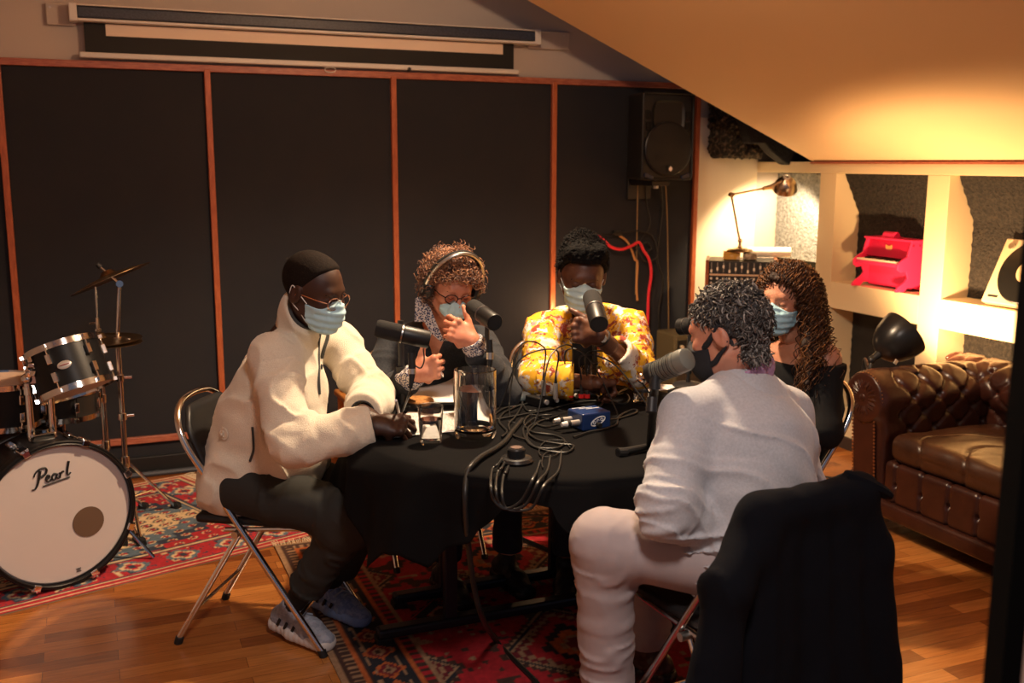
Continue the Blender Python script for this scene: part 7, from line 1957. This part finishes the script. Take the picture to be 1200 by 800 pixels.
# ================================================================== E: grey jumper, seen from behind
def person_e():
    J = ws(dict(pel=(885, 655, 2.60), hipL=(848, 655, 2.58), hipR=(930, 655, 2.66), kneeL=(708, 635, 2.58), ankL=(712, 812, 2.70), kneeR=(770, 600, 2.85), C7=(872, 428, 2.70), shL=(806, 490, 2.58), shR=(920, 484, 2.82), elL=(779, 594, 2.46), wrL=(850, 640, 2.58), elR=(945, 590, 2.95), wrR=(900, 600, 3.0)))
    J['ankR'] = J['kneeR'] + np.array([.02, .08, -.45])
    t = thing('person', 'grey-haired man in a light grey jumper and pale trousers, seen from behind', 'person', (1.55, 2.16, 0))
    H = Head(W_(852, 391, 2.68 * k45), cdir(-.82, -.18, .52), .06, 1.03)
    pr = [head_mesh(H, J['C7'], .056), body_mesh(J)]
    pr.append(hand_mesh(J['wrL'], cdir(.9, -.1, .5), cdir(0, -1, 0), False, [25, 28, 30, 32], el=J['elL'])); pr.append(hand_mesh(J['wrR'], cdir(-.9, -.1, .3), cdir(0, -1, 0), True, [25, 28, 30, 32], el=J['elR']))
    skin_obj('body', pr, M_skE, t)
    lash_and_brow(H, t, mat('grey_brow', (.10, .09, .08), .6))
    # black cloth mask with wide ear straps
    bm = mat('black_cloth_mask', (.012, .013, .018), .85)
    mo = surgical_mask(H, t, top=-.008, low=-.118, xs=.036, m=bm, loops=False, pleats=False)
    for s in (1, -1):
        for P_ in ([(.058, s * .050, -.028), (.030, s * .071, -.012), (.006, s * .081, .010), (-.010, s * .086, .026), (-.024, s * .087, .022)], [(.050, s * .045, -.072), (.026, s * .060, -.066), (.004, s * .072, -.048), (-.016, s * .080, -.034), (-.028, s * .085, -.016)]):
            pts = spline([V(H.w(p)) for p in P_], 5); n = len(pts)
            MB().tube(pts, [.010 * (1 - .75 * i / (n - 1)) for i in range(n)], 8).build('ear_strap', bm, mo, smooth=True)
    # hair
    zl = [-.088, -.085, -.060, .000, .030, .055, .072, .09]
    hair_shell(H, .005, zl, 'hair_base', mat('dark_grey_under', (.03, .028, .030), .8), t, .006, 55)
    P, N = scalp_points(2600, zl, .003, 15); ok = ~((np.abs(P[:, 1]) > .055) & (P[:, 0] > -.05) & (P[:, 2] < .045)); P, N = P[ok], N[ok]; R_ = np.random.RandomState(16); th = R_.uniform(1.8, 4.5, 350); zz = R_.uniform(-.072, -.03, 350); N2 = np.stack([np.cos(th), np.sin(th), -.2 * np.ones(350)], 1); P = np.concatenate([P, np.stack([-.036 + .057 * np.cos(th), .057 * np.sin(th), zz], 1)]); N = np.concatenate([N, n3_(N2)]); K = len(P); Nw = N @ H.M.T
    sw = np.stack([-np.ones(K) * .3, np.zeros(K), -.8 * np.ones(K)], 1); sw[P[:, 2] > .08] = (-.2, .5, .1)
    G = sw @ H.M.T + R_.normal(size=(K, 3)) * .45; G = n3_(G - Nw * (G * Nw).sum(1, keepdims=True) * .85)
    C = coil_lines(H.w(P), n3_(Nw * .22 + G * .8), G, R_.uniform(.024, .042, K), R_.uniform(.0035, .0065, K), R_.uniform(.6, 1.2, K), 14, 5)
    pal = np.array([(.035, .030, .028), (.075, .066, .060), (.15, .135, .125), (.27, .25, .23), (.40, .37, .34)])
    low = P[:, 2] < -.01; ci = R_.choice(5, K, p=[.42, .31, .17, .07, .03]); ci[low] = R_.choice(5, low.sum(), p=[.28, .28, .24, .14, .06])
    strands('hair', C, R_.uniform(.0020, .0036, K), mat('salt_and_pepper_hair', (1, 1, 1), .45, attr='Col'), t, pal[ci], 4, .5)
    # jumper
    jm = mat('light_grey_knit', (.50, .505, .54), .95, noise=(150, (.42, .425, .46), .35, .65), bump=(420, .6, .002), sheen=.3)
    pel, C7 = J['pel'], J['C7']; lat = n3(J['shR'] - J['shL']); up = n3(C7 - pel); bk = n3(np.cross(up, lat)); bk = bk if bk @ CZv < 0 else -bk
    lo, hi = bounds([J[k] for k in J if k[:3] not in ('kne', 'ank')], .2); lo[2] = pel[2] - .1; S = SDF(lo, hi, .006)
    ch = pel * .38 + C7 * .62 + bk * .015
    S.add(cap(pel - up * .02 - lat * .01, pel * .55 + C7 * .45, .135, .138, (lat, 1.30)), .03); S.add(cap(pel * .55 + C7 * .45, ch, .136, .130, (lat, 1.38)), .05)
    S.add(cap(ch, C7 - up * .10, .122, .078, (lat, 1.50)), .05)
    for s in 'RL':
        sh, el, wr = J['sh' + s], J['el' + s], J['wr' + s]
        S.add(cap(C7 - up * .050, sh, .056, .066), .05); S.add(cap(sh, el, .074, .060), .04); S.add(cap(el, wr, .062, .044), .025)
    sh, el, wr = J['shL'], J['elL'], J['wrL']
    limb_folds(S, sh, el, .07, .009, 14, 81, .2, .8); limb_folds(S, sh, el, .062, .013, 28, 83, .75, 1.); limb_folds(S, el, wr, .055, .014, 30, 85, 0, 1)
    def drape(P):
        x = (P - C7) @ lat; z = (C7 - P) @ up
        # folds radiating from the armpit towards the waist
        c = (z * 1.0 - x * .55 + .06 * vnoise(P * 6, 3)) * 17
        n = vnoise(np.stack([c, x * 3.5, np.full(len(P), .3)], -1), 41); r = np.clip(1 - np.abs(n) * 2.3, 0, 1) ** 1.5
        w = np.clip((z - .14) / .12, 0, 1)
        c2 = (z * 1.0 + x * .10) * 26; n2 = vnoise(np.stack([c2, x * 4, np.full(len(P), 1.3)], -1), 47); r2 = np.clip(1 - np.abs(n2) * 2.3, 0, 1) ** 1.4; w2 = np.clip((z - .36) / .08, 0, 1)
        return -.018 * r * w * (1 - .5 * w2) - .020 * r2 * w2 + .003 * fbm(P * 10, 2, 5)
    S.disp(drape)
    # neck yoke: a curved seam below the collar
    yc = C7 - up * .035 + bk * .08
    def yoke(P):
        x = (P - yc) @ lat; z = (P - yc) @ up; d = np.hypot(x / 1.35, z) ; on = (((P - C7) @ bk) > .0)
        return .0040 * np.exp(-((d - .062) / .0035) ** 2) * on * (z < .02)
    S.disp(yoke)
    S.cut(cap(C7 + up * .10 - bk * .02, C7 - up * .022 - bk * .018, .078, .076), .006)
    o = cloth('jumper', S, jm, t)
    # lilac shirt collar
    cmx = mat('lilac_collar', (.36, .20, .36), .8, noise=(120, (.46, .30, .46), .4, .6), bump=(300, .5, .001)); S = SDF(C7 - .16, C7 + .16, .004)
    nd = n3(H.w((-.02, 0, -.06)) - C7); c0 = C7 + nd * .002
    S.add(cap(c0 - nd * .02, c0 + nd * .055, .082, .074), .01); S.cut(cap(c0 - nd * .1, c0 + nd * .15, .068, .064), .003)
    S.keep(lambda P: np.maximum(((P - c0) @ nd) - .052, -((P - c0) @ nd) - .03), .003); S.disp(lambda P: .003 * vnoise(P * 14, 4))
    cloth('shirt_collar', S, cmx, t)
    pants(J, mat('pale_mauve_beige_chinos', (.42, .355, .36), .8, bump=(420, .25, .001), noise=(4, (.38, .325, .33), .4, .6)), t, r=(.108, .082, .080, .070), seed=23, hem=.03, amp=.009)
    for s in 'RL': shoe(J['ank' + s] - np.array([0, 0, .02]), J['ank' + s] + n3(np.array([-.5, .8, 0])) * .17 - np.array([0, 0, .085]), mat('brown_shoe', (.05, .02, .012), .4), M_blackgloss, t)
person_e()

# ================================================================== dark coat over the near chair
def coat():
    Bc = np.array([1.545, 2.16]); a = math.radians(97); f = np.array([math.cos(a), math.sin(a), 0]); l = np.array([-f[1], f[0], 0]); o3 = np.array([Bc[0], Bc[1], 0])
    def w(x, y_, z): return o3 + f * x + l * y_ + np.array([0, 0, z])
    pts = [w(-.5, -.4, .05), w(.1, .4, .95), w(-.5, .4, .05), w(.1, -.4, .95)]
    lo, hi = bounds(pts, .03); S = SDF(lo, hi, .0075)
    # body of the coat: a slab over the chair back hanging down behind
    S.add(cap(w(-.262, .17, .815), w(-.262, -.17, .815), .042), .05)
    for y0_ in (-.17, -.08, .02, .11, .18):
        S.add(cap(w(-.268, y0_ * .95, .80), w(-.34, y0_ * 1.32, .12), .040, .062, (f, .75)), .05)
    # shoulder and sleeve falling to the left (as seen), smaller one to the right
    S.add(cap(w(-.255, .16, .80), w(-.300, .290, .67), .046, .055), .04); S.add(cap(w(-.300, .290, .67), w(-.37, .43, .10), .056, .060, (f, .8)), .03)
    S.add(cap(w(-.255, -.15, .805), w(-.270, -.215, .66), .036, .042), .04); S.add(cap(w(-.27, -.215, .66), w(-.31, -.235, .15), .042, .050), .03)
    # front side hanging inside, shorter
    S.add(cap(w(-.20, .14, .80), w(-.16, .16, .55), .030, .030), .03); S.add(cap(w(-.20, -.12, .80), w(-.16, -.14, .58), .030, .030), .03)
    def dr(P):
        y_ = (P - o3) @ l; z = P[:, 2]
        n = vnoise(np.stack([y_ * 11 + .8 * vnoise(P * 4, 2), z * 1.6, np.full(len(P), .7)], -1), 91)
        return -.013 * np.clip(1 - np.abs(n) * 1.5, 0, 1) ** 1.2 * np.clip((.84 - z) / .12, 0, 1) + .003 * fbm(P * 14, 2, 6)
    S.disp(dr)
    v, q = S.mesh(); v = relax(v, q, 1); me = np_mesh('coat', v - o3, q); ob = link('coat', me, mat('midnight_wool', (.0035, .004, .0065), .95, bump=(500, .5, .002), spec=.12), None); ob.location = o3
    tag(ob, 'midnight blue coat hung over the back of the nearest chair', 'coat')
    MB().tube(spline([V(w(-.262, -.11, .862)), V(w(-.29, -.17, .835)), V(w(-.30, -.235, .80))], 5), [.016, .017, .018, .018, .018, .018, .018, .017, .016, .014, .010], 8).build('coat_collar', mat('midnight_wool', (.010, .011, .017)), ob, smooth=True)
coat()
# ------------------------------------------------------------------ light
def world():
    w = bpy.data.worlds.new('world'); SC.world = w; w.use_nodes = True
    b = w.node_tree.nodes['Background']; b.inputs[0].default_value = (.50, .58, .80, 1); b.inputs[1].default_value = .17
world()
def pendant():
    P = V((1.45, 3.30, 2.42))  # assumed lamp, out of view; placed from the direction of the chair's shadow
    t = thing('assumed_pendant_lamp', 'assumed black metal pendant lamp, unseen, hanging above the round table', 'pendant lamp', P)
    MB().lathe([(.02, .16), (.05, .15), (.10, .10), (.17, .0), (.167, .0), (.096, .095), (.045, .142), (.01, .15)], P, (0, 0, 1), 36).build('shade', M_blkmetal, t, smooth=True)
    MB().ball(P + V((0, 0, .05)), .035).build('bulb', mat('lit_bulb3', (1, .85, .6), .4, emit=((1, .75, .45), 30)), t, smooth=True)
    MB().cone(P + V((0, 0, .15)), P + V((0, 0, .40)), .004).build('flex', M_cable, t, smooth=True)
    l = bpy.data.lights.new('assumed_pendant_light', 'SPOT'); l.energy = 245; l.color = (1, .74, .48); l.spot_size = math.radians(140); l.spot_blend = .5; l.shadow_soft_size = .05
    lo = bpy.data.objects.new('assumed_pendant_light', l); COL.objects.link(lo); lo.location = P + V((0, 0, -.01))
    l = bpy.data.lights.new('ceiling_fill_light', 'POINT'); l.energy = 58; l.color = (1, .62, .36); l.shadow_soft_size = .04  # added fill without a bulb, above the shade, brightening the slope and grey wall
    lo = bpy.data.objects.new('ceiling_fill_light', l); COL.objects.link(lo); lo.location = P + V((0, 0, .22))
pendant()
def assumed_ceiling_lamp():
    P = V((.55, .70, 2.80))  # assumed fixture, added out of view as fill for the camera-facing sides
    t = thing('assumed_ceiling_lamp', 'assumed round opal lamp, unseen, under the flat part of the ceiling', 'ceiling lamp', P)
    MB().lathe([(.20, .06), (.21, .03), (.17, .0), (.08, -.02), (0, -.025)], P, (0, 0, 1), 36).build('opal_bowl', mat('opal_glass_lit', (.9, .85, .8), .4, emit=((1, .84, .70), 3)), t, smooth=True)
    MB().cone(P + V((0, 0, .05)), P + V((0, 0, .20)), .05).build('rose', M_white, t, smooth=True)
    l = bpy.data.lights.new('assumed_ceiling_light', 'AREA'); l.shape = 'DISK'; l.size = .42; l.energy = 46; l.color = (1, .86, .78)
    lo = bpy.data.objects.new('assumed_ceiling_light', l); COL.objects.link(lo); lo.location = P + V((0, 0, -.035))
assumed_ceiling_lamp()
def assumed_wall_lamp():
    P = ony(662, 372, YB - .16)  # assumed lamp, added out of sight to make the wall glow
    t = thing('assumed_small_lamp', 'assumed small lamp, hidden behind the man in yellow, added to light the wall', 'lamp', P)
    MB().lathe([(.0, 0), (.03, 0), (.045, .05), (.043, .05), (.028, .004)], P - V((0, 0, .06)), (0, .25, 1), 24).build('shade', M_blkmetal, t, smooth=True)
    MB().ball(P - V((0, 0, .02)), .018).build('bulb', mat('lit_bulb4', (1, .8, .5), .4, emit=((1, .6, .28), 20)), t, smooth=True)
    MB().cone((P.x, P.y, .03), (P.x, P.y, P.z - .06), .008).lathe([(0, 0), (.1, 0), (.1, .02), (0, .03)], (P.x, P.y, 0), (0, 0, 1), 24).build('stand', M_blkmetal, t, smooth=True)
    l = bpy.data.lights.new('assumed_small_lamp_light', 'POINT'); l.energy = 5; l.color = (1, .55, .25); l.shadow_soft_size = .03
    lo = bpy.data.objects.new('assumed_small_lamp_light', l); COL.objects.link(lo); lo.location = P + V((0, 0, .02))
assumed_wall_lamp()
vs = SC.view_settings; vs.view_transform = 'Standard'; vs.look = 'None'; vs.gamma = 1; vs.use_curve_mapping = False; vs.exposure = 0
SC.cycles.max_bounces = 8; SC.cycles.use_denoising = True
